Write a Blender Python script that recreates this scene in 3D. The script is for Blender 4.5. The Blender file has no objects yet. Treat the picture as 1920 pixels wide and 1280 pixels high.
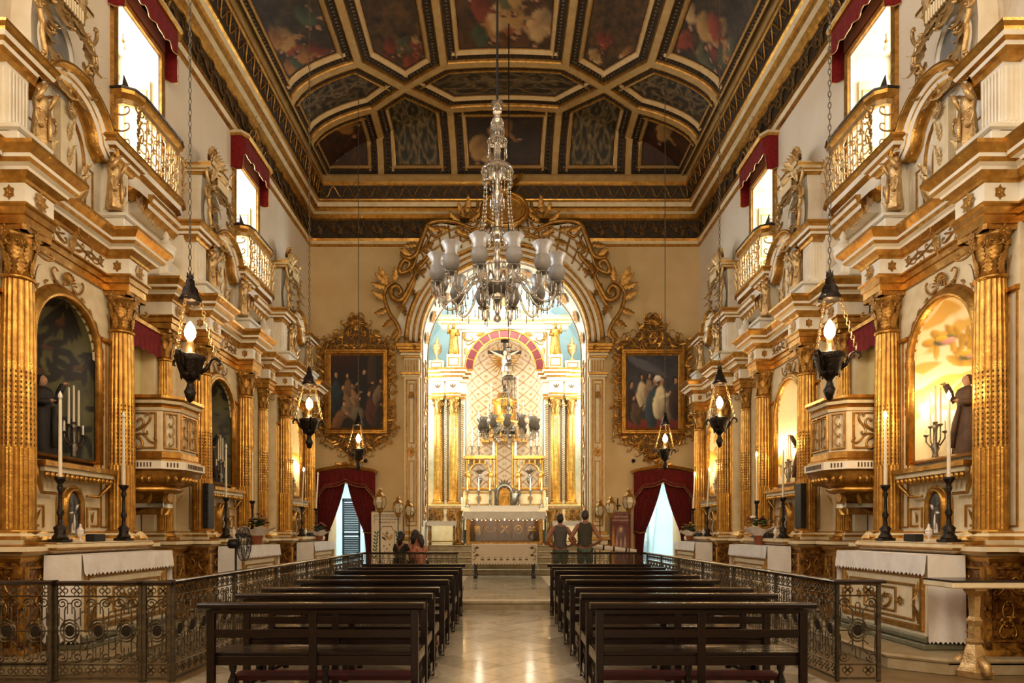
import bpy, bmesh, math, random
import numpy as np
from mathutils import Matrix, Vector
from mathutils.geometry import tessellate_polygon
PI = math.pi
SC = bpy.context.scene
COL = SC.collection

# ------------------------------------------------------------------ camera, world, lights, exposure
cam_d = bpy.data.cameras.new('camera'); cam = bpy.data.objects.new('camera', cam_d); COL.objects.link(cam)
cam.location = (0, 0, 1.45); cam.rotation_euler = (PI/2, 0, 0)
cam_d.sensor_width = 36; cam_d.lens = 24; cam_d.shift_x = 14/1920; cam_d.shift_y = 356/1920
cam_d.clip_start = .05; cam_d.clip_end = 200
SC.camera = cam
SC.view_settings.view_transform = 'Standard'; SC.view_settings.look = 'None'
SC.view_settings.gamma = 1; SC.view_settings.use_curve_mapping = False
SC.view_settings.exposure = 0.55
SC.cycles.max_bounces = 7; SC.cycles.diffuse_bounces = 4; SC.cycles.glossy_bounces = 4
SC.cycles.transmission_bounces = 6; SC.cycles.transparent_max_bounces = 8
SC.cycles.caustics_reflective = False; SC.cycles.caustics_refractive = False
SC.cycles.sample_clamp_indirect = 4.0
SC.cycles.use_denoising = True
W = bpy.data.worlds.new('world'); SC.world = W; W.use_nodes = True
W.node_tree.nodes['Background'].inputs[0].default_value = (.85, .93, 1, 1)
W.node_tree.nodes['Background'].inputs[1].default_value = 2.2

def area(name, loc, target, sx, sy, power, col):
    d = bpy.data.lights.new(name, 'AREA'); d.shape = 'RECTANGLE'; d.size = sx; d.size_y = sy
    d.energy = power; d.color = col
    o = bpy.data.objects.new(name, d); COL.objects.link(o); o.location = loc
    v = Vector(target) - Vector(loc); o.rotation_euler = v.to_track_quat('-Z', 'Y').to_euler()
    return o
def point(name, loc, power, col, r=.05, parent=None):
    d = bpy.data.lights.new(name, 'POINT'); d.energy = power; d.color = col; d.shadow_soft_size = r
    o = bpy.data.objects.new(name, d); COL.objects.link(o); o.location = loc
    if parent: o.parent = parent
    return o
DAY = (.86, .93, 1); WARM = (1, .74, .44)
for s in (-1, 1):
    for yc in (1.85, 6.35, 10.85, 15.35):      # daylight entering the upper windows
        area('window_daylight', (s*7.5, yc, 8.6), (0, yc, 6.4), 2.0, 3.0, 420 if s < 0 else 250, (.9, .94, 1) if s < 0 else (1, .9, .76))
area('rear_fill', (0, -3.4, 7.4), (0, 12, 7.5), 9, 5, 560, (1, .84, .62))  # added fill panel in front of the closed rear wall, out of view
area('low_rear_fill', (0, -3.5, 2.2), (0, 12, 1.5), 4, 3.4, 30, (1, .8, .58))  # second added fill, low behind the camera; no doorway is built there
for s in (-1, 1):
    area('chancel_window_daylight', (s*3.75, 23.5, 6.2), (0, 24.3, 7.2), 1.6, 2.8, 250, (.9, .96, 1))
    area('sacristy_fill', (s*4.7, 22.6, 3.6), (s*4.7, 22.2, 0), 1.6, 1.6, 100, (.9, .96, 1))  # added panel inside each closed side room to make it bright
area('retable_spot', (0, 22.4, 9.9), (0, 25.6, 5.2), 2.5, .4, 150, (1, .88, .68))
for s in (-1, 1): area('vault_fill', (s*2.2, 24.7, 9.5), (s*.6, 24.2, 11), .6, .6, 120, DAY)  # added unseen uplights that brighten the chancel vault
area('altar_spot', (0, 22.8, 4.4), (0, 25, 3.0), 2.4, .3, 40, (1, .84, .58))

# ------------------------------------------------------------------ materials
def lin(h):
    h = h.lstrip('#'); c = [int(h[i:i+2], 16)/255 for i in (0, 2, 4)]
    return tuple(x/12.92 if x <= .04045 else ((x+.055)/1.055)**2.4 for x in c)
MATS = {}
def mat(name, c1, c2=None, scale=6, rough=.6, metal=0, bump=0, bscale=None, detail=4, dist=0, spec=.5,
        trans=0, emit=None, es=0, aniso=(1, 1, 1), mid=.5, wid=.25, sheen=0, rvar=0, tex='noise', coat=0, sss=0):
    m = bpy.data.materials.new(name); m.use_nodes = True; nt = m.node_tree; N = nt.nodes; L = nt.links
    b = N['Principled BSDF']; c1 = lin(c1) if isinstance(c1, str) else c1
    b.inputs['Base Color'].default_value = (*c1, 1); b.inputs['Roughness'].default_value = rough
    b.inputs['Metallic'].default_value = metal; b.inputs['Specular IOR Level'].default_value = spec
    b.inputs['Transmission Weight'].default_value = trans; b.inputs['Sheen Weight'].default_value = sheen
    b.inputs['Coat Weight'].default_value = coat
    tc = N.new('ShaderNodeTexCoord'); mp = N.new('ShaderNodeMapping'); mp.inputs['Scale'].default_value = aniso
    L.new(tc.outputs['Object'], mp.inputs[0])
    if c2 is not None:
        c2 = lin(c2) if isinstance(c2, str) else c2
        if tex == 'voronoi':
            n = N.new('ShaderNodeTexVoronoi'); n.inputs['Scale'].default_value = scale; out = n.outputs['Distance']
        else:
            n = N.new('ShaderNodeTexNoise'); n.inputs['Scale'].default_value = scale
            n.inputs['Detail'].default_value = detail; n.inputs['Distortion'].default_value = dist; out = n.outputs['Fac']
        L.new(mp.outputs[0], n.inputs['Vector'])
        r = N.new('ShaderNodeValToRGB'); r.color_ramp.elements[0].position = mid-wid; r.color_ramp.elements[1].position = mid+wid
        r.color_ramp.elements[0].color = (*c1, 1); r.color_ramp.elements[1].color = (*c2, 1)
        L.new(out, r.inputs[0]); L.new(r.outputs[0], b.inputs['Base Color'])
        if rvar:
            mr = N.new('ShaderNodeMapRange'); mr.inputs['To Min'].default_value = rough-rvar; mr.inputs['To Max'].default_value = rough+rvar
            L.new(out, mr.inputs[0]); L.new(mr.outputs[0], b.inputs['Roughness'])
    if bump:
        n2 = N.new('ShaderNodeTexNoise'); n2.inputs['Scale'].default_value = bscale or scale*3; n2.inputs['Detail'].default_value = 3
        L.new(mp.outputs[0], n2.inputs['Vector'])
        bp = N.new('ShaderNodeBump'); bp.inputs['Strength'].default_value = bump; bp.inputs['Distance'].default_value = .02
        L.new(n2.outputs['Fac'], bp.inputs['Height']); L.new(bp.outputs[0], b.inputs['Normal'])
    if emit is not None:
        e = lin(emit) if isinstance(emit, str) else emit
        b.inputs['Emission Color'].default_value = (*e, 1); b.inputs['Emission Strength'].default_value = es
    MATS[name] = m
    return m
mat('gold', '#d8a54e', '#96662a', 9, .3, .82, .2, 40, rvar=.08)
mat('old_gold', '#c4954a', '#84581e', 11, .36, .7, .3, 40)
mat('pale_gold', '#dcbb84', '#a67e42', 14, .34, .62, .3, 50)
mat('dark_gold', '#7d5a28', '#3a2610', 14, .5, .45, .4, 40)
mat('cream', '#ecdab4', '#d2ba8c', 5, .55, 0, .06, 30, mid=.6)
mat('white_paint', '#f4ead6', '#e2d2b0', 4, .5, 0, .05, 30, mid=.62)
mat('plaster', '#dfc493', '#cfae78', 1.4, .85, 0, .12, 25, mid=.55, wid=.3)
mat('plaster_side', '#e9dbc4', '#dbc5a2', 1.1, .85, 0, .12, 25, mid=.58, wid=.3)
mat('blue_plaster', '#e4f1f1', '#cfe6e8', 1.2, .8, 0, .08, 20)
mat('ridge', '#c3a26a', '#a98448', 5, .6, 0, .08, 30)
mat('ridge_light', '#d8bd8e', '#c4a26a', 5, .55, .05, .08, 30)
mat('umber', '#43321c', '#251a0e', 16, .6, .25, .6, 40)
mat('frieze', '#4a3a22', '#2a2013', 9, .55, .3, 1.0, 14)
mat('velvet', '#8a1a1a', '#5a0d0e', 14, .85, 0, .3, 60, sheen=.08, spec=.2)
mat('velvet_dark', '#7a1c1a', '#4c1110', 14, .8, 0, .3, 60, sheen=.08, spec=.2)
mat('wood', '#1a0b07', '#0c0403', 5, .24, 0, .08, 30, aniso=(.6, 6, 6), coat=.1)
mat('red_pad', '#5a1212', '#3a0a0a', 12, .6)
mat('linen', '#f2ece4', '#e3d8cb', 7, .85, 0, .2, 70)
mat('lace', '#e6d8c2', '#cdb89a', 60, .85, 0, .3, 120)
mat('iron', '#6e6048', '#3c3326', 25, .42, .65, .3, 60)
mat('iron_dark', '#2c2119', '#17100b', 20, .4, .4, .3, 50)
mat('rail_wood', '#2a1710', '#150a06', 5, .18, 0, .05, 30, coat=.4)
mat('silver', '#8e8678', '#4f463b', 20, .35, .85, .4, 50)
mat('blackened_silver', '#3b3229', '#15100c', 22, .35, .8, .5, 45)
mat('marble_panel', '#8a5a22', '#3e200c', 7, .3, .1, .2, 20, dist=2.5, mid=.5, wid=.12, detail=6)
mat('gilt_panel', '#b07c2c', '#4e2a10', 9, .38, .4, .5, 26, dist=1.5, mid=.5, wid=.12, detail=6)
mat('green_marble', '#57543f', '#7a745a', 5, .35, 0, .05, 20, dist=1.5)
mat('tile', '#d8cbb4', '#a99a80', 2.2, .14, 0, .03, 6, dist=2.2, detail=6, mid=.52, wid=.3, rvar=.05)
mat('tile_grey', '#b9ac94', '#8e8069', 2.6, .14, 0, .03, 6, dist=2.2, detail=6, mid=.5, wid=.3, rvar=.05)
mat('joint', '#6e6250', None, rough=.6)
mat('aisle_floor', '#8e7650', '#6d5636', 4, .35, 0, .1, 30)
mat('stone_step', '#b7a582', '#94805c', 6, .4, 0, .1, 30)
mat('dark_stone', '#4a3320', '#2a1b10', 8, .5, 0, .3, 30)
mat('glass_crystal', (.96, .94, .9), None, rough=.03, trans=.92, spec=.8)
mat('frosted', (.50, .47, .43), None, rough=.45, trans=.5)
mat('clear_glass', (.95, .95, .93), None, rough=.02, trans=.97)
mat('window_white', '#d8d0c0', None, rough=.5)
mat('shutter', '#d9c98e', None, rough=.5)
mat('bulb_warm', (1, .8, .5), emit=(1, .62, .25), es=38)
mat('flame', (1, .8, .5), emit=(1, .58, .2), es=70)
mat('bulb_off', '#e8e4d8', rough=.2)
mat('candle', '#efe4cc', '#dfcfae', 5, .5)
mat('black', '#14110f', rough=.5)
mat('black_mesh', '#1c1a18', '#0c0b0a', 200, .6)
mat('shield', '#8e8a84', '#6f6a63', 4, .5)
mat('terracotta', '#a8623c', '#8c4a28', 9, .7)
mat('leaf', '#3f5a2a', '#26391a', 12, .6)
mat('petal_red', '#8e2b2b', '#5e1a1c', 12, .6)
mat('petal_yellow', '#d9b53a', '#b98a22', 12, .6)
mat('petal_white', '#efe6da', '#d5c5b5', 12, .6)
mat('paper', '#e9e0d2', '#cfc3b0', 6, .7)
mat('skin', '#9c6448', '#8a5238', 6, .5)
mat('skin_dark', '#8c5a40', '#774a34', 6, .5)
mat('hair', '#1a120e', None, rough=.5)
mat('hair_brown', '#35241a', None, rough=.5)
mat('shirt_grey', '#5f5a55', '#4c4844', 20, .85)
mat('shirt_olive', '#4a4636', '#38352a', 20, .85)
mat('shorts', '#5d6b5a', '#47544a', 12, .85)
mat('jeans', '#2c3440', '#20262f', 12, .85)
mat('blouse_pink', '#d08a6c', '#b06a4e', 14, .85)
mat('blouse_dark', '#26211f', '#171412', 14, .85)
mat('robe_dark', '#241d1a', '#14100e', 9, .7)
mat('robe_brown', '#5e432c', '#3d2a1b', 9, .7)
mat('statue_skin', '#d5a884', '#b98a66', 9, .5)
mat('red_stone', '#7a1422', '#5c0f1a', 6, .45)
mat('banner_white', '#efe2cb', '#e2d1b4', 3, .7)
mat('print_green', '#3f6a3a', rough=.7)
mat('print_dark', '#3a2c24', rough=.7)
mat('print_tan', '#c9a26c', rough=.7)
mat('banner_brown', '#8a4a38', '#5c2c26', 5, .5)
mat('banner_cream', '#e6cfa0', rough=.6)
mat('lantern_glass', '#dccfb4', '#b7a684', 4, .15)
mat('teal', '#3f8a7c', rough=.4)

def canvas_mat(name, rough=.45, es=0):
    m = bpy.data.materials.new(name); m.use_nodes = True; N = m.node_tree.nodes; L = m.node_tree.links
    b = N['Principled BSDF']; a = N.new('ShaderNodeAttribute'); a.attribute_name = 'Col'
    L.new(a.outputs['Color'], b.inputs['Base Color']); b.inputs['Roughness'].default_value = rough
    MATS[name] = m; return m
canvas_mat('oil_canvas', .62); canvas_mat('print', .6)

# ------------------------------------------------------------------ mesh building
def MX(loc=(0, 0, 0), rz=0, s=1, ry=0, rx=0):
    if not hasattr(s, '__len__'): s = (s, s, s)
    return np.array(Matrix.Translation(loc) @ Matrix.Rotation(rz, 4, 'Z') @ Matrix.Rotation(ry, 4, 'Y') @ Matrix.Rotation(rx, 4, 'X') @ Matrix.Diagonal((*s, 1)))
# wall frame: (u along the wall, v up, w out of the wall)
WX = np.array([[0, 0, 1, 0], [1, 0, 0, 0], [0, 1, 0, 0], [0, 0, 0, 1.]])      # u->y v->z w->+x
WB = np.array([[1, 0, 0, 0], [0, 0, -1, 0], [0, 1, 0, 0], [0, 0, 0, 1.]])     # u->x v->z w->-y
I4 = np.eye(4)
class MB:
    def __init__(s): s.v = []; s.f = []; s.m = []; s.s = []; s.n = 0
    def add(s, g, mi=0, M=None, smooth=False):
        v, f = g[0], g[1]; ms = g[2] if len(g) > 2 and g[2] is not None else None
        v = np.asarray(v, float)
        if M is not None: v = v @ M[:3, :3].T + M[:3, 3]
        s.v.append(v); n = s.n
        s.f += [tuple(i+n for i in q) for q in f]
        s.m += ([mi]*len(f) if ms is None else list(ms)); s.s += [smooth]*len(f); s.n += len(v)
        return s
    def mesh(s, name, mats):
        me = bpy.data.meshes.new(name)
        me.from_pydata(np.concatenate(s.v).tolist() if s.v else [], [], s.f)
        for m in mats: me.materials.append(MATS[m])
        me.polygons.foreach_set('material_index', s.m); me.polygons.foreach_set('use_smooth', s.s)
        me.update(); return me
    def build(s, name, mats, parent=None, kind=None):
        if isinstance(mats, str): mats = [mats]
        o = bpy.data.objects.new(name, s.mesh(name, mats)); COL.objects.link(o)
        if parent: o.parent = parent
        if kind: o['kind'] = kind
        return o
def box(x0, x1, y0, y1, z0, z1):
    v = [(x, y, z) for z in (z0, z1) for x, y in ((x0, y0), (x1, y0), (x1, y1), (x0, y1))]
    return v, [(3, 2, 1, 0), (4, 5, 6, 7), (0, 1, 5, 4), (1, 2, 6, 5), (2, 3, 7, 6), (3, 0, 4, 7)]
def cbox(x0, x1, y0, y1, z0, z1, c=.01):
    # box with chamfered edges
    P = [(x0, x1), (y0, y1), (z0, z1)]; pts = []; idx = {}
    for sx in (0, 1):
        for sy in (0, 1):
            for sz in (0, 1):
                for ax in range(3):
                    p = []
                    for a, sg in enumerate((sx, sy, sz)):
                        val = P[a][sg]
                        if a != ax: val += (c if sg == 0 else -c)
                        p.append(val)
                    idx[(sx, sy, sz, ax)] = len(pts); pts.append(p)
    f = []
    for ax in range(3):
        o = [a for a in range(3) if a != ax]
        for sg in (0, 1):
            q = []
            for a, b in ((0, 0), (1, 0), (1, 1), (0, 1)):
                k = [0, 0, 0]; k[ax] = sg; k[o[0]] = a; k[o[1]] = b; q.append(idx[(*k, ax)])
            f.append(q)
    for ax in range(3):
        o = [a for a in range(3) if a != ax]
        for a in (0, 1):
            for b in (0, 1):
                k0 = [0, 0, 0]; k1 = [0, 0, 0]; k0[o[0]] = k1[o[0]] = a; k0[o[1]] = k1[o[1]] = b; k1[ax] = 1
                f.append((idx[(*k0, o[0])], idx[(*k1, o[0])], idx[(*k1, o[1])], idx[(*k0, o[1])]))
    for sx in (0, 1):
        for sy in (0, 1):
            for sz in (0, 1): f.append(tuple(idx[(sx, sy, sz, a)] for a in range(3)))
    return pts, f
def lathe(prof, n=16, mod=None, a0=0, a1=2*PI, cap=True):
    full = abs(a1-a0-2*PI) < 1e-6; k = n if full else n+1; v = []; f = []
    for r, z in prof:
        for i in range(k):
            a = a0+(a1-a0)*i/n; rr = r*(mod(a, z) if mod else 1); v.append((rr*math.cos(a), rr*math.sin(a), z))
    for j in range(len(prof)-1):
        for i in range(n):
            i2 = (i+1) % k if full else i+1
            f.append((j*k+i, j*k+i2, (j+1)*k+i2, (j+1)*k+i))
    if cap and full:
        if prof[0][0] > 1e-4: f.append(tuple(range(k))[::-1])
        if prof[-1][0] > 1e-4: f.append(tuple(range((len(prof)-1)*k, len(prof)*k)))
    return v, f
def tube(pts, rad, n=6, closed=False, cap=True):
    P = np.asarray(pts, float); m = len(P)
    if not hasattr(rad, '__len__'): rad = [rad]*m
    T = np.roll(P, -1, 0)-np.roll(P, 1, 0)
    if not closed: T[0] = P[1]-P[0]; T[-1] = P[-1]-P[-2]
    T /= np.linalg.norm(T, axis=1)[:, None]+1e-12
    up = np.array((0, 0, 1.)) if abs(T[0][2]) < .9 else np.array((1., 0, 0))
    nrm = np.cross(T[0], up); nrm /= np.linalg.norm(nrm); v = []
    for i in range(m):
        nrm = nrm-T[i]*nrm.dot(T[i]); nrm /= np.linalg.norm(nrm)+1e-12; b = np.cross(T[i], nrm)
        for j in range(n):
            a = 2*PI*j/n; v.append(P[i]+rad[i]*(math.cos(a)*nrm+math.sin(a)*b))
    f = []
    for i in range(m if closed else m-1):
        i2 = (i+1) % m
        for j in range(n): f.append((i*n+j, i*n+(j+1) % n, i2*n+(j+1) % n, i2*n+j))
    if cap and not closed: f += [tuple(range(n))[::-1], tuple(range((m-1)*n, m*n))]
    return np.array(v), f
def sweep(path, prof, closed=False, side=1, mats=None, cap=True):
    """path in a plane (u, v); prof = [(offset to the right of travel * side, height)]; returns (u, v, h)"""
    P = np.asarray(path, float); m = len(P); d = np.roll(P, -1, 0)-P
    if not closed: d[-1] = d[-2]
    d /= np.linalg.norm(d, axis=1)[:, None]+1e-12
    n = np.stack((d[:, 1], -d[:, 0]), 1)*side; npv = np.roll(n, 1, 0)
    if not closed: npv[0] = n[0]
    mit = n+npv; L = np.linalg.norm(mit, axis=1)[:, None]; mit = mit/(L+1e-9)
    c = np.clip((mit*n).sum(1), .35, 1)[:, None]; mit = mit/c
    k = len(prof); v = np.zeros((m, k, 3))
    for j, (o, h) in enumerate(prof): v[:, j, :2] = P+mit*o; v[:, j, 2] = h
    f = []; ms = []
    for i in range(m if closed else m-1):
        i2 = (i+1) % m
        for j in range(k-1):
            f.append((i*k+j, i2*k+j, i2*k+j+1, i*k+j+1)); ms.append(mats[j] if mats else 0)
    if cap and not closed:
        f += [tuple(range(k)), tuple(range((m-1)*k, m*k))[::-1]]; ms += [mats[0] if mats else 0]*2
    return v.reshape(-1, 3), f, ms
def prism(poly, h0, h1):
    n = len(poly); v = [(x, y, h) for h in (h0, h1) for x, y in poly]
    tri = tessellate_polygon([[Vector((x, y, 0)) for x, y in poly]])
    return v, [tuple(i+n for i in t) for t in tri] + [(i, (i+1) % n, n+(i+1) % n, n+i) for i in range(n)]
def holed(outer, holes, h1, h0):
    """flat panel at height h1 with holes whose reveals go back to h0 (plane coordinates)"""
    rings = [outer]+holes; flat = [p for r in rings for p in r]
    tri = tessellate_polygon([[Vector((x, y, 0)) for x, y in r] for r in rings])
    v = [(x, y, h1) for x, y in flat]; f = [tuple(t) for t in tri]
    for r in rings:
        b = len(v); n = len(r); v += [(x, y, h1) for x, y in r]+[(x, y, h0) for x, y in r]
        f += [(b+i, b+(i+1) % n, b+n+(i+1) % n, b+n+i) for i in range(n)]
    return v, f
def arc(cx, cy, rx, ry, a0, a1, n): return [(cx+rx*math.cos(a0+(a1-a0)*i/n), cy+ry*math.sin(a0+(a1-a0)*i/n)) for i in range(n+1)]
def arch_poly(hw, z0, zs, n=14, rise=None, cu=0): return [(cu-hw, z0), (cu+hw, z0)]+arc(cu, zs, hw, rise or hw, 0, PI, n)
def to3(pts, w=0): return [(p[0], p[1], w) for p in pts]
def ball(r=1, n=8, m=5): return lathe([(r*math.sin(PI*j/m), -r*math.cos(PI*j/m)) for j in range(m+1)], n, cap=False)
OCT = ([(1, 0, 0), (-1, 0, 0), (0, 1, 0), (0, -1, 0), (0, 0, 1), (0, 0, -1)],
       [(0, 2, 4), (2, 1, 4), (1, 3, 4), (3, 0, 4), (2, 0, 5), (1, 2, 5), (3, 1, 5), (0, 3, 5)])

# ---- carving vocabulary in (u, v, w)
def curl(kind, n=26, k1=11, k0=1.2, pw=2.4):
    t = np.linspace(-1, 1, n); kap = (k0+k1*np.abs(t)**pw)*(np.sign(t) if kind == 'S' else 1)
    ang = np.concatenate(([0], np.cumsum((kap[1:]+kap[:-1])/2*np.diff(t)))); ang -= ang[n//2]
    p = np.stack((np.cos(ang), np.sin(ang)), 1); q = np.concatenate(([[0, 0]], np.cumsum((p[1:]+p[:-1])/2*np.diff(t)[:, None], 0)))
    q -= (q.max(0)+q.min(0))/2; q /= (q.max(0)-q.min(0)).max()
    return t, q
def scroll_mesh(kind, thick=.055, n=24, sides=5, lift=.05):
    t, q = curl(kind, n); r = thick*(1.15-.55*np.abs(t)**2)
    pts = [(a, b, lift+.10*abs(tt)**3) for (a, b), tt in zip(q, t)]
    v, f = tube(pts, r, sides); e = []
    for k in (0, -1): e.append((pts[k][0], pts[k][1], pts[k][2]))
    mb = MB(); mb.add((v, f), smooth=True)
    for p in e: mb.add(OCT, M=MX(p, s=thick*1.5))
    return np.concatenate(mb.v), mb.f
def leaf_mesh(n=14, w=.155, curlv=.4, lobes=5):
    v = []; f = []
    for i in range(n+1):
        t = i/n; hw = w*(math.sin(PI*min(1, t**.75*.98+.02)))*(1+.34*math.cos(2*PI*lobes*t)); z = .06*math.sin(PI*t)+curlv*t**3
        y = t if t < .85 else .85+(t-.85)*.3
        v += [(-hw, y, z*.8), (0, y, z+.06*(1-t)), (hw, y, z*.8)]
    for i in range(n):
        a = 3*i; f += [(a, a+1, a+4, a+3), (a+1, a+2, a+5, a+4)]
    return np.array(v), f
CS = scroll_mesh('C'); SS = scroll_mesh('S'); LF = leaf_mesh(); LFS = leaf_mesh(6, .19, .2, 2)
CSL = scroll_mesh('C', .06, 14, 4); SSL = scroll_mesh('S', .06, 14, 4)
def rosette_mesh(k=8):
    mb = MB()
    for i in range(k): mb.add(LFS, M=MX((0, 0, .08), rz=2*PI*i/k, s=(1.8, 1, 1.4)))
    mb.add(lathe([(.3, 0), (.26, .16), (.12, .26), (0, .28)], 8)); return np.concatenate(mb.v), mb.f
ROS = rosette_mesh(); ROSL = rosette_mesh(6)
def shell_mesh(k=9):
    mb = MB()
    for i in range(k):
        a = -1.25+2.5*i/(k-1); mb.add(tube([(0, 0, .05), (.5*math.sin(a), .5*math.cos(a), .22), (math.sin(a), math.cos(a), .1)], [.03, .09, .1], 5), smooth=True)
    mb.add(CS, M=MX((0, -.02, .1), rz=PI, s=.7)); return np.concatenate(mb.v), mb.f
SHELL = shell_mesh()
def inside(p, poly):
    x, y = p; c = False; n = len(poly)
    for i in range(n):
        x1, y1 = poly[i]; x2, y2 = poly[i-1]
        if (y1 > y) != (y2 > y) and x < (x2-x1)*(y-y1)/(y2-y1)+x1: c = not c
    return c
def carve_fill(mb, poly, count, size, seed, M=I4, mirror=True, w0=.02, lo=False, excl=None, mi=0):
    """scrolls and leaves spread over the half u>0 of a silhouette and mirrored"""
    R = random.Random(seed); P = np.array(poly); x0, y0 = P.min(0); x1, y1 = P.max(0); pts = []; tries = 0
    while len(pts) < count and tries < count*60:
        tries += 1; p = (R.uniform(0 if mirror else x0, x1), R.uniform(y0, y1))
        if not inside(p, poly) or (excl and inside(p, excl)): continue
        if min([math.hypot(p[0]-q[0], p[1]-q[1]) for q in pts] or [9]) < size*.45: continue
        pts.append(p)
    for p in pts:
        g = R.choice([CSL, SSL, LF, LF, CSL] if lo else [CS, SS, LF, LF, CS]); a = R.uniform(0, 2*PI); s = size*R.uniform(.8, 1.3)
        K = MX((p[0], p[1], w0), rz=a, s=(s, s, s*1.2)); mb.add(g, mi, M@K, True)
        if mirror: mb.add(g, mi, M@MX(s=(-1, 1, 1))@K, True)

# ------------------------------------------------------------------ objects
def thing(name, label, cat, loc=(0, 0, 0), rz=0, group=None, scale=None):
    o = bpy.data.objects.new(name, None); COL.objects.link(o); o.location = loc; o.rotation_euler = (0, 0, rz)
    o.empty_display_size = .1
    if scale: o.scale = scale
    return tag(o, label, cat, group)
def tag(o, label, cat, group=None):
    o['label'] = label; o['category'] = cat
    if group: o['group'] = group
    return o
def struct(o): o['kind'] = 'structure'; return o
def copy_obj(o, parent):
    c = o.copy(); COL.objects.link(c); c.parent = parent
    for ch in KIDS(o): copy_obj(ch, c)
    return c
def KIDS(o): return [c for c in list(o.children)]
def dup(root, loc, label=None, rz=None, scale=None, group=None):
    r = copy_obj(root, None); r.location = loc
    if rz is not None: r.rotation_euler = (0, 0, rz)
    if scale is not None: r.scale = scale
    if label: r['label'] = label
    if group: r['group'] = group
    return r
def inst(data, name, parent, M=I4):
    o = bpy.data.objects.new(name, data); COL.objects.link(o); o.parent = parent; o.matrix_local = Matrix(M.tolist()); return o
def add_one(g, name, mats, parent=None, M=None, smooth=False, mi=0):
    return MB().add(g, mi, M, smooth).build(name, mats, parent)

# ------------------------------------------------------------------ painted canvases (flat print as colour attributes)
def noise2(U, V, seed, octs=5):
    R = np.random.RandomState(seed); out = np.zeros_like(U); amp = 1; fr = 2.
    for k in range(octs):
        for _ in range(3):
            a, b, c = R.uniform(-1, 1, 3); out += amp*np.sin(fr*PI*(a*U+b*V)+c*7+1.3*np.sin(fr*(b*U-a*V)*2+c*3))
        amp *= .6; fr *= 1.9
    return out/4.5
def ell(c, U, V, cx, cy, rx, ry, col, rot=0, soft=.25, shade=.5):
    du = U-cx; dv = V-cy; ca, sa = math.cos(rot), math.sin(rot); x = (du*ca+dv*sa)/rx; y = (-du*sa+dv*ca)/ry
    d = np.sqrt(x*x+y*y); a = np.clip((1-d)/soft, 0, 1)[..., None]; lit = (1+shade*(-x*.6+y*.6))[..., None]
    return c*(1-a)+np.array(lin(col))*np.clip(lit, .25, 2)*a
def figure(c, U, V, x, y, s, robe, skin='#b98a66', lean=0, hair='#2a1a10'):
    c = ell(c, U, V, x, y, .30*s, .62*s, robe, lean, .2, .7)
    c = ell(c, U, V, x-.12*s, y-.2*s, .2*s, .45*s, robe, lean+.4, .3, .9)
    c = ell(c, U, V, x+.28*s, y+.2*s, .34*s, .09*s, robe if s > .2 else skin, .5+lean, .3, .6)
    c = ell(c, U, V, x+.55*s, y+.33*s, .09*s, .06*s, skin, 0, .3)
    hx = x-lean*.6*s; c = ell(c, U, V, hx, y+.76*s, .12*s, .14*s, hair, 0, .2); c = ell(c, U, V, hx+.03*s, y+.72*s, .085*s, .11*s, skin, 0, .25, .6)
    return c
def canvas(name, parent, nu, nv, fn, pos, mats='oil_canvas', mask=None):
    u = np.linspace(0, 1, nu+1); v = np.linspace(0, 1, nv+1); U, V = np.meshgrid(u, v); k_ = .014 if mats == 'oil_canvas' else 0; col = np.clip(fn(U+k_*noise2(U*9, V*9, 77), V+k_*noise2(U*9, V*9, 91)), 0, 1)
    P = pos(U, V).reshape(-1, 3); f = []; ok = mask(U, V) if mask is not None else None
    for j in range(nv):
        for i in range(nu):
            if ok is not None and not (ok[j, i] or ok[j+1, i] or ok[j, i+1] or ok[j+1, i+1]): continue
            a = j*(nu+1)+i; f.append((a, a+1, a+nu+2, a+nu+1))
    me = bpy.data.meshes.new(name); me.from_pydata(P.tolist(), [], f); me.materials.append(MATS[mats])
    at = me.color_attributes.new('Col', 'FLOAT_COLOR', 'POINT')
    at.data.foreach_set('color', np.concatenate((col.reshape(-1, 3), np.ones((len(P), 1))), 1).ravel())
    me.polygons.foreach_set('use_smooth', [True]*len(f)); me.update()
    o = bpy.data.objects.new(name, me); COL.objects.link(o)
    if parent: o.parent = parent
    return o

# ================================================================== THE SETTING
A = 5.82; D = 20.4
LW = MX((-A, 0, 0)) @ WX                      # left wall frame: u = y, v = z, w into the nave
MIR = np.diag([-1., 1, 1, 1]); RW = MIR @ LW
BWM = MX((0, D, 0)) @ WB                      # end wall frame: u = x, v = z, w towards the camera
WIN = [1.85, 6.35, 10.85, 15.35]
def rect(u0, u1, v0, v1): return [(u0, v0), (u1, v0), (u1, v1), (u0, v1)]
for s, nm, M in ((-1, 'left', LW), (1, 'right', RW)):
    holes = [rect(c-.64, c+.64, 6.98, 9.45) for c in WIN]
    w = MB(); w.add(holed(rect(-4, 22, -.1, 11.9), holes, 0, -.75), 0, M)
    struct(w.build('wall_'+nm, ['plaster_side']))
w = MB(); w.add(holed(rect(-6.7, 6.7, -.1, 11.9), [arch_poly(2.5, .165, 7.09, 22)] + [rect(x-.72, x+.72, .16, 2.98) for x in (-4.7, 4.7)], 0, -1.6), 0, BWM)
struct(w.build('wall_back', ['plaster']))
w = MB(); w.add(box(-7, 7, -4.3, -4, -.1, 12)); struct(w.build('wall_front', ['plaster']))
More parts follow.
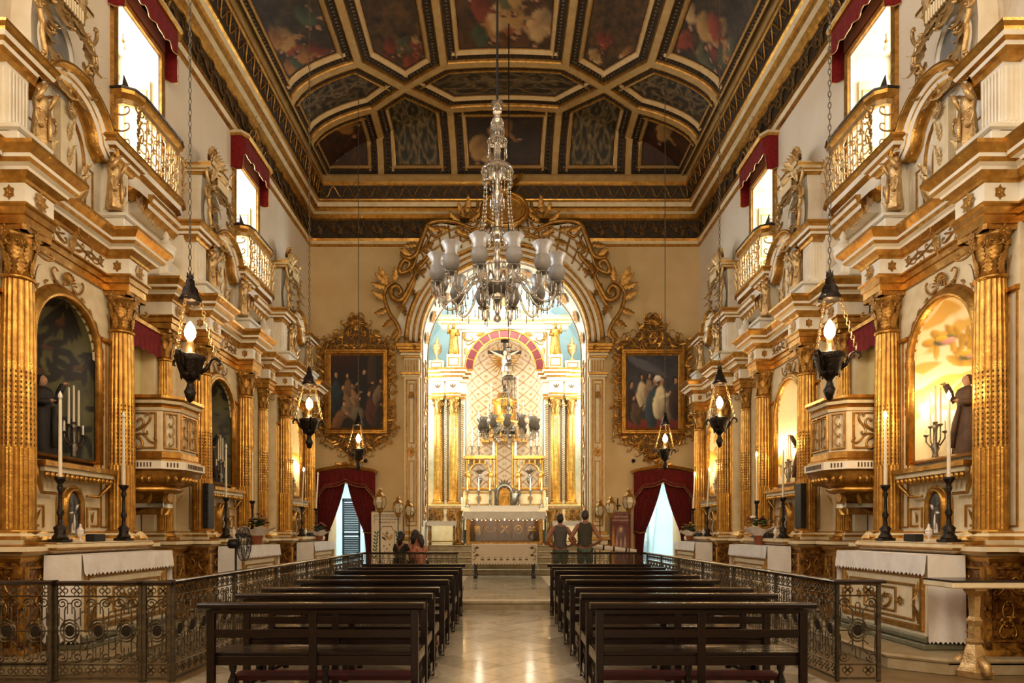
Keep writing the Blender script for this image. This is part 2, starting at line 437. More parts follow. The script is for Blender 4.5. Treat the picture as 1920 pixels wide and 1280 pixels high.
# floor with diamond marble tiles
fl = MB(); fl.add(box(-6.8, 6.8, -4.2, 22, -.12, -.004)); fl = struct(fl.build('floor', ['aisle_floor']))
jt = MB(); jt.add(box(-3.1, 3.1, 5.2, 12.6, -.02, -.0005)); struct(jt.build('floor_bed', ['joint'], fl))
def clip(poly, x0, x1, y0, y1):
    for ax, lim, sg in ((0, x0, 1), (0, x1, -1), (1, y0, 1), (1, y1, -1)):
        out = []
        for i in range(len(poly)):
            a, b = poly[i-1], poly[i]; ia, ib = sg*(a[ax]-lim) >= 0, sg*(b[ax]-lim) >= 0
            if ia != ib:
                t = (lim-a[ax])/(b[ax]-a[ax]); out.append((a[0]+t*(b[0]-a[0]), a[1]+t*(b[1]-a[1])))
            if ib: out.append(b)
        poly = out
        if not poly: return []
    return poly
def tiles(parent, x0, x1, y0, y1, z, step=.62, seed=1):
    R = random.Random(seed); h = step/2-.004; full = {}
    for k, m_ in enumerate(('tile', 'tile_grey')):
        mb = MB(); mb.add(prism([(0, -h), (h, 0), (0, h), (-h, 0)], -.006, .004)); full[k] = mb.mesh('tile', [m_])
    ny = int((y1-y0)/(step/2))+3
    for j in range(-1, ny):
        for i in range(int((x0)/step)-2, int(x1/step)+3):
            cx = i*step+(step/2 if j % 2 else 0); cy = y0+j*step/2; k = 0 if R.random() < .6 else 1
            d = [(cx, cy-h), (cx+h, cy), (cx, cy+h), (cx-h, cy)]; c = clip(d, x0, x1, y0, y1)
            if len(c) < 3: continue
            ar = abs(sum(c[q-1][0]*c[q][1]-c[q][0]*c[q-1][1] for q in range(len(c))))/2
            if ar < .01: continue
            if all(x0 <= p[0] <= x1 and y0 <= p[1] <= y1 for p in d):
                inst(full[k], 'tile', parent, MX((cx, cy, z+R.uniform(0, .0012))))
            else:
                mb = MB(); mb.add(prism(c, z-.006, z+.0045)); mb.build('tile', ['tile', 'tile_grey'][k:k+1], parent)
tiles(fl, -3.1, 3.1, 5.2, 12.58, 0)
pf = MB(); pf.add(box(-3.2, 3.2, 12.62, 15.5, 0, .16)); pf.add(box(-A, A, 15.5, D, 0, .16)); pf.add(box(-3.22, 3.22, 12.58, 12.9, .12, .165))
pf = struct(pf.build('floor_platform', ['stone_step'])); tiles(pf, -1.05, 1.05, 12.9, 19.9, .164, .62, 4)
for k in range(5):
    y = 20.0+.35*k; mb = MB(); mb.add(cbox(-2.35, 2.35, y, 22.1, .166+.17*k, .166+.17*k+.13, .01)); mb.add(cbox(-2.37, 2.37, y-.03, 22.1, .166+.17*k+.13, .166+.17*(k+1), .012))
    struct(mb.build('trim_step', ['stone_step']))
mb = MB(); mb.add(box(-3.3, 3.3, 22.0, 28, .6, 1.016)); struct(mb.build('floor_chancel', ['stone_step']))
# chancel shell
for s, nm in ((-1, 'left'), (1, 'right')):
    M = np.diag([s*-1., 1, 1, 1]) @ MX((-3.25, 0, 0)) @ WX
    mb = MB(); mb.add(holed(rect(22, 27.3, .6, 7.7), [rect(22.7, 24.3, 4.9, 7.5), rect(22.9, 23.9, 1.05, 3.2)], 0, -.45), 0, M)
    mb = struct(mb.build('wall_chancel_'+nm, ['blue_plaster']))
    f = MB()
    f.add(sweep(rect(22.7, 24.3, 4.9, 7.5), [(0, 0), (.02, .05), (.14, .05), (.16, 0)], True), 0, M)
    f.add(sweep(rect(22.9, 23.9, 1.05, 3.2), [(0, 0), (.02, .05), (.14, .05), (.16, 0)], True), 0, M)
    f.build('window_frame', ['pale_gold'], mb)
mb = MB(); mb.add(box(-3.7, 3.7, 27.2, 27.5, .6, 11.2)); struct(mb.build('wall_chancel_back', ['blue_plaster']))
mb = MB(); mb.add(holed(rect(-3.7, 3.7, .6, 11.3), [arch_poly(2.5, .61, 7.09, 18)], 0, -.1), 0, MX((0, 22.05, 0)) @ WB @ np.diag([1, 1, -1., 1])); struct(mb.build('wall_chancel_front', ['blue_plaster']))
v, f, _ = sweep(arc(0, 7.65, 3.25, 3.1, PI, 0, 24), [(0, 0), (.0, -5.3)]); mb = MB(); mb.add((v, f), 0, MX((0, 22, 0)) @ WB, True); struct(mb.build('ceiling_chancel', ['blue_plaster']))
# rooms behind the two side doors
for s in (-1, 1):
    mb = MB(); x = s*4.7
    for b in (box(x-1.6, x+1.6, 24.6, 24.8, 0, 4.2), box(x-1.7, x-1.6, 22, 24.8, 0, 4.2), box(x+1.6, x+1.7, 22, 24.8, 0, 4.2), box(x-1.6, x+1.6, 22, 24.8, 4.1, 4.3), box(x-1.6, x+1.6, 22, 24.8, 0, .16)): mb.add(b)
    struct(mb.build('wall_sacristy', ['blue_plaster']))

# ---- vaulted coffered ceiling
EX = 5.3; Z0 = 11.78; RISE = 1.57; YE = 18.9; LE = 1.25
_th = np.linspace(0, PI/2, 400)
_xa = EX*np.sin(_th); _za = RISE*np.cos(_th); _sa = np.concatenate(([0], np.cumsum(np.hypot(np.diff(_xa), np.diff(_za)))))
_yb = LE*np.sin(_th); _zb = RISE*np.cos(_th); _sb = np.concatenate(([0], np.cumsum(np.hypot(np.diff(_yb), np.diff(_zb)))))
SA, SB = _sa[-1], _sb[-1]
def a_of_x(x): return math.copysign(float(np.interp(abs(x), _xa, _sa)), x)
def b_of_y(y): return y if y < YE else YE+float(np.interp(y-YE, _yb, _sb))
def surf(a, b):
    a = np.asarray(a, float); b = np.asarray(b, float)
    x = np.sign(a)*np.interp(np.abs(a), _sa, _xa); fz = np.interp(np.abs(a), _sa, _za)
    y = np.where(b < YE, b, YE+np.interp(b-YE, _sb, _yb)); gz = np.where(b < YE, RISE, np.interp(b-YE, _sb, _zb))
    return np.stack((x, y, Z0+np.minimum(fz, gz)), -1)
def vault(v):
    v = np.asarray(v, float); a, b, h = v[:, 0], v[:, 1], v[:, 2]; e = 1e-3; p = surf(a, b)
    n = np.cross(surf(a+e, b)-surf(a-e, b), surf(a, b+e)-surf(a, b-e)); n /= np.linalg.norm(n, axis=1)[:, None]+1e-12
    n[n[:, 2] > 0] *= -1
    return p+n*h[:, None]
av = np.linspace(-SA, SA, 73); bv = np.concatenate((np.linspace(-4, YE, 24), np.linspace(YE, YE+SB, 14)[1:]))
Ag, Bg = np.meshgrid(av, bv); P = surf(Ag, Bg).reshape(-1, 3); P[:, 2] += .03; n = len(av)
mb = MB(); mb.add((P, [(j*n+i, j*n+i+1, (j+1)*n+i+1, (j+1)*n+i) for j in range(len(bv)-1) for i in range(n-1)]), smooth=True)
mb.add(box(-6.8, 6.8, -4.2, 22, 13.5, 13.6)); CEIL = struct(mb.build('ceiling', ['ridge']))
def dens(pts, step=.22):
    out = []
    for i in range(len(pts)):
        a, b = np.array(pts[i]), np.array(pts[(i+1) % len(pts)]); k = max(1, int(np.linalg.norm(b-a)/step))
        out += [tuple(a+(b-a)*t/k) for t in range(k)]
    return out
aX = a_of_x; bY = b_of_y
x1, x2, x3 = aX(1.54), aX(3.58), SA-.01; xm = aX(2.63)
yA, yB, yX, yR, yT, yE_ = bY(16.6), bY(18.3), bY(17.85), bY(17.2), bY(18.98), YE+SB-.02
c0 = 14.3-1.3                                # centre of the long fields
def bow(p, q, k=.0, n=5): return [(p[0]+(q[0]-p[0])*t/n, p[1]+(q[1]-p[1])*t/n+k*math.sin(PI*t/n)) for t in range(n)]
L_ = lambda pts: [(-x, y) for x, y in pts][::-1]
SHAPES = []
hexR = [(x2, yA), (xm, yX), (x1, yR), (x1, 2*c0-yR), (xm, 2*c0-yX), (x2, 2*c0-yA)]
bigR = [(x3, yA), (x2, yA), (x2, 2*c0-yA), (x3, 2*c0-yA)]
curR = [(x2, yA), (x3, yA), (x3, yB), (x2, yB+.12), (xm, yX)]
corR = [(x2, yB+.12), (x3, yB), (x3, yE_), (x2+.04, yE_)]
ornR = [(xm, yX), (x2, yB+.12), (x2+.04, yE_), (x1-.08, yE_), (x1, yT)]
cen = [(-x1, 2*c0-yR), (x1, 2*c0-yR), (x1, yR), (-x1, yR)]
octo = [(-x1, yR), (x1, yR), (xm, yX), (x1, yT), (-x1, yT), (-xm, yX)]
bac = [(-x1, yT), (x1, yT), (x1-.08, yE_), (-x1+.08, yE_)]
def dark_scene(seed, warm, figs, sc=1.0):
    R = random.Random(seed); F = [(R.uniform(.12, .88), R.uniform(.05, .75), R.uniform(.3, .5)*sc, R.choice(['#7a3420', '#8a5c2c', '#4c4a30', '#94703f', '#6a2a1c', '#a9885c', '#38422f']), R.uniform(-.5, .5)) for _ in range(figs)]
    F.sort(key=lambda t: -t[1])
    def fn(U, V):
        n_ = noise2(U*2, V*2, seed)[..., None]*.5+.5; c = np.array(lin('#1a110a'))*(1-n_)+np.array(lin(warm))*n_
        c = c*(.75+.5*noise2(U*7, V*7, seed+3)[..., None])
        for x, y, s, r, l in F: c = figure(c, U, V, x, y, s, r, '#a87850', l)
        return c*1.0
    return fn
def grotesque(seed, bg='#261e10'):
    def fn(U, V):
        c = np.ones(U.shape+(3,))*np.array(lin(bg)); X = np.abs(U-.5)*2
        g = np.zeros_like(U)
        for cx, cy, r, w_ in ((.55, .15, .28, .05), (.35, .3, .2, .04), (.6, .5, .22, .04), (.3, .72, .26, .05), (.15, .9, .15, .04), (.0, .25, .18, .05), (.75, .8, .14, .04), (.05, .55, .12, .05)):
            d = np.hypot((X-cx), (V-cy)); sp = np.abs(d-r*(1-.25*np.cos(np.arctan2(V-cy, X-cx)*3+seed))); g = np.maximum(g, np.clip(1-sp/w_, 0, 1))
            g = np.maximum(g, np.clip(1-d/(r*.35), 0, 1)*.9)
        g = g*(.55+.45*noise2(U*9, V*9, seed)); return c*(1-g[..., None])+np.array(lin('#9a7f55'))*g[..., None]
    return fn
def coffer(poly, fn, step=.1):
    poly = [tuple(map(float, p)) for p in poly]
    ar = sum(poly[i-1][0]*poly[i][1]-poly[i][0]*poly[i-1][1] for i in range(len(poly)))
    if ar < 0: poly = poly[::-1]
    pd = dens(poly)                                     # counter-clockwise: inside is to the left
    fr = MB()
    prof = [(.0, .14), (.085, .14), (.1, .15), (.115, .12), (.125, .07), (.135, .07), (.30, .06), (.31, .10), (.33, .11), (.345, .10), (.40, .04), (.43, .035), (.46, .0), (.46, -.03)]
    ms = [0, 1, 1, 1, 2, 2, 1, 1, 3, 3, 1, 2, 2]
    v, f, m_ = sweep(pd, prof, True, -1, ms); fr.add((vault(v), f, m_))
    top = root_o = fr.build('coffer_frame', ['ridge', 'old_gold', 'umber', 'ridge_light'], CEIL)
    # egg-and-dart course
    dg = dens(poly, .035); P2 = np.array(dg); v2, _, _ = sweep(dg, [(.215, .075)], True, -1); eb = MB(); acc = 0
    pos = vault(v2); q = [pos[0]]; last = pos[0]
    for p in pos:
        if np.linalg.norm(p-last) > .085: q.append(p); last = p
    for i, p in enumerate(q):
        t = q[(i+1) % len(q)]-q[i-1]; t /= np.linalg.norm(t)+1e-9; e = np.eye(4); nz = np.array((0, 0, 1.)); s_ = np.cross(nz, t); s_ /= np.linalg.norm(s_)+1e-9
        e[:3, 0] = t*.026; e[:3, 1] = s_*.052; e[:3, 2] = np.cross(t, s_)*.035; e[:3, 3] = p; eb.add(OCT, 0, e)
    eb.build('egg_and_dart', ['iron'], root_o, 'stuff')
    ins = [(x, y) for x, y, _ in sweep(pd, [(.40, 0)], True, -1)[0]]
    B0 = np.array(ins).min(0); B1 = np.array(ins).max(0); nu = int((B1[0]-B0[0])/step*1.3)+2; nv = int((B1[1]-B0[1])/step*1.3)+2
    def pos_(U, V):
        a = B0[0]+(B1[0]-B0[0])*U; b = B0[1]+(B1[1]-B0[1])*V
        return vault(np.stack((a.ravel(), b.ravel(), np.full(a.size, .012)), 1))
    def mk(U, V):
        a = B0[0]+(B1[0]-B0[0])*U; b = B0[1]+(B1[1]-B0[1])*V
        return np.array([[inside((a[j, i], b[j, i]), ins) for i in range(a.shape[1])] for j in range(a.shape[0])])
    asp = (B1[1]-B0[1])/(B1[0]-B0[0]); canvas('ceiling_painting', CEIL, nu, nv, (lambda U, V: fn(U, (V-1)*asp+1)) if asp > 1.6 else fn, pos_, mask=mk)
    return top
coffer(cen, dark_scene(3, '#6e4422', 12, .75), .08)
coffer(octo, grotesque(2), .05); coffer(bac, dark_scene(8, '#3a2214', 3, .9), .06)
for k, s in enumerate((1, -1)):
    f_ = (lambda p: [(s*x, y) for x, y in p])
    coffer(f_(hexR), dark_scene(21+k, '#6b4a24', 7, .8), .07); coffer(f_(bigR), dark_scene(31+k, '#50402a', 10, .9), .07)
    coffer(f_(curR), grotesque(5+k, '#241b0e'), .05); coffer(f_(corR), dark_scene(41+k, '#5a3216', 1, 1.3), .06); coffer(f_(ornR), grotesque(9, '#221f0f'), .045)

# ---- great cornice round the nave
CP = [(-A, -4), (-A, D), (A, D), (A, -4)]
cor = MB()
prof = [(0, 9.95), (.05, 9.97), (.05, 10.02), (.10, 10.08), (.12, 10.16), (.04, 10.2), (.04, 10.72), (.1, 10.76), (.16, 10.86), (.24, 10.9), (.28, 10.97), (.33, 11.0), (.35, 11.12), (.39, 11.16), (.40, 11.19), (.52, 11.52), (.55, 11.56), (.56, 11.62), (.53, 11.8), (.50, 11.86)]
ms = [0, 0, 1, 0, 0, 2, 0, 0, 1, 0, 0, 1, 0, 0, 3, 0, 0, 4, 4]
cor.add(sweep(CP, prof, False, 1, ms)); CORN = struct(cor.build('trim_cornice', ['gold', 'cream', 'frieze', 'umber', 'ridge']))
wv = MB(); R = random.Random(4)
def along(path, s):
    for i in range(len(path)-1):
        a, b = np.array(path[i]), np.array(path[i+1]); L = np.linalg.norm(b-a)
        if s <= L: return a+(b-a)*s/L, (b-a)/L
        s -= L
    return b, (b-a)/L
cpath = [(-A+.45, 3), (-A+.45, D-.45), (A-.45, D-.45), (A-.45, 3)]
tot = sum(math.dist(cpath[i], cpath[i+1]) for i in range(3)); pts = []; pts2 = []
for i in range(int(tot/.045)):
    s = i*.045; p, d = along(cpath, s); nr = np.array((d[1], -d[0])); t = math.sin(s*2*PI/.42)
    o = .03+.047*t; pts.append((p[0]+nr[0]*o, p[1]+nr[1]*o, 11.355+.13*t)); t2 = math.cos(s*2*PI/.42+.6); o = .025+.033*t2
    pts2.append((p[0]+nr[0]*o, p[1]+nr[1]*o, 11.355+.09*t2))
wv.add(tube(pts, .017, 4)); wv.add(tube(pts2, .009, 3)); wv.build('wave_moulding', ['old_gold'], CORN)
fz = MB(); fpath = [(-A+.05, 4), (-A+.05, D-.05), (A-.05, D-.05), (A-.05, 4)]; tot = sum(math.dist(fpath[i], fpath[i+1]) for i in range(3))
for i in range(int(tot/.3)):
    p, d = along(fpath, i*.3+.15); M = np.eye(4); M[:3, 0] = (*d, 0); M[:3, 1] = (0, 0, 1); M[:3, 2] = (d[1], -d[0], 0); M[:3, 3] = (*p, 10.46)
    sg = 1 if i % 2 else -1; fz.add(SSL, 0, M @ MX((0, 0, 0), rz=.9*sg, s=(.42, .42, .3)), True); fz.add(LFS, 0, M @ MX((.02, -.2*sg, 0), rz=(0 if sg > 0 else PI)+.3, s=(.32, .36, .25)), True)
fz.build('frieze_foliage', ['dark_gold'], CORN, 'stuff')

# ---- windows, shutters, balconies, pelmets
def window_set(c, side, n_, label_pos):
    M = LW if side < 0 else RW; nm = 'window_%d' % n_
    mb = MB(); u0, u1, v0, v1 = c-.64, c+.64, 6.98, 9.45
    mb.add(sweep([(u0, v0), (u0, v1), (u1, v1), (u1, v0)], [(0, 0), (0, .05), (-.05, .07), (-.12, .05), (-.14, 0)], False, 1), 0, M)
    w_ = struct(mb.build(nm, ['old_gold']))
    rv = MB()
    for b in (box(u0, u0+.012, v0, v1, -.75, .0), box(u1-.012, u1, v0, v1, -.75, .0), box(u0, u1, v1-.012, v1, -.75, 0)): rv.add(b, 0, M)
    rv.build('window_reveal', ['window_white'], w_)
    fr = MB()
    for b in (box(u0, u0+.07, v0, v1, -.74, -.66), box(u1-.07, u1, v0, v1, -.74, -.66), box(u0, u1, v1-.4, v1-.33, -.74, -.66), box(u0, u1, v1-.07, v1, -.74, -.66), box(c-.03, c+.03, v0, v1, -.74, -.66)): fr.add(b, 0, M)
    fr.build('window_frame', ['shutter'], w_)
    for d in (0, 1):
        g = MB(); uu = (u1-.05) if d else (u0+.02); x0 = uu-.0
        g.add(cbox(x0, x0+.03, v0+.05, v1-.45, -.62, -.12, .005), 0, M)
        for z0, z1 in ((7.1, 7.75), (7.85, 8.85)):
            for q in (0, 1): g.add(sweep([(z0, -.58), (z1, -.58), (z1, -.16), (z0, -.16)], [(0, 0), (.02, .012), (.04, 0)], True, -1), 0, M @ np.array([[0, 0, (1 if not d else -1), x0+(.03 if not d else 0)], [1, 0, 0, 0], [0, 1, 0, 0], [0, 0, 0, 1.]]))
        g.build('shutter', ['shutter'], w_)
    # bulb under the head of the window
    t = thing('hanging_bulb', 'bare bulb under the head of the %s window' % label_pos, 'bulb', tuple(M[:3, :3] @ np.array((c+.1, v1-.02, -.3)) + M[:3, 3]))
    s_ = MB(); s_.add(tube([(0, 0, 0), (0, 0, -.1)], .008, 6)); s_.add(lathe([(.022, -.1), (.026, -.12), (.02, -.15), (.0, -.15)], 10)); s_.build('socket', ['old_gold'], t)
    s_ = MB(); s_.add(lathe([(.018, -.15), (.03, -.18), (.042, -.22), (.036, -.26), (0, -.275)], 12), smooth=True); s_.build('bulb', ['bulb_off'], t)
def balcony_mesh():
    B = thing('balcony', 'x', 'balcony')
    out = .34; y0, y1 = -.74, .78
    path = [(0, y0), (out*.5, y0-.02), (out*.85, y0+.04), (out, y0+.2), (out, y1-.2), (out*.85, y1-.04), (out*.5, y1+.02), (0, y1)]
    # plan frame: x out, y along
    def sw(pf, ms=None): return sweep(path, pf, False, -1 if False else 1, ms)
    mb = MB(); mb.add(sw([(-.3, 6.55), (-.22, 6.6), (-.15, 6.66), (-.1, 6.68), (-.1, 6.74), (-.02, 6.8), (.03, 6.83), (.05, 6.9), (.1, 6.95), (.1, 7.0), (-.1, 7.02)], [0, 0, 0, 1, 0, 0, 1, 0, 0, 1]))
    mb.add(prism([(0, y0)]+[(x-.05, y) for x, y in path[1:-1]]+[(0, y1)], 6.6, 7.0), 1); mb.build('balcony_floor', ['gold', 'white_paint'], B)
    mb = MB(); mb.add(sw([(-.1, 7.86), (-.03, 7.84), (.02, 7.9), (.05, 7.93), (.06, 7.98), (-.08, 8.0), (-.1, 7.86)], [0]*6)); mb.build('rail_moulding', ['gold'], B)
    mb = MB(); mb.add(sw([(-.09, 8.0), (.07, 7.985), (.08, 8.01), (.03, 8.03), (-.08, 8.03)])); mb.build('handrail', ['wood'], B)
    mb = MB(); mb.add(sw([(-.06, 7.02), (.01, 7.02), (.01, 7.08), (-.06, 7.1), (-.06, 7.02)])); mb.add(sw([(-.05, 7.78), (.01, 7.78), (.01, 7.86), (-.05, 7.86), (-.05, 7.78)]))
    Lw = y1-y0; R = random.Random(7); nC = 8
    for i in range(nC):
        u = y0+.16+(Lw-.32)*(i+.5)/nC
        for jj, v_ in enumerate((7.22, 7.44, 7.66)):
            K = MX((out-.03, 0, 0)) @ WX @ MX((u, v_, -.02), rz=(PI/2 if (i+jj) % 2 else 0)+R.uniform(-.3, .3), s=.25); mb.add(CSL if (i+jj) % 2 else SSL, 0, K, True)
        mb.add(tube([(out-.02, u+.09, 7.06), (out-.0, u+.09, 7.8)], .013, 4))
    for yy, sg in ((y0-.0, -1), (y1, 1)):
        for v_ in (7.2, 7.44, 7.68):
            K = np.array([[1, 0, 0, .14], [0, 0, sg, yy], [0, 1, 0, v_], [0, 0, 0, 1.]]); mb.add(CS, 0, K @ MX(s=.25), True)
    mb.build('pierced_balustrade', ['pale_gold'], B)
    for yy in (y0+.06, y1-.06):
        mb = MB(); K = MX((out, yy, 0)) @ WX
        for v_ in (7.1, 7.3, 7.5): mb.add(LF, 0, K @ MX((0, v_, .0), s=(.3, .3, .3)), True)
        mb.add(CS, 0, K @ MX((0, 7.7, .02), s=.22), True); mb.build('corner_ornament', ['old_gold'], B)
    mb = MB(); mb.add(lathe([(.12, 8.03), (.1, 8.07), (0, 8.32)], 4), 0, MX((.1, y0+.12, 0), rz=.3)); mb.build('pointed_cap', ['silver'], B)
    return B
def pelmet_mesh():
    B = thing('window_pelmet', 'x', 'pelmet'); out = .32; y0, y1 = -.86, .84
    path = [(0, y0), (out*.7, y0-.01), (out, y0+.14), (out, y1-.14), (out*.7, y1+.01), (0, y1)]
    mb = MB(); mb.add(sweep(path, [(-.06, 9.86), (.02, 9.86), (.05, 9.9), (.03, 9.97), (-.08, 10.0)], False, 1, [0, 0, 1, 1])); mb.add(prism([(0, y0)]+[(a-.04, b) for a, b in path[1:-1]]+[(0, y1)], 9.87, 9.98)); mb.build('pelmet_cornice', ['gold', 'cream'], B)
    # scalloped velvet valance with long tails at both ends
    pd = []; 
    for i in range(len(path)-1):
        k = 4 if i not in (2,) else 34
        pd += [tuple(np.array(path[i])*(1-t/k)+np.array(path[i+1])*t/k) for t in range(k)]
    pd.append(path[-1]); mb = MB(); v = []; n = len(pd); L = np.concatenate(([0], np.cumsum([math.dist(pd[i], pd[i+1]) for i in range(n-1)]))); T = L/L[-1]
    for j in range(6):
        for i, (x, y) in enumerate(pd):
            drop = .34+.07*abs(math.sin(T[i]*PI*6)) + (.32 if (T[i] < .13 or T[i] > .87) else 0)
            z = 9.87-drop*j/5; w_ = .012*math.sin(L[i]*26)*j/5; v.append((x-.03+w_, y, z))
    f = [(j*n+i, j*n+i+1, (j+1)*n+i+1, (j+1)*n+i) for j in range(5) for i in range(n-1)]
    mb.add((v, f), smooth=True); o = mb.build('valance', ['velvet'], B)
    mb = MB(); mb.add(tube([(x+.008, y, z) for x, y, z in v[5*n:]], .009, 4)); mb.build('valance_braid', ['pale_gold'], o)
    mb = MB(); K = MX((out*.75, 0, 0)) @ WX
    poly = [(-.5, 9.98), (.5, 9.98), (.35, 10.2), (.15, 10.35), (.1, 10.62), (-.1, 10.62), (-.15, 10.35), (-.35, 10.2)]
    carve_fill(mb, poly, 8, .2, 5, K, w0=.0); mb.add(SHELL, 0, K @ MX((0, 10.3, 0), s=.2), True); mb.build('carved_crest', ['old_gold'], B)
    return B
bal = balcony_mesh(); pel = pelmet_mesh(); first = True; k = 0
for s in (-1, 1):
    sd = 'left' if s < 0 else 'right'
    for i, c in enumerate(WIN[2:]):
        k += 1; far = 'far ' if i else 'near '
        window_set(c, s, k, far+sd)
        lb = 'gilt pierced balcony below the %s%s upper window' % (far, sd); lp = 'dark red scalloped velvet pelmet over the %s%s upper window' % (far, sd)
        sc = (1, 1, 1) if s < 0 else (-1, 1, 1)
        if first:
            first = False
            for o, l in ((bal, lb), (pel, lp)): o.location = (s*A, c+.02, 0); o['label'] = l; o['group'] = {'balcony': 'balconies under the upper windows', 'pelmet': 'red pelmets over the upper windows'}[o['category']]
        else:
            dup(bal, (s*A, c+.02, 0), lb, scale=sc); dup(pel, (s*A, c+.02, 0), lp, scale=sc)

# ================================================================== SIDE RETABLES
def fluted(r0, r1, z0, z1, nfl=20, per=4, rows=7, depth=.07, reeded=None):
    prof = []
    for j in range(rows+1):
        t = j/rows; prof.append((r0+(r1-r0)*(t**1.6), z0+(z1-z0)*t))
    n = nfl*per
    def mod(a, z):
        c = abs(math.sin(a*nfl/2)); m = 1-depth*c**.8
        if reeded and z < reeded: m = 1-depth*(1-c)*1.1
        return m
    return lathe(prof, n, mod)
def column_meshes(r, z0, zc, zt, name):
    """base z0.., shaft to zc, capital to zt; origin at the floor of the base"""
    h0 = z0+.16; out = {}
    mb = MB(); R_ = r*1.32
    mb.add(cbox(-R_, R_, -R_, R_, z0, z0+.05, .006)); mb.add(lathe([(R_, z0+.05), (R_*1.0, z0+.08), (r*1.12, z0+.1), (r*1.1, z0+.12), (r*1.2, z0+.135), (r*1.18, z0+.155), (r*1.02, z0+.165)], 28), smooth=True)
    out['column_base'] = mb.mesh('column_base', ['gold'])
    mb = MB(); zm = z0+(zc-z0)*.36; zu = z0+(zc-z0)*.66
    mb.add(fluted(r, r*.99, h0, zm, reeded=99), smooth=False); mb.add(fluted(r*.99, r*.95, zm, zu), smooth=False); mb.add(fluted(r*.95, r*.86, zu, zc-.03), smooth=False)
    mb.add(lathe([(r*.88, zc-.05), (r*.97, zc-.035), (r*.97, zc-.01), (r*.86, zc)], 28), smooth=True)
    out['shaft'] = mb.mesh('shaft', ['gold'])
    mb = MB()
    nb = int((zu-zm)/.055)
    for i in range(20):
        a = 2*PI*(i+.5)/20*1.0
        for k in range(nb):
            z = zm+.04+k*.055; rr = r*.925*(1-.04*(k/nb)); mb.add(OCT, 0, MX((rr*math.cos(a), rr*math.sin(a), z), s=(.012, .012, .019)))
    out['beading'] = mb.mesh('beading', ['dark_gold'])
    mb = MB(); H = zt-zc; rt = r*.86
    mb.add(lathe([(rt*.95, zc), (rt*.98, zc+H*.5), (rt*1.25, zc+H*.82), (rt*1.5, zc+H*.88)], 20), smooth=True)
    for row, (nn, zz, hh, ww) in enumerate(((8, 0, .46, 1.0), (8, .26, .48, 1.0))):
        for i in range(nn):
            a = 2*PI*(i+.5*row)/nn; K = MX((rt*.98*math.cos(a), rt*.98*math.sin(a), zc+H*zz), rz=a) @ np.array([[0, 0, 1, 0], [1, 0, 0, 0], [0, 1, 0, 0], [0, 0, 0, 1.]]) @ MX(s=(H*hh*ww, H*hh, H*hh*.75)); mb.add(LF, 0, K, True)
    for i in range(4):
        a = PI/4+i*PI/2
        K = MX((rt*1.25*math.cos(a), rt*1.25*math.sin(a), zc+H*.72), rz=a) @ np.array([[1, 0, 0, .04], [0, 0, -1, 0], [0, 1, 0, 0], [0, 0, 0, 1.]]); mb.add(CS, 0, K @ MX(rz=-.9, s=H*.5), True)
        a = i*PI/2; mb.add(ROSL, 0, MX((rt*1.35*math.cos(a), rt*1.35*math.sin(a), zc+H*.86), rz=a) @ np.array([[0, 0, 1, 0], [1, 0, 0, 0], [0, 1, 0, 0], [0, 0, 0, 1.]]) @ MX(s=H*.16), True)
        for d in (-.16, .16): mb.add(CS, 0, MX((rt*1.12*math.cos(a+d*2), rt*1.12*math.sin(a+d*2), zc+H*.66), rz=a+d*2) @ np.array([[0, 0, 1, 0], [1, 0, 0, 0], [0, 1, 0, 0], [0, 0, 0, 1.]]) @ MX(s=H*.26), True)
    q = rt*1.5; pts = []
    for i in range(4):
        a = i*PI/2
        for d, rr in ((-.72, 1.38), (-.4, 1.0), (0, .92), (.4, 1.0), (.72, 1.38)): pts.append((q*rr*math.cos(a+d), q*rr*math.sin(a+d)))
    mb.add(prism(pts, zc+H*.88, zt)); out['capital'] = mb.mesh('capital', ['old_gold'])
    return out
def put_column(meshes, parent, x, y, name='column'):
    c = inst(meshes['shaft'], name, parent, MX((x, y, 0)))
    for k in ('column_base', 'capital', 'beading'):
        o = inst(meshes[k], k, c)
        if k == 'beading': o['kind'] = 'stuff'
    return c
COLM = column_meshes(.17, 1.31, 4.2, 4.69, 'column')
COLF = column_meshes(.125, 1.31, 4.25, 4.69, 'column')

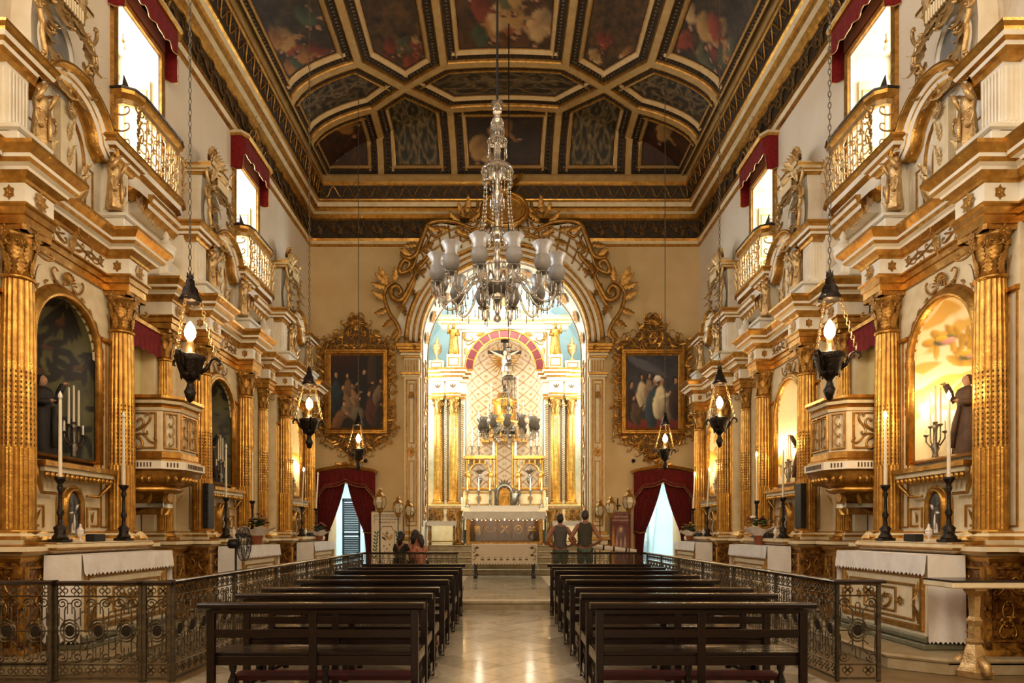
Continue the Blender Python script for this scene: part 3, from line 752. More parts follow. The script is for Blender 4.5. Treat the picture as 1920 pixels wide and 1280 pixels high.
def statue(mb, h, robe, skin, mis=(0, 1), arm=1, hair=True, seed=0):
    """robed standing figure, origin at its feet, facing +x"""
    R = random.Random(seed); ph = R.uniform(0, 6)
    pr = [(.175, 0), (.185, .03), (.17, .2), (.15, .4), (.135, .52), (.125, .6), (.14, .7), (.15, .78), (.12, .83), (.045, .86)]
    mb.add(lathe([(r*h, z*h) for r, z in pr], 28, lambda a, z: (1+.09*math.sin(a*7+ph+z*3/h)*max(0, 1-z/(h*.75)))*(1-.22*abs(math.cos(a)))), mis[0], smooth=True)
    mb.add(ball(1, 10, 7), mis[1], MX((.005*h, 0, .925*h), s=(.058*h, .052*h, .068*h)), True)
    mb.add(ball(1, 6, 4), mis[1], MX((.062*h, 0, .92*h), s=(.012*h, .009*h, .014*h)), True)
    mb.add(tube([(0, 0, .83*h), (0, 0, .88*h)], .03*h, 8), mis[1])
    if hair: mb.add(ball(1, 10, 7), mis[0], MX((-.014*h, 0, .935*h), s=(.058*h, .06*h, .068*h)), True)
    for s in (-1, 1):
        up = .25 if (arm == s or arm == 2) else 0
        sh = (.0, s*.125*h, .79*h); el = (.05*h, s*.175*h, (.64+up*.3)*h); wr = (.16*h, s*.09*h*(1+up*3), (.66+up)*h)
        mb.add(tube([sh, el, ((el[0]+wr[0])/2, (el[1]+wr[1])/2, (el[2]+wr[2])/2), wr], [.048*h, .046*h, .042*h, .036*h], 8), mis[0], smooth=True)
        mb.add(ball(1, 6, 4), mis[1], MX((wr[0]+.02*h, wr[1], wr[2]+.01*h), s=(.03*h, .018*h, .022*h)), True)
        for q in range(4): mb.add(tube([(wr[0]+.035*h, wr[1]+(q-1.5)*.009*h, wr[2]), (wr[0]+.065*h, wr[1]+(q-1.5)*.011*h, wr[2]+.012*h)], .0045*h, 4), mis[1])
    # front drapery fall
    mb.add(tube([(.12*h, .04*h, .62*h), (.15*h, .0, .4*h), (.17*h, -.03*h, .12*h)], [.02*h, .035*h, .03*h], 6), mis[0], smooth=True)

def put_urn(mb, M, s=1, mi=0):
    mb.add(cbox(-.1*s, .1*s, -.1*s, .1*s, 0, .06*s, .01*s), mi, M)
    mb.add(lathe([(.07*s, .06*s), (.04*s, .1*s), (.03*s, .16*s), (.05*s, .2*s), (.12*s, .3*s), (.15*s, .42*s), (.13*s, .46*s), (.16*s, .48*s), (.16*s, .51*s), (.1*s, .54*s), (.09*s, .6*s), (.04*s, .64*s), (.055*s, .7*s), (.0, .8*s)], 18, lambda a, z: 1+(.05*math.cos(a*12) if .2*s < z < .46*s else 0)), mi, M, True)
def frame_rect(mb, u0, u1, v0, v1, M, w=.03, h=.025, mi=0):
    mb.add(sweep(rect(u0, u1, v0, v1), [(0, 0), (.2*w, h), (.8*w, h), (w, 0)], True, -1), mi, M)
def ent_path():
    return [(0, -2.0), (.5, -2.0), (.5, -1.62), (.4, -1.62), (.4, -1.22), (.77, -1.22), (.77, -.78), (.46, -.78), (.46, .78), (.77, .78), (.77, 1.22), (.3, 1.22), (.3, 1.42), (0, 1.42)]
def make_retable(label):
    B = thing('side_retable', label, 'retable')
    # pedestal zone
    mb = MB(); pth = [(0, -1.98), (.52, -1.98), (.52, -1.6), (.42, -1.6), (.42, -1.3), (.78, -1.3), (.78, -.7), (.6, -.7), (.6, .7), (.78, .7), (.78, 1.3), (.35, 1.3), (.35, 1.42), (0, 1.42)]
    mb.add(prism(pth, 0, 1.2)); mb.add(sweep(pth, [(0, 0), (.06, 0), (.06, .18), (.03, .22), (0, .24)], False, 1)); mb.build('pedestal_course', ['gilt_panel'], B)
    mb = MB(); mb.add(sweep(pth, [(-.1, 1.12), (.01, 1.13), (.03, 1.17), (.02, 1.19), (.08, 1.22), (.1, 1.24), (.1, 1.29), (.06, 1.31), (-.5, 1.315)], False, 1, [0, 0, 0, 1, 0, 1, 0, 0])); 
    mb.build('base_cornice', ['gold', 'cream'], B)
    for y in (-1.0, 1.0):
        mb = MB(); K = MX((.78, y, 0)) @ WX; mb.add(prism(rect(-.2, .2, .34, 1.04), 0, .012), 0, K); o = mb.build('marble_panel', ['marble_panel'], B)
        mb = MB(); frame_rect(mb, -.23, .23, .3, 1.08, K, .035, .03); poly = rect(-.17, .17, .36, 1.02); carve_fill(mb, poly, 6, .17, 3, K, w0=.01, lo=True); mb.build('panel_frame', ['old_gold'], o)
        for yy, sg in ((y-.3, -1), (y+.3, 1)):
            K2 = np.array([[1, 0, 0, .6], [0, 0, sg, yy], [0, 1, 0, 0], [0, 0, 0, 1.]]); mb = MB()
            mb.add(prism(rect(-.11, .13, .34, 1.04), 0, .012), 0, K2); frame_rect(mb, -.13, .15, .3, 1.08, K2, .03, .025, 1); carve_fill(mb, rect(-.1, .1, .38, 1.0), 4, .16, 4, K2, w0=.01, lo=True, mi=1); mb.build('side_panel', ['marble_panel', 'old_gold'], o)
    mb = MB(); K = MX((.52, -1.79, 0)) @ WX; frame_rect(mb, -.15, .15, .3, 1.08, K, .03, .025); carve_fill(mb, rect(-.12, .12, .36, 1.02), 5, .16, 9, K, w0=.01, lo=True); mb.build('flank_panel', ['old_gold'], B)
    # gradine shelf behind the altar
    mb = MB(); sp = [(.5, -1.02), (.98, -1.02), (.98, 1.02), (.5, 1.02)]
    mb.add(sweep(sp, [(-.16, 1.205), (-.06, 1.207), (-.03, 1.225), (-.05, 1.235), (-.01, 1.255), (0, 1.27), (0, 1.31), (-.02, 1.325), (-.4, 1.33)], False, 1, [1, 0, 1, 0, 0, 1, 0, 1])); mb.add(prism([(.5, -.9), (.8, -.9), (.8, .9), (.5, .9)], .3, 1.25), 1)
    mb.add(prism([(.5, -1.0), (.97, -1.0), (.97, 1.0), (.5, 1.0)], 1.28, 1.328), 1); mb.build('gradine', ['gold', 'cream'], B)
    # body of the retable with the arched niche
    K = MX((.42, 0, 0)) @ WX; niche = arch_poly(.6, 2.33, 3.7, 16)
    mb = MB(); mb.add(holed(rect(-1.25, 1.25, 1.3, 4.7), [niche], 0, -.03), 0, K); mb.add(holed(rect(-1.98, -1.2, 1.3, 4.7), [], -.2, -.4), 0, K)
    mb.add(box(0, .415, 1.2, 1.249, 1.3, 4.7)); mb.add(box(0, .415, -1.249, -1.2, 1.3, 4.7)); mb.add(box(0, .38, 1.26, 1.38, 1.3, 4.7)); mb.build('body_panel', ['cream'], B)
    mb = MB(); bp = [(.0, -1.98), (.36, -1.98), (.36, -1.62), (.46, -1.22), (.72, -1.22), (.72, -.78), (.46, -.78), (.46, .78), (.72, .78), (.72, 1.22), (.4, 1.22), (.3, 1.4)]
    mb.add(sweep(bp, [(0, 1.3), (.04, 1.31), (.05, 1.36), (.03, 1.4), (.01, 1.43), (0, 1.45), (-.2, 1.45)], False, 1, [0, 1, 0, 1, 0, 1])); mb.build('plinth_moulding', ['gold', 'cream'], B)
    mb = MB(); mb.add(sweep([(.6, 2.33), (.6, 3.7)]+arc(0, 3.7, .6, .6, 0, PI, 18)[1:]+[(-.6, 2.33)], [(0, -.02), (0, .05), (.02, .075), (.06, .075), (.08, .05), (.1, .055), (.13, .02), (.15, 0)], False, 1), 0, K, True)
    mb.add(sweep(rect(-.6, .6, 2.25, 2.33), [(0, 0), (.02, .06), (.05, 0)], True, 1), 0, K); mb.build('niche_frame', ['gold'], B)
    mb = MB()
    for i in range(34):
        a = -.35+(PI+.7)*i/33; u, v_ = (.79*math.cos(a), 3.7+.79*math.sin(a))
        mb.add(LFS, 0, K @ MX((u, v_, .0), rz=a+(PI if i % 2 else .2)*.5, s=(.1, .13, .1)), True)
    for u in (-.8, .8):
        for i in range(5): mb.add(LFS, 0, K @ MX((u, 3.0+.11*i, 0), rz=.3*(1 if u > 0 else -1), s=(.1, .13, .08)), True)
    mb.add(SHELL, 0, K @ MX((0, 4.5, .03), s=.13), True)
    for d in (-1, 1): mb.add(CS, 0, K @ MX((.2*d, 4.5, .02), rz=.6*d, s=(.24*d, .24, .24)), True)
    mb.build('arch_garland', ['old_gold'], B, 'stuff')
    for u in (-1.16, -.78, .78, 1.16):
        mb = MB(); frame_rect(mb, u-.07, u+.07, 1.5, 4.0, K, .02, .018); mb.build('strip_frame', ['gold'], B)
        mb = MB(); mb.add(sweep([(u-.09, 4.02), (u+.09, 4.02)], [(-.03, 0), (-.02, .05), (.02, .05), (.03, 0)], False, 1), 0, K); mb.build('strip_band', ['gold'], B)
    # sill below the niche with brackets
    mb = MB(); mb.add(box(.4, .66, -.72, .72, 2.2, 2.26)); mb.add(box(.4, .62, -.68, .68, 2.14, 2.2), 1)
    for i in range(15): mb.add(ball(1, 6, 4), 0, MX((.61, -.63+.09*i, 2.1), s=(.03, .035, .045)), True)
    for d in (-1, 1):
        mb.add(tube([(.55, d*.72, 2.2), (.55, d*.7, 2.05), (.52, d*.6, 1.96), (.5, d*.55, 1.9), (.5, d*.3, 1.9)], [.03, .03, .025, .02, .018], 6), 0, None, True)
        mb.add(sweep([(d*.42, 1.5), (d*.42, 1.75), (d*.66, 1.75), (d*.66, 1.52), (d*.5, 1.52)], [(-.015, 0), (-.01, .02), (.01, .02), (.015, 0)], False, 1), 0, K)
        mb.add(LF, 0, K @ MX((d*.54, 1.56, 0), rz=.2*d, s=.17), True)
    mb.build('niche_sill', ['gold', 'cream'], B)
    # small glazed shrine
    K3 = MX((.46, 0, 0)) @ WX; mb = MB(); sa = arch_poly(.14, 1.42, 1.78, 10)
    mb.add(sweep([(.14, 1.42), (.14, 1.78)]+arc(0, 1.78, .14, .16, 0, PI, 10)[1:]+[(-.14, 1.42)], [(0, -.03), (0, .08), (.02, .1), (.04, .08), (.055, -.03)], False, 1), 0, K3, True)
    for d in (-1, 1):
        for i in range(6):
            a = (.1+.22*i)*d+PI/2; mb.add(LFS, 0, K3 @ MX((.2*math.cos(a), 1.8+.2*math.sin(a), .05), rz=a, s=.1), True)
    o = mb.build('shrine', ['gold'], B); mb = MB(); mb.add(prism(sa, -.03, 0), 0, K3); mb.build('shrine_back', ['shield'], o); mb = MB(); mb.add(prism(sa, .05, .054), 0, K3); mb.build('shrine_glass', ['clear_glass'], o)
    mb = MB(); statue(mb, .38, 0, 1); inst(mb.mesh('shrine_figure', ['petal_white', 'statue_skin']), 'shrine_figure', o, MX((.47, 0, 1.43)))
    # columns
    for y in (-1.0, 1.0): put_column(COLM, B, .55, y)
    put_column(COLF, B, .3, -1.8, 'flank_column')
    # entablature
    mb = MB(); E = ent_path()
    mb.add(sweep(E, [(-.45, 4.695), (0, 4.69), (0, 4.78), (.02, 4.79), (.02, 4.86), (.05, 4.88), (.05, 4.9)], False, 1, [0]*6))
    mb.add(sweep(E, [(.05, 4.9), (.012, 4.91), (.012, 5.11), (.03, 5.12), (.04, 5.15)], False, 1, [1, 1, 0, 0]))
    mb.add(sweep(E, [(.04, 5.15), (.07, 5.17), (.11, 5.2), (.12, 5.23), (.17, 5.25), (.19, 5.29), (.19, 5.33), (.24, 5.38), (.26, 5.4), (.26, 5.44), (-.4, 5.46)], False, 1, [0, 0, 1, 1, 0, 1, 0, 0, 0, 0])); 
    ent = mb.build('entablature', ['gold', 'white_paint'], B)
    for u, x in ((-1.0, .77), (1.0, .77), (-1.81, .5)):
        mb = MB(); mb.add(ROS, 0, MX((x, u, 5.01)) @ WX @ MX(s=(.12, .12, .12)), True); mb.build('rosette', ['old_gold'], ent)
    for yy, sg in ((-1.22, -1), (-.78, 1), (.78, -1), (1.22, 1)):
        mb = MB(); K2 = np.array([[1, 0, 0, .62], [0, 0, sg, yy], [0, 1, 0, 5.01], [0, 0, 0, 1.]]); mb.add(ROSL, 0, K2 @ MX(s=(.07, .09, .08)), True); mb.build('side_rosette', ['old_gold'], ent)
    mb = MB(); K2 = MX((.46, 0, 5.01)) @ WX
    for d in (-1, 1):
        for i in range(3): mb.add(SS if i % 2 else CS, 0, K2 @ MX((d*(.18+.19*i), 0, 0), rz=.5*d, s=(.22*d, .2, .2)), True)
        mb.add(LF, 0, K2 @ MX((d*.62, -.07, 0), rz=-.4*d, s=.16), True)
        mb.add(tube([(.48, d*.12, 4.96), (.49, d*.4, 5.05), (.48, d*.68, 4.97)], .012, 4)); mb.add(tube([(.48, d*.12, 5.06), (.49, d*.4, 4.97), (.48, d*.68, 5.06)], .012, 4))
    mb.add(CS, 0, K2 @ MX((0, .09, .16), s=.2), True); mb.add(LF, 0, K2 @ MX((0, -.16, .03), s=.34), True); mb.build('frieze_relief', ['old_gold'], ent)
    # attic
    K4 = MX((.36, 0, 0)) @ WX
    shield_hole = arch_poly(.34, 5.75, 6.25, 10)
    outl = [(-1.3, 5.44), (1.3, 5.44), (1.3, 6.5), (.72, 6.5)]+arc(0, 6.45, .7, .55, .12, PI-.12, 14)+[(-.72, 6.5), (-1.3, 6.5)]
    mb = MB(); mb.add(prism(outl, -.3, 0), 0, K4); mb.add(box(0, .3, -1.98, -1.28, 5.44, 5.9)); mb.build('attic_panel', ['white_paint'], B)
    for y in (-1.0, 1.0):
        mb = MB(); mb.add(cbox(.2, .72, y-.24, y+.24, 5.46, 5.66, .01)); mb.add(sweep([(.2, y-.24), (.72, y-.24), (.72, y+.24), (.2, y+.24)], [(0, 5.66), (.03, 5.68), (.03, 5.72), (-.1, 5.73)], False, 1), 1); mb.build('attic_plinth', ['white_paint', 'gold'], B)
        mb = MB(); mb.add(box(.3, .54, y-.17, y+.17, 5.7, 6.46))
        for i in range(6): u = y-.125+.05*i; mb.add(cbox(.54, .56, u-.013, u+.013, 5.8, 6.38, .005))
        for sg in (-1, 1):
            for i in range(4): mb.add(cbox(.34+.05*i, .365+.05*i, y+sg*.17-.01, y+sg*.17+.01, 5.8, 6.38, .004))
        p_ = mb.build('attic_pier', ['white_paint'], B)
        mb = MB(); ya = y*.72; statue(mb, .72, 0, 0, arm=2, seed=int(y*3)+9); mb.add(SHELL, 0, MX((.0, 0, .76)) @ WX @ MX(s=.1), True)
        for d in (-1, 1): mb.add(CS, 0, MX((.05, d*.12, .3)) @ WX @ MX(rz=d*.4, s=(.2*d, .3, .25)), True); mb.add(LF, 0, MX((.02, d*.14, .0)) @ WX @ MX(rz=-d*.4, s=.25), True)
        inst(mb.mesh('herm_figure', ['pale_gold']), 'herm_figure', B, MX((.6, ya, 5.74), s=(1, .8, 1)))
        mb = MB(); q = [(.0, y-.26), (.56, y-.26), (.56, y+.26), (.0, y+.26)]
        mb.add(sweep(q, [(-.1, 6.42), (.0, 6.43), (.02, 6.47), (.06, 6.5), (.07, 6.54), (.12, 6.56), (.14, 6.6), (.14, 6.64), (.17, 6.67), (.17, 6.7), (-.2, 6.72)], False, 1, [0, 0, 0, 1, 0, 1, 0, 0, 0, 0])); mb.build('attic_cornice', ['gold', 'white_paint'], B)
    # link cornices to the balconies
    for a, b in ((-2.3, -1.26), (1.26, 1.45)):
        mb = MB(); mb.add(sweep([(.2, a), (.2, b)], [(0, 6.4), (.03, 6.44), (.08, 6.48), (.09, 6.54), (.15, 6.57), (.17, 6.62), (.17, 6.68), (-.2, 6.7)], False, 1, [0, 0, 1, 0, 1, 0, 0]), 0); mb.add(box(0, .2, a, b, 6.4, 6.69), 1); mb.build('link_cornice', ['gold', 'white_paint'], B)
    # arched pediment
    ap = [(-.78, 6.5), (-.70, 6.56)]+arc(0, 6.5, .68, .56, PI-.15, .15, 20)+[(.70, 6.56), (.78, 6.5)]
    mb = MB(); mb.add(sweep(ap, [(-.2, 0), (-.2, .1), (-.17, .14), (-.14, .15), (-.11, .18), (-.07, .18), (-.05, .22), (-.0, .24), (.02, .27), (.02, .3), (-.02, .3), (-.02, -.3)][::1], False, -1, [0, 0, 0, 1, 0, 1, 0, 0, 0, 0, 0]), 0, K4, True); mb.build('arched_pediment', ['gold', 'white_paint'], B)
    mb = MB(); mb.add(sweep([(.42, 5.62), (.42, 6.2)]+arc(0, 6.2, .42, .5, 0, PI, 14)[1:]+[(-.42, 5.62)], [(0, 0), (.01, .03), (.03, .03), (.04, 0)], False, 1), 0, K4)
    mb.add(sweep([(.25, 5.6), (.25, 6.15)]+arc(0, 6.15, .25, .3, 0, PI, 12)[1:]+[(-.25, 5.6)], [(0, 0), (.01, .03), (.03, .03), (.04, 0)], False, 1), 0, K4)
    for d in (-1, 1): frame_rect(mb, min(d*.46, d*.64), max(d*.46, d*.64), 5.6, 6.2, K4, .02, .02)
    mb.build('attic_frames', ['old_gold'], B)
    mb = MB(); mb.add(cbox(.36, .46, -.14, .14, 5.5, 6.7, .01)); mb.build('keystone_strip', ['cream'], B)
    mb = MB()
    for v_ in (5.6, 5.95, 6.25): mb.add(LF, 0, K4 @ MX((0, v_, .1), s=.28), True)
    mb.add(ROS, 0, K4 @ MX((0, 6.62, .12), s=.12), True)
    for d in (-1, 1):
        for q, v_ in enumerate((5.6, 5.82, 6.0)): mb.add(LF, 0, K4 @ MX((d*(.2+.06*q), v_, .06), rz=-d*.5, s=.26), True)
        mb.add(SS, 0, K4 @ MX((d*.3, 5.7, .08), rz=d*.9, s=(d*.35, .35, .35)), True)
    mb.build('attic_relief', ['pale_gold'], B)
    mb = MB()
    for i in range(9): mb.add(LFS, 0, MX((.47, 1.5+.07*i, 6.2-.015*i)) @ WX @ MX(rz=-.6+1.2*(i % 2), s=.16), True)
    mb.build('leaf_cord', ['old_gold'], B)
    # crowning cartouche
    C_ = inst(MB().add(prism([(-.34, 7.0), (.34, 7.0), (.36, 7.5), (.3, 8.1), (-.3, 8.1), (-.36, 7.5)], -.2, .12), 0, MX((.12, 0, 0)) @ WX).mesh('cartouche', ['white_paint']), 'cartouche', B)
    K5 = MX((.28, 0, 0)) @ WX
    mb = MB(); mb.add(prism(arc(0, 7.38, .25, .33, 0, 2*PI, 20)[:-1], -.02, .03), 0, K5); mb.build('shield', ['shield'], C_)
    mb = MB(); mb.add(sweep(arc(0, 7.38, .25, .33, 0, 2*PI, 24)[:-1], [(0, .0), (.0, .06), (.04, .07), (.06, 0)], True, -1 if False else 1), 0, K5, True); mb.build('shield_rim', ['white_paint'], C_)
    mb = MB(); hp = [(.0, -.42), (.42, -.42), (.42, -.3), (.5, -.12), (.5, .12), (.42, .3), (.42, .42), (.0, .42)]
    mb.add(sweep(hp, [(-.1, 8.02), (-.02, 8.04), (.02, 8.09), (.06, 8.12), (.06, 8.17), (-.2, 8.2)], False, 1, [0, 0, 1, 0, 0])); mb.add(prism(hp, 8.04, 8.16), 1); mb.build('cartouche_hood', ['gold', 'cream'], C_)
    mb = MB()
    for d in (-1, 1):
        for (u, v_, s_, a, g) in ((.32, 7.9, .42, .3, LF), (.24, 7.95, .5, PI, LF), (.36, 7.7, .4, PI+.2, LF), (.42, 7.55, .36, 1.6, CS), (.38, 7.3, .4, PI-.3, LF), (.44, 7.15, .34, 1.2, SS), (.3, 7.05, .42, PI-.5, LF), (.12, 7.98, .32, PI+.2, LF), (.16, 6.98, .3, 1.0, CS), (.2, 7.85, .3, 2.8, LF), (.33, 7.45, .3, 3.4, LF), (.46, 7.85, .3, .9, CS), (.1, 7.8, .26, .4, SS), (.5, 7.65, .26, 2.2, CS)):
            mb.add(g, 0, K5 @ MX((d*u, v_, .14), rz=a*d, s=(s_*d*1.3, s_*1.12, s_*1.7)), True)
    mb.add(LF, 0, K5 @ MX((0, 7.95, .15), rz=PI, s=.35), True); mb.add(SHELL, 0, K5 @ MX((0, 7.78, .1), s=.2), True)
    for i in range(9): mb.add(lathe([(.02, 0), (.02, .16)], 5), 1, MX((.5, -.2+.05*i, 7.84))); 
    mb.build('carved_drapery', ['pale_gold', 'cream'], C_, 'stuff')
    mb = MB(); mb.add(cbox(.1, .42, -.2, .2, 8.2, 8.36, .02), 1)
    for i in range(7):
        a = -.9+1.8*i/6
        mb.add(LF, 0, MX((.28, .14*a, 8.36)) @ WX @ MX(rz=-a*.45, s=(.35, .36-.08*abs(a), .35)), True); mb.add(LF, 0, MX((.36, .2*a, 8.3)) @ WX @ MX(rz=-a*.8, s=(.3, .22, .4)), True)
    mb.add(ball(1, 8, 6), 0, MX((.32, 0, 8.6), s=(.07, .07, .085)), True); mb.build('flaming_crest', ['old_gold', 'cream'], C_)
    # urn above the flank column
    mb = MB(); mb.add(cbox(.12, .5, -1.98, -1.62, 5.46, 5.58, .01)); put_urn(mb, MX((.32, -1.8, 5.58)), .95); mb.build('flank_urn', ['white_paint'], B)
    mb = MB(); K6 = MX((.2, 0, 0)) @ WX
    for i in range(6): mb.add(LF, 0, K6 @ MX((1.5, 4.5+.09*i, 0), rz=-.9+.1*i, s=.3), True)
    mb.build('side_spray', ['pale_gold'], B)
    return B
CEN = (8.4, 12.9, 17.4); BAY = ('nearest', 'middle', 'farthest')
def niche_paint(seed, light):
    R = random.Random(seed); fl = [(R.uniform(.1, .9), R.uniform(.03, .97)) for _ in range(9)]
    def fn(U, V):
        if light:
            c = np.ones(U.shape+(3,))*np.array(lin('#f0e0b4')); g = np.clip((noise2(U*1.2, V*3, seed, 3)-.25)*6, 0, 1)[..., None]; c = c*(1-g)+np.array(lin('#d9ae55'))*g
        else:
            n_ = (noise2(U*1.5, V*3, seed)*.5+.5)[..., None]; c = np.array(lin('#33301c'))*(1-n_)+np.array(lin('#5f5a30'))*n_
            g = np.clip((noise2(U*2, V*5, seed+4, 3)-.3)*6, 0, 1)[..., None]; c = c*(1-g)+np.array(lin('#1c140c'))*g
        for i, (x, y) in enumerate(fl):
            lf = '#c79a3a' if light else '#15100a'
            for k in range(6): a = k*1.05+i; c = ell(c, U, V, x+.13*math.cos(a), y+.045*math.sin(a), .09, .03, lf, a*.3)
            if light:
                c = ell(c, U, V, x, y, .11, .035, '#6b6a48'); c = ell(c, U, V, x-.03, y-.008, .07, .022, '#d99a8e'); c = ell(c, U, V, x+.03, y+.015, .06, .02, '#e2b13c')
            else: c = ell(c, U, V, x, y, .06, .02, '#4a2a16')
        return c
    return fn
proto = make_retable('nearest left white and gilt side retable with fluted columns')
proto['group'] = 'white and gilt side retables'
ret = {}
for s in (-1, 1):
    for i, c in enumerate(CEN):
        sd = 'left' if s < 0 else 'right'; lb = '%s %s white and gilt side retable between gilded fluted columns' % (BAY[i], sd)
        o = proto if (s < 0 and i == 0) else dup(proto, (0, 0, 0), lb)
        o.location = (s*A, c, 0); o['label'] = lb; ret[(s, i)] = o
        if s > 0: o.scale = (-1, 1, 1)
for s in (-1, 1):
    for i, c in enumerate(CEN):
        o = ret[(s, i)]     # niche painting differs by side; dark of the unlit ones is in the colour
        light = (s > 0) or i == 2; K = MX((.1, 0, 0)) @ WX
        def npos(U, V):
            z = 2.31+1.99*V; R_ = np.sqrt(np.clip(.36-np.clip(z-3.7, 0, .6)**2, 1e-5, 1)); t = PI*U
            return np.stack((.41-.36*np.sin(t)*(R_/.6), -R_*np.cos(t), z), -1)
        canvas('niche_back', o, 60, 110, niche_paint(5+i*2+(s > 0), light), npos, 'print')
        add_one(box(.06, .42, -.58, .58, 2.29, 2.332), 'niche_floor', ['cream' if light else 'dark_gold'], o)  # floor coloured darker where the niche is unlit
        if light: point('niche_bulb', (s*(A-.3), c+.40, 3.15), 14, (1, .74, .4), .06)

# ================================================================== CHANCEL ARCH, PAINTINGS, DOORS
def smooth(pts, k=6):
    P = [np.array(p, float) for p in pts]; P = [2*P[0]-P[1]]+P+[2*P[-1]-P[-2]]; out = []
    for i in range(1, len(P)-2):
        for j in range(k):
            t = j/k; a, b, c, d = P[i-1:i+3]; out.append(.5*((2*b)+(c-a)*t+(2*a-5*b+4*c-d)*t*t+(3*b-a-3*c+d)*t**3))
    out.append(P[-2]); return np.array(out)
def taper(n, r, e=.35): return [r*(e+(1-e)*math.sin(PI*min(1, max(0, i/(n-1)))*.9+.15)) for i in range(n)]
AC = 7.09
T = thing('chancel_arch', 'great white and gilt arch with latticed carved crest on the end wall', 'arch', (0, D, 0))
K = WB
mb = MB(); arcp = arc(0, AC, 2.5, 2.5, 0, PI, 40)
mb.add(sweep(arcp, [(-.02, -.02), (-.02, .1), (.02, .14), (.06, .14), (.08, .11), (.17, .11), (.19, .14), (.23, .14), (.25, .11), (.34, .11), (.36, .15), (.42, .19), (.48, .17), (.5, 0)], False, 1, [0, 0, 0, 0, 1, 0, 0, 0, 1, 0, 0, 0, 0]), 0, K, True); mb.build('archivolt', ['old_gold', 'white_paint'], T)
mb = MB(); v, f, _ = sweep([(2.5, .17)]+arc(0, AC, 2.5, 2.5, 0, PI, 40)+[(-2.5, .17)], [(-.015, 0), (-.015, -1.62)]); mb.add((v, f), 0, K)
mb.build('arch_soffit', ['white_paint'], T)
mb = MB()
for w_ in (-.12, -1.45): mb.add(sweep([(2.48, 1.6)]+arc(0, AC, 2.48, 2.48, 0, PI, 40)+[(-2.48, 1.6)], [(-.03, w_), (-.035, w_-.03), (-.0, w_-.05)]), 0, K)
for a in np.linspace(.15, PI-.15, 11):
    R3 = MX((2.46*math.cos(a), AC+2.46*math.sin(a), -.8), rz=a+PI) @ np.array([[0, 0, 1, 0], [0, 1, 0, 0], [-1, 0, 0, 0], [0, 0, 0, 1.]]); mb.add(ROS, 0, K @ R3 @ MX(s=(.4, .22, .2)), True)
for sx in (-1, 1):
    for z in (2.2, 3.2, 4.2, 5.2, 6.2):
        K2 = np.array([[0, 0, -sx, sx*2.48], [1, 0, 0, .8], [0, 1, 0, z], [0, 0, 0, 1.]])
        for g, dz, rr in ((SS, 0, 0), (LF, -.42, 0), (CS, .3, 1.5)): mb.add(g, 0, K2 @ MX((0, dz, 0), rz=rr, s=(.5, .5, .4)), True)
    K2 = np.array([[0, 0, -sx, sx*2.485], [1, 0, 0, .8], [0, 1, 0, 0], [0, 0, 0, 1.]])
    mb.add(sweep(rect(-.45, .45, 1.8, 6.6), [(0, 0), (.02, .03), (.05, .03), (.07, 0)], True, -1), 0, K2)
mb.build('soffit_relief', ['old_gold'], T)
for sx in (-1, 1):
    P_ = inst(MB().add(cbox(2.53, 2.98, -.2, 0, 1.45, 6.95, .01), 0, np.diag([sx, 1., 1, 1])).mesh('pilaster', ['cream']), 'pilaster', T)
    Ks = np.diag([sx, 1., 1, 1]) @ WB
    mb = MB(); hp = [(2.5, 0), (2.5, .22), (3.02, .22), (3.02, 0)]
    def blk(o, z0, z1, mi): MB().add(cbox(2.5-o*.3, 3.0+o, -.22-o, 0, z0, z1, .008), 0, np.diag([sx, 1., 1, 1])).build('moulding', [['gold', 'cream'][mi]], P_)
    for o, z0, z1, mi in ((.18, 6.88, 6.97, 0), (.15, 6.8, 6.88, 0), (.1, 6.72, 6.8, 0), (.06, 6.64, 6.72, 1), (.02, 6.58, 6.64, 0), (.06, 6.08, 6.16, 0), (.03, 6.02, 6.08, 1), (.03, 1.36, 1.45, 0), (.08, 1.28, 1.36, 1), (.12, 1.2, 1.28, 0), (.05, 1.05, 1.2, 1), (.12, .95, 1.05, 0), (.15, .85, .95, 1), (.08, .3, .85, 1), (.16, .16, .3, 0)): blk(o, z0, z1, mi)
    mb = MB()
    for i in range(5): mb.add(cbox(2.57+.085*i, 2.61+.085*i, -.225, -.19, 6.2, 6.52, .005), 0, np.diag([sx, 1., 1, 1]))
    mb.add(sweep(rect(2.59, 2.92, 1.6, 5.95), [(0, .2), (.01, .225), (.035, .225), (.045, .2)], True, -1), 0, Ks)
    mb.add(sweep(rect(2.67, 2.84, 1.72, 3.55), [(0, .2), (.01, .215), (.02, .215), (.03, .2)], True, -1), 0, Ks); mb.add(sweep(rect(2.67, 2.84, 4.05, 5.83), [(0, .2), (.01, .215), (.02, .215), (.03, .2)], True, -1), 0, Ks)
    mb.add(ROS, 0, Ks @ MX((2.755, 3.8, .2), s=(.13, .2, .15)), True)
    for z, r_ in ((5.6, PI), (1.85, 0)):
        for q in (-.35, 0, .35): mb.add(LF, 0, Ks @ MX((2.755, z, .2), rz=r_+q, s=.26), True)
    mb.build('pilaster_gilding', ['old_gold'], P_)
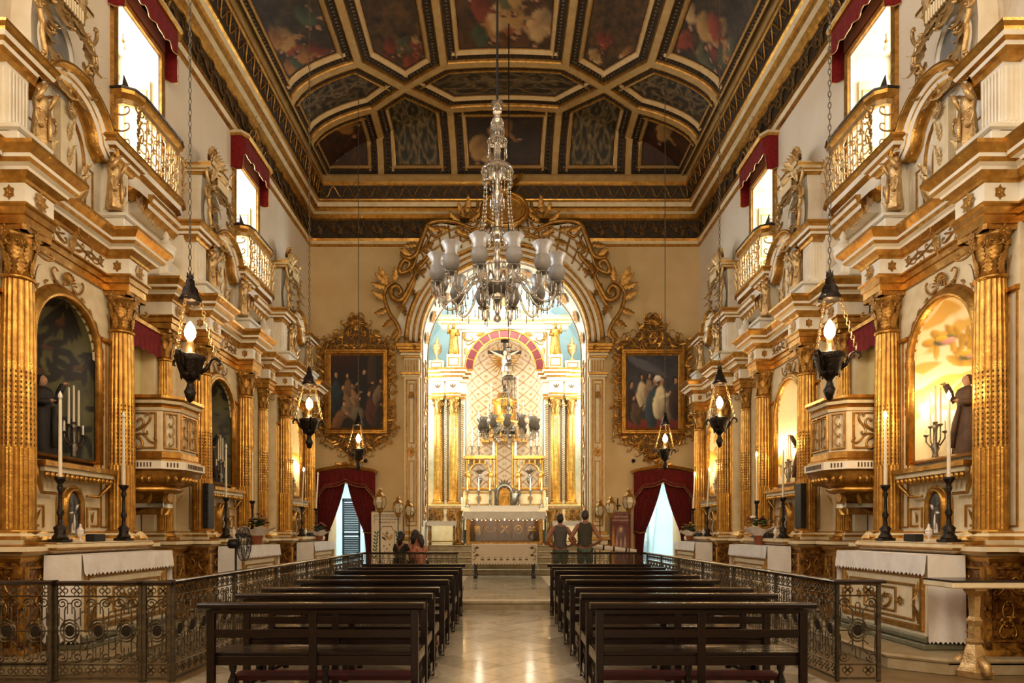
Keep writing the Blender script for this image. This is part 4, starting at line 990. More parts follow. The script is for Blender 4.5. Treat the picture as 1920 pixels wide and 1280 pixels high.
# latticed crest and scrolls over the arch (right half, mirrored)
def q5(x, y): return ((x/3.84+700-947)/62.75, 1.45+(996-(y/3.84+340))/62.75)
body = [q5(*p) for p in ((948, 441), (1100, 462), (1270, 530), (1400, 620), (1490, 720), (1545, 800), (1600, 830), (1610, 700), (1575, 560), (1535, 440), (1480, 352), (1400, 335), (1300, 350), (1200, 330), (1120, 300), (1040, 200), (948, 190))]
side_ = [q5(*p) for p in ((1545, 800), (1605, 900), (1650, 1010), (1672, 1120), (1700, 1120), (1720, 1010), (1650, 860), (1600, 760))]
for sx in (-1, 1):
    Ks = np.diag([sx, 1., 1, 1]) @ WB
    mb = MB(); mb.add(prism(body, 0, .3), 0, Ks); mb.add(prism(side_, 0, .1), 0, Ks); C1 = mb.build('crest_body', ['white_paint'], T)
    Ks0 = Ks; Ks = Ks @ MX((0, 0, .16)); mb = MB()
    for r_ in (3.14, 3.36, 3.58):
        p = [(u, v_) for u, v_ in arc(0, AC, r_, r_, .75, 1.45, 18) if inside((u, v_), body)]
        if len(p) > 2: mb.add(tube([(u, v_, .16) for u, v_ in p], .03, 5), 0, Ks, True)
    for i, a in enumerate(np.linspace(.66, 1.42, 9)):
        p = [((r_*math.cos(a+.10*(r_-3))), AC+r_*math.sin(a+.10*(r_-3))) for r_ in np.linspace(2.98, 3.95, 10)]; p = [t for t in p if inside(t, body)]
        if len(p) > 2: mb.add(tube([(u, v_, .16) for u, v_ in p], .028, 5), 0, Ks, True)
    ins_ = [(1290, 440, 1330, 500), (1170, 390, 1230, 430)]
    mb.build('lattice_bands', ['old_gold'], C1)
    mb = MB()
    for pl, r_ in (([(1130, 330), (1180, 370), (1290, 330), (1400, 322), (1485, 345), (1530, 440), (1565, 540), (1600, 580), (1650, 580), (1675, 550), (1650, 525), (1625, 545)], .075),
                   ([(1560, 540), (1600, 650), (1680, 690), (1690, 650), (1660, 600), (1620, 620), (1640, 660)], .07),
                   ([(1430, 350), (1400, 400), (1440, 430), (1480, 390), (1440, 370)], .045),
                   ([(1470, 420), (1520, 520), (1480, 560), (1540, 640), (1600, 720)], .055),
                   ([(1560, 620), (1580, 700), (1630, 800), (1680, 880), (1740, 860), (1750, 800), (1710, 780), (1680, 820), (1705, 850)], .085),
                   ([(1640, 650), (1590, 700), (1600, 780), (1660, 900), (1710, 940)], .06),
                   ([(1700, 740), (1760, 770), (1800, 830), (1790, 900), (1760, 980), (1710, 1050), (1690, 1120), (1720, 1170), (1690, 1200), (1640, 1190)], .06),
                   ([(1150, 330), (1180, 250), (1230, 230), (1260, 260), (1235, 290), (1215, 265)], .045), ([(1060, 150), (1090, 120), (1130, 150), (1140, 220), (1160, 290)], .05), ([(1020, 300), (1100, 400), (1200, 440), (1300, 400)], .045), ([(1000, 420), (1120, 430), (1200, 380), (1300, 350)], .04)):
        P = smooth([(*q5(*p), .18) for p in pl]); mb.add(tube(P, taper(len(P), r_), 6), 0, Ks, True)
    mb.build('crest_scrolls', ['old_gold'], C1)
    mb = MB(); R = random.Random(3)
    for x, y, s_, a in ((1260, 330, .5, -.9), (1200, 320, .5, 1.0), (1235, 300, .5, -.4), (1215, 270, .55, .1), (1180, 290, .4, .8), (1400, 390, .5, -1.3), (1330, 380, .45, -1.5), (1450, 470, .5, -2.2), (1520, 590, .55, -2.6), (1590, 640, .5, 2.9), (1640, 760, .55, 2.6), (1680, 900, .5, 2.8), (1760, 780, .6, -.9), (1770, 770, .6, -.5), (1775, 790, .55, -1.4), (1730, 760, .5, .1), (1780, 870, .55, -1.2), (1770, 940, .5, -2.0), (1730, 1010, .5, -2.3), (1700, 1080, .45, -2.6), (1660, 1160, .5, 2.2), (1600, 560, .45, -1.2), (1560, 480, .5, -1.8), (1660, 600, .4, 0), (1090, 160, .45, -.5), (1040, 120, .4, -.2), (1300, 450, .5, -2), (1200, 420, .5, -1.2), (1130, 430, .45, -1.9), (1500, 650, .4, -2.4)):
        u, v_ = q5(x, y); mb.add(LF, 0, Ks @ MX((u, v_, .16), rz=a, s=(s_*1.1, s_, s_)), True)
    mb.build('crest_leaves', ['old_gold'], C1)
K = WB; WBM = WB @ MX((0, 0, .42)); M1 = MB(); cx, cz = q5(949, 245); cz -= .12
M1.add(prism(arc(0, cz, .6, .42, 0, 2*PI, 28)[:-1], .14, .22), 0, WBM); med = M1.build('medallion', ['gold'], T)
mb = MB(); mb.add(sweep(arc(0, cz, .6, .42, 0, 2*PI, 32)[:-1], [(-.02, .2), (.0, .28), (.05, .31), (.1, .28), (.12, .14)], True, 1), 0, WBM, True); mb.add(sweep(arc(0, cz, .5, .34, 0, 2*PI, 32)[:-1], [(0, .22), (.02, .24), (.04, .22)], True, 1), 0, WBM, True); mb.build('medallion_rim', ['gold'], med)
for sx in (-1, 1):      # crossed carved forearms above the medallion
    mb = MB(); a = (sx*-.1, cz+.35, .3); b = (sx*.38, cz+.82, .34); mb.add(tube([a, b], [.12, .06], 8), 0, WBM, True)
    d = np.array((.63, .77)); 
    for q in range(5): mb.add(tube([(b[0]+sx*(.02*(q-2)), b[1], .34), (b[0]+sx*(.08+.045*(q-2)), b[1]+.14+.02*(q % 2), .36)], .02, 5), 0, WBM)
    mb.build('carved_arm', ['gold'], T)
mb = MB(); mb.add(tube([(0, cz+.3, .3), (0, cz+1.05, .3)], .045, 6), 0, WBM); mb.add(tube([(-.22, cz+.8, .3), (.22, cz+.8, .3)], .04, 6), 0, WBM); mb.build('carved_cross', ['gold'], T)

# framed paintings
def supper(U, V):
    c = np.ones(U.shape+(3,))*np.array(lin('#1c130c')); n_ = (noise2(U*2, V*2, 4)*.5+.5)[..., None]; c = c*(.6+.8*n_)
    c = ell(c, U, V, .2, .95, .5, .2, '#3a1712', 0, .6); c = ell(c, U, V, .8, .7, .1, .5, '#3c2a18', 0, .3)
    for a in ((.1, .42, .42, '#26343a', 0), (.36, .5, .3, '#6b5032', .2), (.62, .5, .36, '#15100e', -.1), (.9, .45, .26, '#6e5844', -.4), (.38, .3, .34, '#7a6248', .7), (.8, .22, .34, '#4e2a1a', .3), (.14, .1, .32, '#76502e', -.6), (.48, .42, .22, '#8c6a48', .5)): c = figure(c, U, V, *a[:4], lean=a[4])
    return ell(c, U, V, .52, .2, .14, .12, '#6e624e', 0, .3)
def court(U, V):
    c = np.ones(U.shape+(3,))*np.array(lin('#3a3a40')); n_ = (noise2(U*2, V*2, 7)*.5+.5)[..., None]; c = c*(.5+.8*n_)
    for k in range(6): c = ell(c, U, V, .25+.05*k, .92-.03*k, .42, .035, '#55545a', -.25, .5)
    c = ell(c, U, V, .5, .06, .7, .09, '#7a2418', 0, .3)
    for a in ((.1, .3, .4, '#2a1c18', .1), (.3, .45, .34, '#c8b490', .1), (.42, .5, .3, '#8a7458', 0), (.72, .3, .44, '#8a7a66', .25), (.5, .28, .5, '#33424a', -.1), (.62, .36, .4, '#d8c8a0', -.2), (.93, .35, .4, '#3a2a26', 0), (.18, .2, .3, '#54402e', .3)): c = figure(c, U, V, *a[:4], lean=a[4])
    return ell(c, U, V, .6, .68, .08, .05, '#e8e0d0', 0, .3)
SIL = [(0, 2.4), (.05, 2.37), (.39, 2.0), (.63, 1.74), (1.0, 1.62), (1.2, 1.37), (1.08, .93), (1.16, .44), (1.08, 0), (1.16, -.56), (1.16, -1.18), (1.05, -1.5), (.63, -1.74), (.28, -1.98), (.08, -2.18), (0, -2.2)]
def painting(u, label, fn, seed):
    T = thing('framed_painting', label, 'painting', (u, D, 5.6), group='large framed paintings on the end wall')
    full = SIL+[(-x, y) for x, y in SIL[::-1][1:-1]]
    mb = MB(); mb.add(prism([(x*.9, y*.93) for x, y in full], 0, .08), 0, WB); cf = mb.build('carved_border', ['dark_gold'], T)
    mb = MB(); ex = rect(-1, .9, -1.22, 1.22)
    carve_fill(mb, full, 130, .22, seed, WB, True, .08, True, ex)
    mb.add(SHELL, 0, WB @ MX((0, 1.95, .1), s=.3), True); mb.add(SHELL, 0, WB @ MX((0, -1.75, .1), rz=PI, s=.26), True)
    for k in range(8):
        for d in (-1, 1):
            mb.add(CS, 0, WB @ MX((d*1.05, -1.2+.34*k, .1), rz=(.4 if k % 2 else 2.6)*d, s=(.32*d, .32, .35)), True); mb.add(LF, 0, WB @ MX((d*1.02, -1.1+.34*k, .1), rz=-.9*d, s=.24), True)
    mb.build('gilt_carving', ['gold'], cf)
    mb = MB(); mb.add(sweep(rect(-.95, .95, -1.27, 1.27), [(0, .05), (.0, .14), (.03, .18), (.07, .18), (.09, .15), (.12, .15), (.14, .17), (.18, .12), (.2, .1)], True, -1), 0, WB); mb.build('inner_frame', ['gold'], T)
    canvas('canvas', T, 90, 130, fn, lambda U, V: np.stack((-.77+1.54*U, np.full(U.shape, -.105), -1.1+2.2*V), -1))
    return T
painting(-4.41, 'dark framed painting of figures around a black-robed one, left of the arch', supper, 3)
painting(4.41, 'dark framed painting of a plumed figure with white cloak, right of the arch', court, 8)

# curtained doors
def curtain_door(sx):
    side = 'left' if sx < 0 else 'right'; u0 = sx*4.7
    st = struct(add_one(sweep([(-.72, .16), (-.72, 2.98), (.72, 2.98), (.72, .16)], [(0, 0), (.0, .05), (-.1, .05), (-.12, 0)], False, 1), 'door_%d' % (1 if sx < 0 else 2), ['pale_gold'], None, MX((u0, D, 0)) @ WB))
    T = thing('door_curtains', 'pair of dark red tied velvet curtains in the %s doorway' % side, 'curtain', (u0, D, 0), group='red door curtains')
    for d in (-1, 1):
        nu, nv = 40, 26; v = []
        for j in range(nv+1):
            z = 3.14-(3.14-.18)*j/nv; t = (3.0-z)/3.0
            tz = 1.42; 
            if z > tz: inn = .02+(.5)*((3.0-z)/(3.0-tz))**1.35 if z < 3 else .0
            else: inn = .52+.06*math.sin((tz-z)*2)
            outr = .86-(.04 if z < tz else 0)*1
            for i in range(nu+1):
                q = i/nu; u = inn+(outr-inn)*q; comp = (outr-inn)/.86; w_ = .09+.035*math.sin(q*2*PI*7+z*.6)+.012*math.sin(q*31+z*3)+.04*(1-comp)*math.sin(q*PI); v.append((d*u, z, w_))
        f = [(j*(nu+1)+i, j*(nu+1)+i+1, (j+1)*(nu+1)+i+1, (j+1)*(nu+1)+i) for j in range(nv) for i in range(nu)]
        c = add_one((v, f), 'curtain', ['velvet_dark'], T, WB, True)
        mb = MB(); mb.add(tube([(d*.5, 1.44, .14), (d*.68, 1.4, .2), (d*.86, 1.46, .12)], .02, 6), 0, WB, True); mb.build('tie_back', ['old_gold'], c)
    P = thing('door_pelmet', 'arched gilt pelmet with red swagged valance above the %s doorway' % side, 'pelmet', (u0, D, 0), group='door pelmets')
    top = [(-.88, 3.16), (-.8, 3.2), (-.5, 3.26), (0, 3.33), (.5, 3.26), (.8, 3.2), (.88, 3.16)]
    tp = [tuple(p[:2]) for p in smooth([(x, y, 0) for x, y in top], 4)]
    mb = MB(); mb.add(sweep(tp, [(.0, .0), (.0, .28), (-.03, .31), (-.07, .29), (-.09, .32), (-.1, .0)], False, 1), 0, WB); mb.add(SHELL, 0, WB @ MX((0, 3.38, .26), s=.13), True)
    for d in (-1, 1):
        mb.add(LF, 0, WB @ MX((d*.06, 3.4, .28), rz=-1.3*d, s=.26), True); mb.add(CS, 0, WB @ MX((d*.2, 3.38, .28), rz=.5*d, s=(.2*d, .2, .2)), True)
    mb.build('gilt_cornice', ['gold'], P)
    n = 60; v = []; 
    for j in range(7):
        for i in range(n+1):
            q = i/n; u = -.88+1.76*q; e = abs(u)/.88; zt = 3.17+.12*(1-e*e); zb = 3.17-.26-.42*e**2.4-.10*abs(math.sin(e*PI*1.5)); z = zt+(zb-zt)*j/6; v.append((u, z, .24+.012*math.sin(q*60)*j/6))
    f = [(j*(n+1)+i, j*(n+1)+i+1, (j+1)*(n+1)+i+1, (j+1)*(n+1)+i) for j in range(6) for i in range(n)]
    vv = add_one((v, f), 'valance', ['velvet_dark'], P, WB, True)
    mb = MB(); mb.add(tube([(a, b, c+.01) for a, b, c in v[6*(n+1):]], .01, 4), 0, WB)
    mb.add(tube([(a, b+.09, c+.01) for a, b, c in v[6*(n+1):]], .006, 4), 0, WB); mb.build('valance_braid', ['pale_gold'], vv)
for sx in (-1, 1): curtain_door(sx)
# open louvred door leaf seen through the left doorway, glazed leaf through the right
for sx in (-1, 1):
    L_ = thing('door_leaf', 'dark louvred door leaf standing open beyond the %s doorway' % ('left' if sx < 0 else 'right'), 'door', (sx*4.7-.44, 22.9, .16))
    mb = MB()
    for b in (cbox(-.3, -.24, -.03, .03, 0, 2.4), cbox(.24, .3, -.03, .03, 0, 2.4), cbox(-.3, .3, -.03, .03, 0, .2), cbox(-.3, .3, -.03, .03, 2.28, 2.4), cbox(-.3, .3, -.03, .03, 1.15, 1.25)): mb.add(b)
    mb.build('leaf_frame', ['jeans'], L_)
    sm = MB().add(cbox(-.24, .24, -.02, .02, -.02, .02, .004), 0, MX(rx=.6)).mesh('slat', ['jeans'])
    for k in range(34): 
        z = .24+.06*k
        if not 1.12 < z < 1.28: inst(sm, 'slat', L_, MX((0, 0, z)))
# washbasin-like carved niche seen beyond
    N_ = thing('wall_fountain', 'pale carved stone niche seen beyond the %s doorway' % ('left' if sx < 0 else 'right'), 'fountain', (sx*4.7+.12, 24.5, .16))
    mb = MB(); mb.add(sweep([(.3, 0), (.3, 2.2)]+arc(0, 2.2, .3, .35, 0, PI, 12)+[(-.3, 0)], [(0, 0), (.02, .12), (.08, .12), (.12, 0)], False, 1), 0, WB, True); carve_fill(mb, rect(-.25, .25, 1.9, 2.9), 7, .3, 5, WB); mb.build('niche_surround', ['blue_plaster'], N_)
    mb = MB(); mb.add(lathe([(.05, 0), (.09, .1), (.07, .6), (.1, .8), (.24, .95), (.27, 1.0), (.24, 1.0), (.1, .9)], 16), 0, MX((0, -.2, 0)), True); mb.build('basin', ['white_paint'], N_)

# ================================================================== HIGH ALTAR
HY = 25.2
H = thing('high_altar_retable', 'towering white and gilt retable of the high altar inside the chancel', 'retable', (0, HY, 1.016))
H.location.z = 0
K = WB
def vb(mb, u0, u1, v0, v1, w0, w1, mi=0, c=.01): mb.add(cbox(u0, u1, -w1, -w0, v0, v1, c), mi)
for a, b in ((-2.95, -1.5), (1.5, 2.95)): mb = MB(); vb(mb, a, b, 1.016, 2.3, 0, .55); mb.build('pedestal', ['cream'], H)
for sx in (-1, 1):
    for x in (1.78, 2.5):
        mb = MB(); Kq = MX((sx*x, 0, 0)) @ WB @ MX((0, 0, .55)); mb.add(prism(rect(-.3, .3, 1.85, 2.25), 0, .03), 0, Kq); carve_fill(mb, rect(-.28, .28, 1.87, 2.23), 5, .2, 3, Kq, w0=.03, lo=True); mb.add(ROS, 0, Kq @ MX((0, 2.05, .03), s=.14), True); mb.build('pedestal_panel', ['gilt_panel'], H)
mb = MB()
for sx in (-1, 1):
    p = [(1.42, 0), (1.42, .6), (2.98, .6), (2.98, 0)]
    Kx = np.array([[sx, 0, 0, 0], [0, -1, 0, 0], [0, 0, 1, 0], [0, 0, 0, 1.]])
    mb.add(sweep(p, [(-.5, 2.28), (.0, 2.28), (.03, 2.32), (.0, 2.34), (.04, 2.37), (.06, 2.4), (.04, 2.43), (-.6, 2.45)], False, -1, [0, 0, 1, 0, 1, 0, 1]), 0, Kx)
    mb.build('pedestal_cornice', ['gold', 'white_paint'], H); mb = MB()
COLH = column_meshes(.165, 2.45, 5.72, 6.28, 'column')
for sx in (-1, 1):
    for x, w_ in ((1.86, .38), (2.42, .3)): put_column(COLH, H, sx*x, -w_)
    mb = MB(); vb(mb, min(sx*1.45, sx*1.6), max(sx*1.45, sx*1.6), 2.45, 6.3, -.1, .25, 1); vb(mb, min(sx*2.1, sx*2.2), max(sx*2.1, sx*2.2), 2.45, 6.3, 0, .3, 1); vb(mb, min(sx*1.6, sx*2.9), max(sx*1.6, sx*2.9), 2.45, 6.3, -.1, .12, 1)
    for k in range(44): mb.add(tube([(sx*2.11, -.31, 2.6+.08*k), (sx*2.19, -.31, 2.66+.08*k)], .014, 4)); mb.add(tube([(sx*1.48, -.26, 2.6+.08*k), (sx*1.57, -.26, 2.66+.08*k)], .014, 4))
    mb.build('twisted_strip', ['gold', 'cream'], H)
    Kx = np.array([[sx, 0, 0, 0], [0, -1, 0, 0], [0, 0, 1, 0], [0, 0, 0, 1.]])
    p = [(1.42, 0), (1.42, .3), (1.62, .3), (1.62, .6), (2.1, .6), (2.1, .36), (2.2, .36), (2.2, .52), (2.64, .52), (2.64, .1), (2.9, .1), (2.9, 0)]
    mb = MB(); mb.add(sweep(p, [(-.4, 6.28), (.0, 6.28), (.0, 6.36), (.03, 6.38), (.03, 6.46), (.012, 6.48), (.012, 6.86), (.04, 6.88), (.05, 6.94), (.1, 6.98), (.12, 7.06), (.2, 7.1), (.22, 7.18), (.27, 7.22), (.27, 7.3), (-.5, 7.32)], False, -1, [0, 0, 1, 0, 1, 1, 0, 1, 1, 0, 1, 0, 1, 0, 1]), 0, Kx)
    e_ = mb.build('entablature', ['gold', 'white_paint'], H)
    for x, w_ in ((1.86, .62), (2.42, .54)):
        mb = MB(); Kq = MX((sx*x, 0, 6.66)) @ WB @ MX((0, 0, w_))
        for a in (-.7, 0, .7): mb.add(LF, 0, Kq @ MX((0, -.04, 0), rz=-a, s=(.18, .2, .15)), True)
        mb.add(CS, 0, Kq @ MX((0, -.08, .01), s=.14), True); mb.build('fleur_ornament', ['dark_gold'], e_)
    mb = MB(); vb(mb, min(sx*1.6, sx*2.1), max(sx*1.6, sx*2.1), 7.32, 7.86, 0, .5); vb(mb, min(sx*2.2, sx*2.75), max(sx*2.2, sx*2.75), 7.32, 7.66, 0, .4); mb.build('attic_plinth', ['cream'], H)
    mb = MB(); frame_rect(mb, -.2, .2, 7.44, 7.76, MX((sx*1.85, 0, 0)) @ WB @ MX((0, 0, .5)), .04, .03); mb.build('plinth_gilding', ['gold'], H); mb = MB(); frame_rect(mb, -.2, .2, 7.4, 7.6, MX((sx*2.48, 0, 0)) @ WB @ MX((0, 0, .4)), .03, .03); mb.build('plinth_gilding', ['gold'], H)
    mb = MB(); statue(mb, 1.12, 0, 1, seed=5+sx, arm=sx)
    o = thing('saint_statue', 'gilded robed saint statue on the %s side of the high altar attic' % ('left' if sx < 0 else 'right'), 'statue', (sx*1.85, HY-.36, 7.86), rz=-PI/2); mb.build('figure', ['gold', 'old_gold'], o)
    mb = MB(); put_urn(mb, I4, 1.15); o = thing('stone_urn', 'grey-gold finial urn on the %s end of the high altar entablature' % ('left' if sx < 0 else 'right'), 'urn', (sx*2.47, HY-.2, 7.66)); mb.build('urn_body', ['pale_gold'], o)
# central arch with red voussoirs
RC = 7.36
mb = MB(); q = holed([(-1.58, 7.32), (-1.15, 7.32)]+arc(0, RC, 1.15, 1.15, PI, 0, 20)+[(1.58, 7.32), (1.58, 9.0), (-1.58, 9.0)], [], .2, -.1); mb.add(q, 0, K); vb(mb, -1.95, -1.56, 7.86, 9.0, -.1, .2, 0); vb(mb, 1.56, 1.95, 7.86, 9.0, -.1, .2, 0); vb(mb, -2.3, 2.3, 8.85, 9.0, -.1, .3)
mb.build('attic_wall', ['white_paint'], H)
vm = {}
for k in range(11):
    a0 = PI*k/11+.012; a1 = PI*(k+1)/11-.012; poly = arc(0, 0, 1.42, 1.42, a0, a1, 4)+arc(0, 0, 1.16, 1.16, a1, a0, 4)
    add_one(prism(poly, .2, .3), 'voussoir', ['red_stone'], H, MX((0, 0, RC)) @ WB)
    add_one(prism(arc(0, 0, 1.42, 1.42, a1, a1+.024, 1)+arc(0, 0, 1.16, 1.16, a1+.024, a1, 1), .2, .31), 'gilt_joint', ['gold'], H, MX((0, 0, RC)) @ WB)
mb = MB()
for r_, w_ in ((1.42, .05), (1.12, .05)): mb.add(sweep(arc(0, RC, r_, r_, 0, PI, 32), [(0, .2), (0, .32), (w_, .32), (w_, .2)], False, 1), 0 if r_ < 1.3 else 1, K, True)
mb.build('arch_fillets', ['gold', 'white_paint'], H)
mb = MB()
for sx in (-1, 1):
    Ks = np.diag([sx, 1., 1, 1]) @ WB
    frame = [(1.56, 7.5), (1.56, 8.75), (.75, 8.75)]; mb.add(sweep(frame, [(0, .2), (.01, .23), (.03, .2)], False, -1), 0, Ks)
    for u, v_, s_, a, g in ((1.35, 8.55, .4, .6, CS), (1.2, 8.35, .35, 2.4, SS), (1.42, 8.2, .35, PI, LF), (1.05, 8.62, .4, 1.4, LF), (1.45, 8.4, .3, 0, LF)): mb.add(g, 0, Ks @ MX((u, v_, .22), rz=a, s=s_), True)
mb.build('spandrel_scrolls', ['old_gold'], H)
mb = MB(); p = [(-2.36, 0), (-2.36, .35), (-1.5, .35), (-1.5, .28), (1.5, .28), (1.5, .35), (2.36, .35), (2.36, 0)]
mb.add(sweep([(x, -y) for x, y in p], [(-.3, 8.98), (.0, 8.98), (.02, 9.04), (.08, 9.08), (.1, 9.16), (.16, 9.2), (.16, 9.28), (-.3, 9.3)], False, 1, [1, 0, 1, 0, 1, 0, 1])); mb.build('attic_cornice', ['pale_gold', 'white_paint'], H)
mb = MB(); mb.add(prism([(-1.6, 9.28), (1.6, 9.28), (1.3, 9.6), (.9, 9.75), (.7, 10.1), (.3, 10.3), (-.3, 10.3), (-.7, 10.1), (-.9, 9.75), (-1.3, 9.6)], 0, .2), 0, K); mb.build('crest_panel', ['white_paint'], H)
mb = MB()
for sx in (-1, 1):
    Ks = np.diag([sx, 1., 1, 1]) @ WB
    for u, v_, s_, a, g in ((1.3, 9.5, .6, .6, SS), (.8, 9.75, .6, .9, SS), (.4, 10.1, .5, .5, CS), (.9, 9.45, .4, 1.5, LF), (.5, 9.5, .5, .4, LF), (1.6, 9.5, .4, -.4, LF)): mb.add(g, 0, Ks @ MX((u, v_, .22), rz=a, s=s_), True)
mb.add(SHELL, 0, K @ MX((0, 9.7, .2), s=.45), True); mb.build('crest_relief', ['pale_gold'], H)
# niche behind: diapered wall
def diaper(U, V):
    c = np.ones(U.shape+(3,))*np.array(lin('#f0dfc4')); X = U*6; Y = V*13; a = np.abs(((X+Y) % 1)-.5); b = np.abs(((X-Y) % 1)-.5); g = np.clip((.07-np.minimum(.5-a, .5-b))/.04, 0, 1)
    dx = ((X+Y) % 1)-.5; dy = ((X-Y) % 1)-.5; g = np.maximum(g, np.clip((.2-np.hypot(dx, dy))/.06, 0, 1)*(.55+.45*np.cos(np.arctan2(dy, dx)*4))); return c*(1-g[..., None])+np.array(lin('#b8824c'))*g[..., None]
def npos2(U, V):
    z = 2.4+6.2*V; R_ = np.where(z < RC, 1.42, np.sqrt(np.clip(1.42**2-np.clip(z-RC, 0, 2)**2*1.25, .0001, 9))); R_ = np.where(z < RC, 1.42, R_); t = PI*U
    return np.stack((-R_*np.cos(t), .1+1.1*np.sin(t)*R_/1.42, z), -1)
canvas('throne_niche', H, 110, 200, diaper, npos2, 'print')
mb = MB(); vb(mb, -1.45, 1.45, 2.3, 2.42, -1.3, .7); vb(mb, -1.42, 1.42, 2.42, 3.0, -1.2, .3); mb.build('niche_floor', ['cream'], H)
# gradines and tabernacle
G = H
mb = MB(); vb(mb, -1.5, 1.5, 1.5, 2.3, .2, 1.0, 1); 
for sx in (-1, 1):
    vb(mb, min(sx*.34, sx*1.48), max(sx*.34, sx*1.48), 2.3, 2.94, .3, .75, 1); vb(mb, min(sx*.34, sx*1.54), max(sx*.34, sx*1.54), 2.94, 3.02, .25, .82, 0)
    Kq = MX((sx*.92, 0, 0)) @ WB @ MX((0, 0, .75)); frame_rect(mb, -.48, .48, 2.4, 2.86, Kq, .04, .03); mb.add(ROS, 0, Kq @ MX((0, 2.63, .0), s=.12), True)
mb.build('gradine', ['gold', 'cream'], H)
mb = MB(); mb.add(sweep([(.2, 2.3), (.2, 2.8)]+arc(0, 2.8, .2, .24, 0, PI, 12)+[(-.2, 2.3)], [(0, .8), (0, .98), (.04, 1.0), (.09, .96), (.14, .8)], False, 1), 0, K, True)
mb.add(prism(arch_poly(.2, 2.3, 2.8, 10), .8, .88), 1, K); vb(mb, -.36, .36, 2.28, 3.0, .3, .84, 0)
carve_fill(mb, rect(-.18, .18, 2.35, 2.95), 6, .16, 6, K @ MX((0, 0, .88)), w0=0, lo=True, mi=1)
for a in (-.8, -.4, 0, .4, .8): mb.add(LF, 0, K @ MX((0, 3.0, .9), rz=-a, s=(.3, .34, .3)), True)
mb.build('tabernacle', ['silver', 'gold'], H)
for sx in (-1, 1):      # small side aedicules with saints
    mb = MB()
    for x in (.42, 1.38): mb.add(lathe([(.05, 3.02), (.055, 3.1), (.04, 3.15), (.036, 4.0), (.06, 4.08)], 10), 0, MX((sx*x, -.35, 0)), True)
    vb(mb, min(sx*.34, sx*1.45), max(sx*.34, sx*1.45), 4.08, 4.2, .15, .5); mb.add(sweep(arc(sx*.9, 3.5, .36, .42, 0, PI, 14), [(0, .3), (0, .36), (.05, .36), (.05, .3)], False, 1), 0, K, True)
    for k in range(5): mb.add(LF, 0, K @ MX((sx*(.5+.2*k), 4.05, .48), rz=PI, s=.18), True)
    mb.build('side_aedicule', ['gold'], H)
    for x in (.42, 1.36):
        mb = MB(); statue(mb, .62, 0, 1, seed=int(x*10), arm=sx); o = thing('small_saint', 'small gilded saint on the %s gradine, %s the tabernacle' % ('left' if sx < 0 else 'right', 'next to' if x < 1 else 'farthest from'), 'statue', (sx*x*1.0+(.08*sx if x < 1 else -.05*sx), HY-.58, 3.02), rz=-PI/2)
        vb(mb, 0, .01, 0, .01, 0, .01); mb.build('figure', ['gold', 'statue_skin'], o)
    mb = MB(); put_urn(mb, I4, .7); o = thing('silver_vase', 'silver vase in the %s arch of the high altar gradine' % ('left' if sx < 0 else 'right'), 'vase', (sx*.9, HY-.6, 3.02)); mb.build('vase_body', ['silver'], o)
    mb = MB()
    for k in range(14): a = k*2.4; mb.add(LF, 0, MX((0, 0, .5), rz=a) @ MX((.02, 0, 0), ry=.5+.05*(k % 5)) @ np.array([[0, 0, 1, 0], [1, 0, 0, 0], [0, 1, 0, 0], [0, 0, 0, 1.]]) @ MX(s=.25), True)
    mb.build('foliage', ['silver'], o)
# central glazed shrine, throne and crucifix
mb = MB()
for sx in (-1, 1): mb.add(lathe([(.06, 3.05), (.04, 3.15), (.035, 4.6), (.06, 4.7)], 8), 0, MX((sx*.3, -.2, 0))); vb(mb, min(sx*.36, sx*.44), max(sx*.36, sx*.44), 3.0, 4.75, 0, .2, 1)
vb(mb, -.5, .5, 4.75, 4.85, -.1, .3); mb.add(sweep(arc(0, 4.85, .45, .3, 0, PI, 12), [(0, .1), (0, .2), (.06, .2), (.06, .1)], False, 1), 0, K, True); mb.build('central_shrine', ['gold', 'white_paint'], H)
mb = MB(); mb.add(lathe([(.62, 4.9), (.66, 4.96), (.6, 5.0), (.55, 5.4), (.64, 5.45), (.66, 5.52), (.5, 5.55), (.42, 5.6), (.4, 6.2), (.48, 6.26), (.48, 6.36), (.3, 6.4), (.26, 6.6)], 24), 0, MX((0, .35, 0)), True)
for k in range(16): a = PI+PI*k/15; mb.add(LF, 0, MX((.64*math.cos(a), .35+.64*math.sin(a), 5.44), rz=a) @ np.array([[0, 0, 1, 0], [1, 0, 0, 0], [0, -1, 0, 0], [0, 0, 0, 1.]]) @ MX(s=.3), True)
mb.build('stepped_throne', ['gold'], H)
C = thing('crucifix', 'large dark crucifix with pale carved figure above the high altar', 'crucifix', (0, HY-.1, 6.6))
mb = MB(); mb.add(cbox(-.05, .05, 0, .06, 0, 2.0, .01)); mb.add(cbox(-.62, .62, 0, .06, 1.38, 1.5, .01)); mb.add(cbox(-.14, .14, -.02, .02, 1.78, 1.9, .01)); mb.build('cross', ['wood'], C)
mb = MB(); mb.add(tube([(0, -.06, .25), (.02, -.1, .45), (-.01, -.14, .7), (0, -.1, .9), (0, -.1, 1.1), (0, -.09, 1.28)], [.05, .06, .08, .085, .1, .06], 10), 0, None, True)
for sx in (-1, 1): mb.add(tube([(sx*.06, -.1, 1.24), (sx*.22, -.09, 1.32), (sx*.38, -.07, 1.4), (sx*.52, -.05, 1.47)], [.05, .038, .032, .022], 8), 0, None, True)
mb.add(ball(1, 10, 7), 0, MX((.02, -.15, 1.37), s=(.07, .08, .09)), True); mb.add(lathe([(.09, 0), (.12, .1), (.1, .18)], 12), 1, MX((0, -.12, .7)), True); mb.add(ball(1, 8, 6), 2, MX((.02, -.13, 1.4), s=(.08, .08, .09)), True)
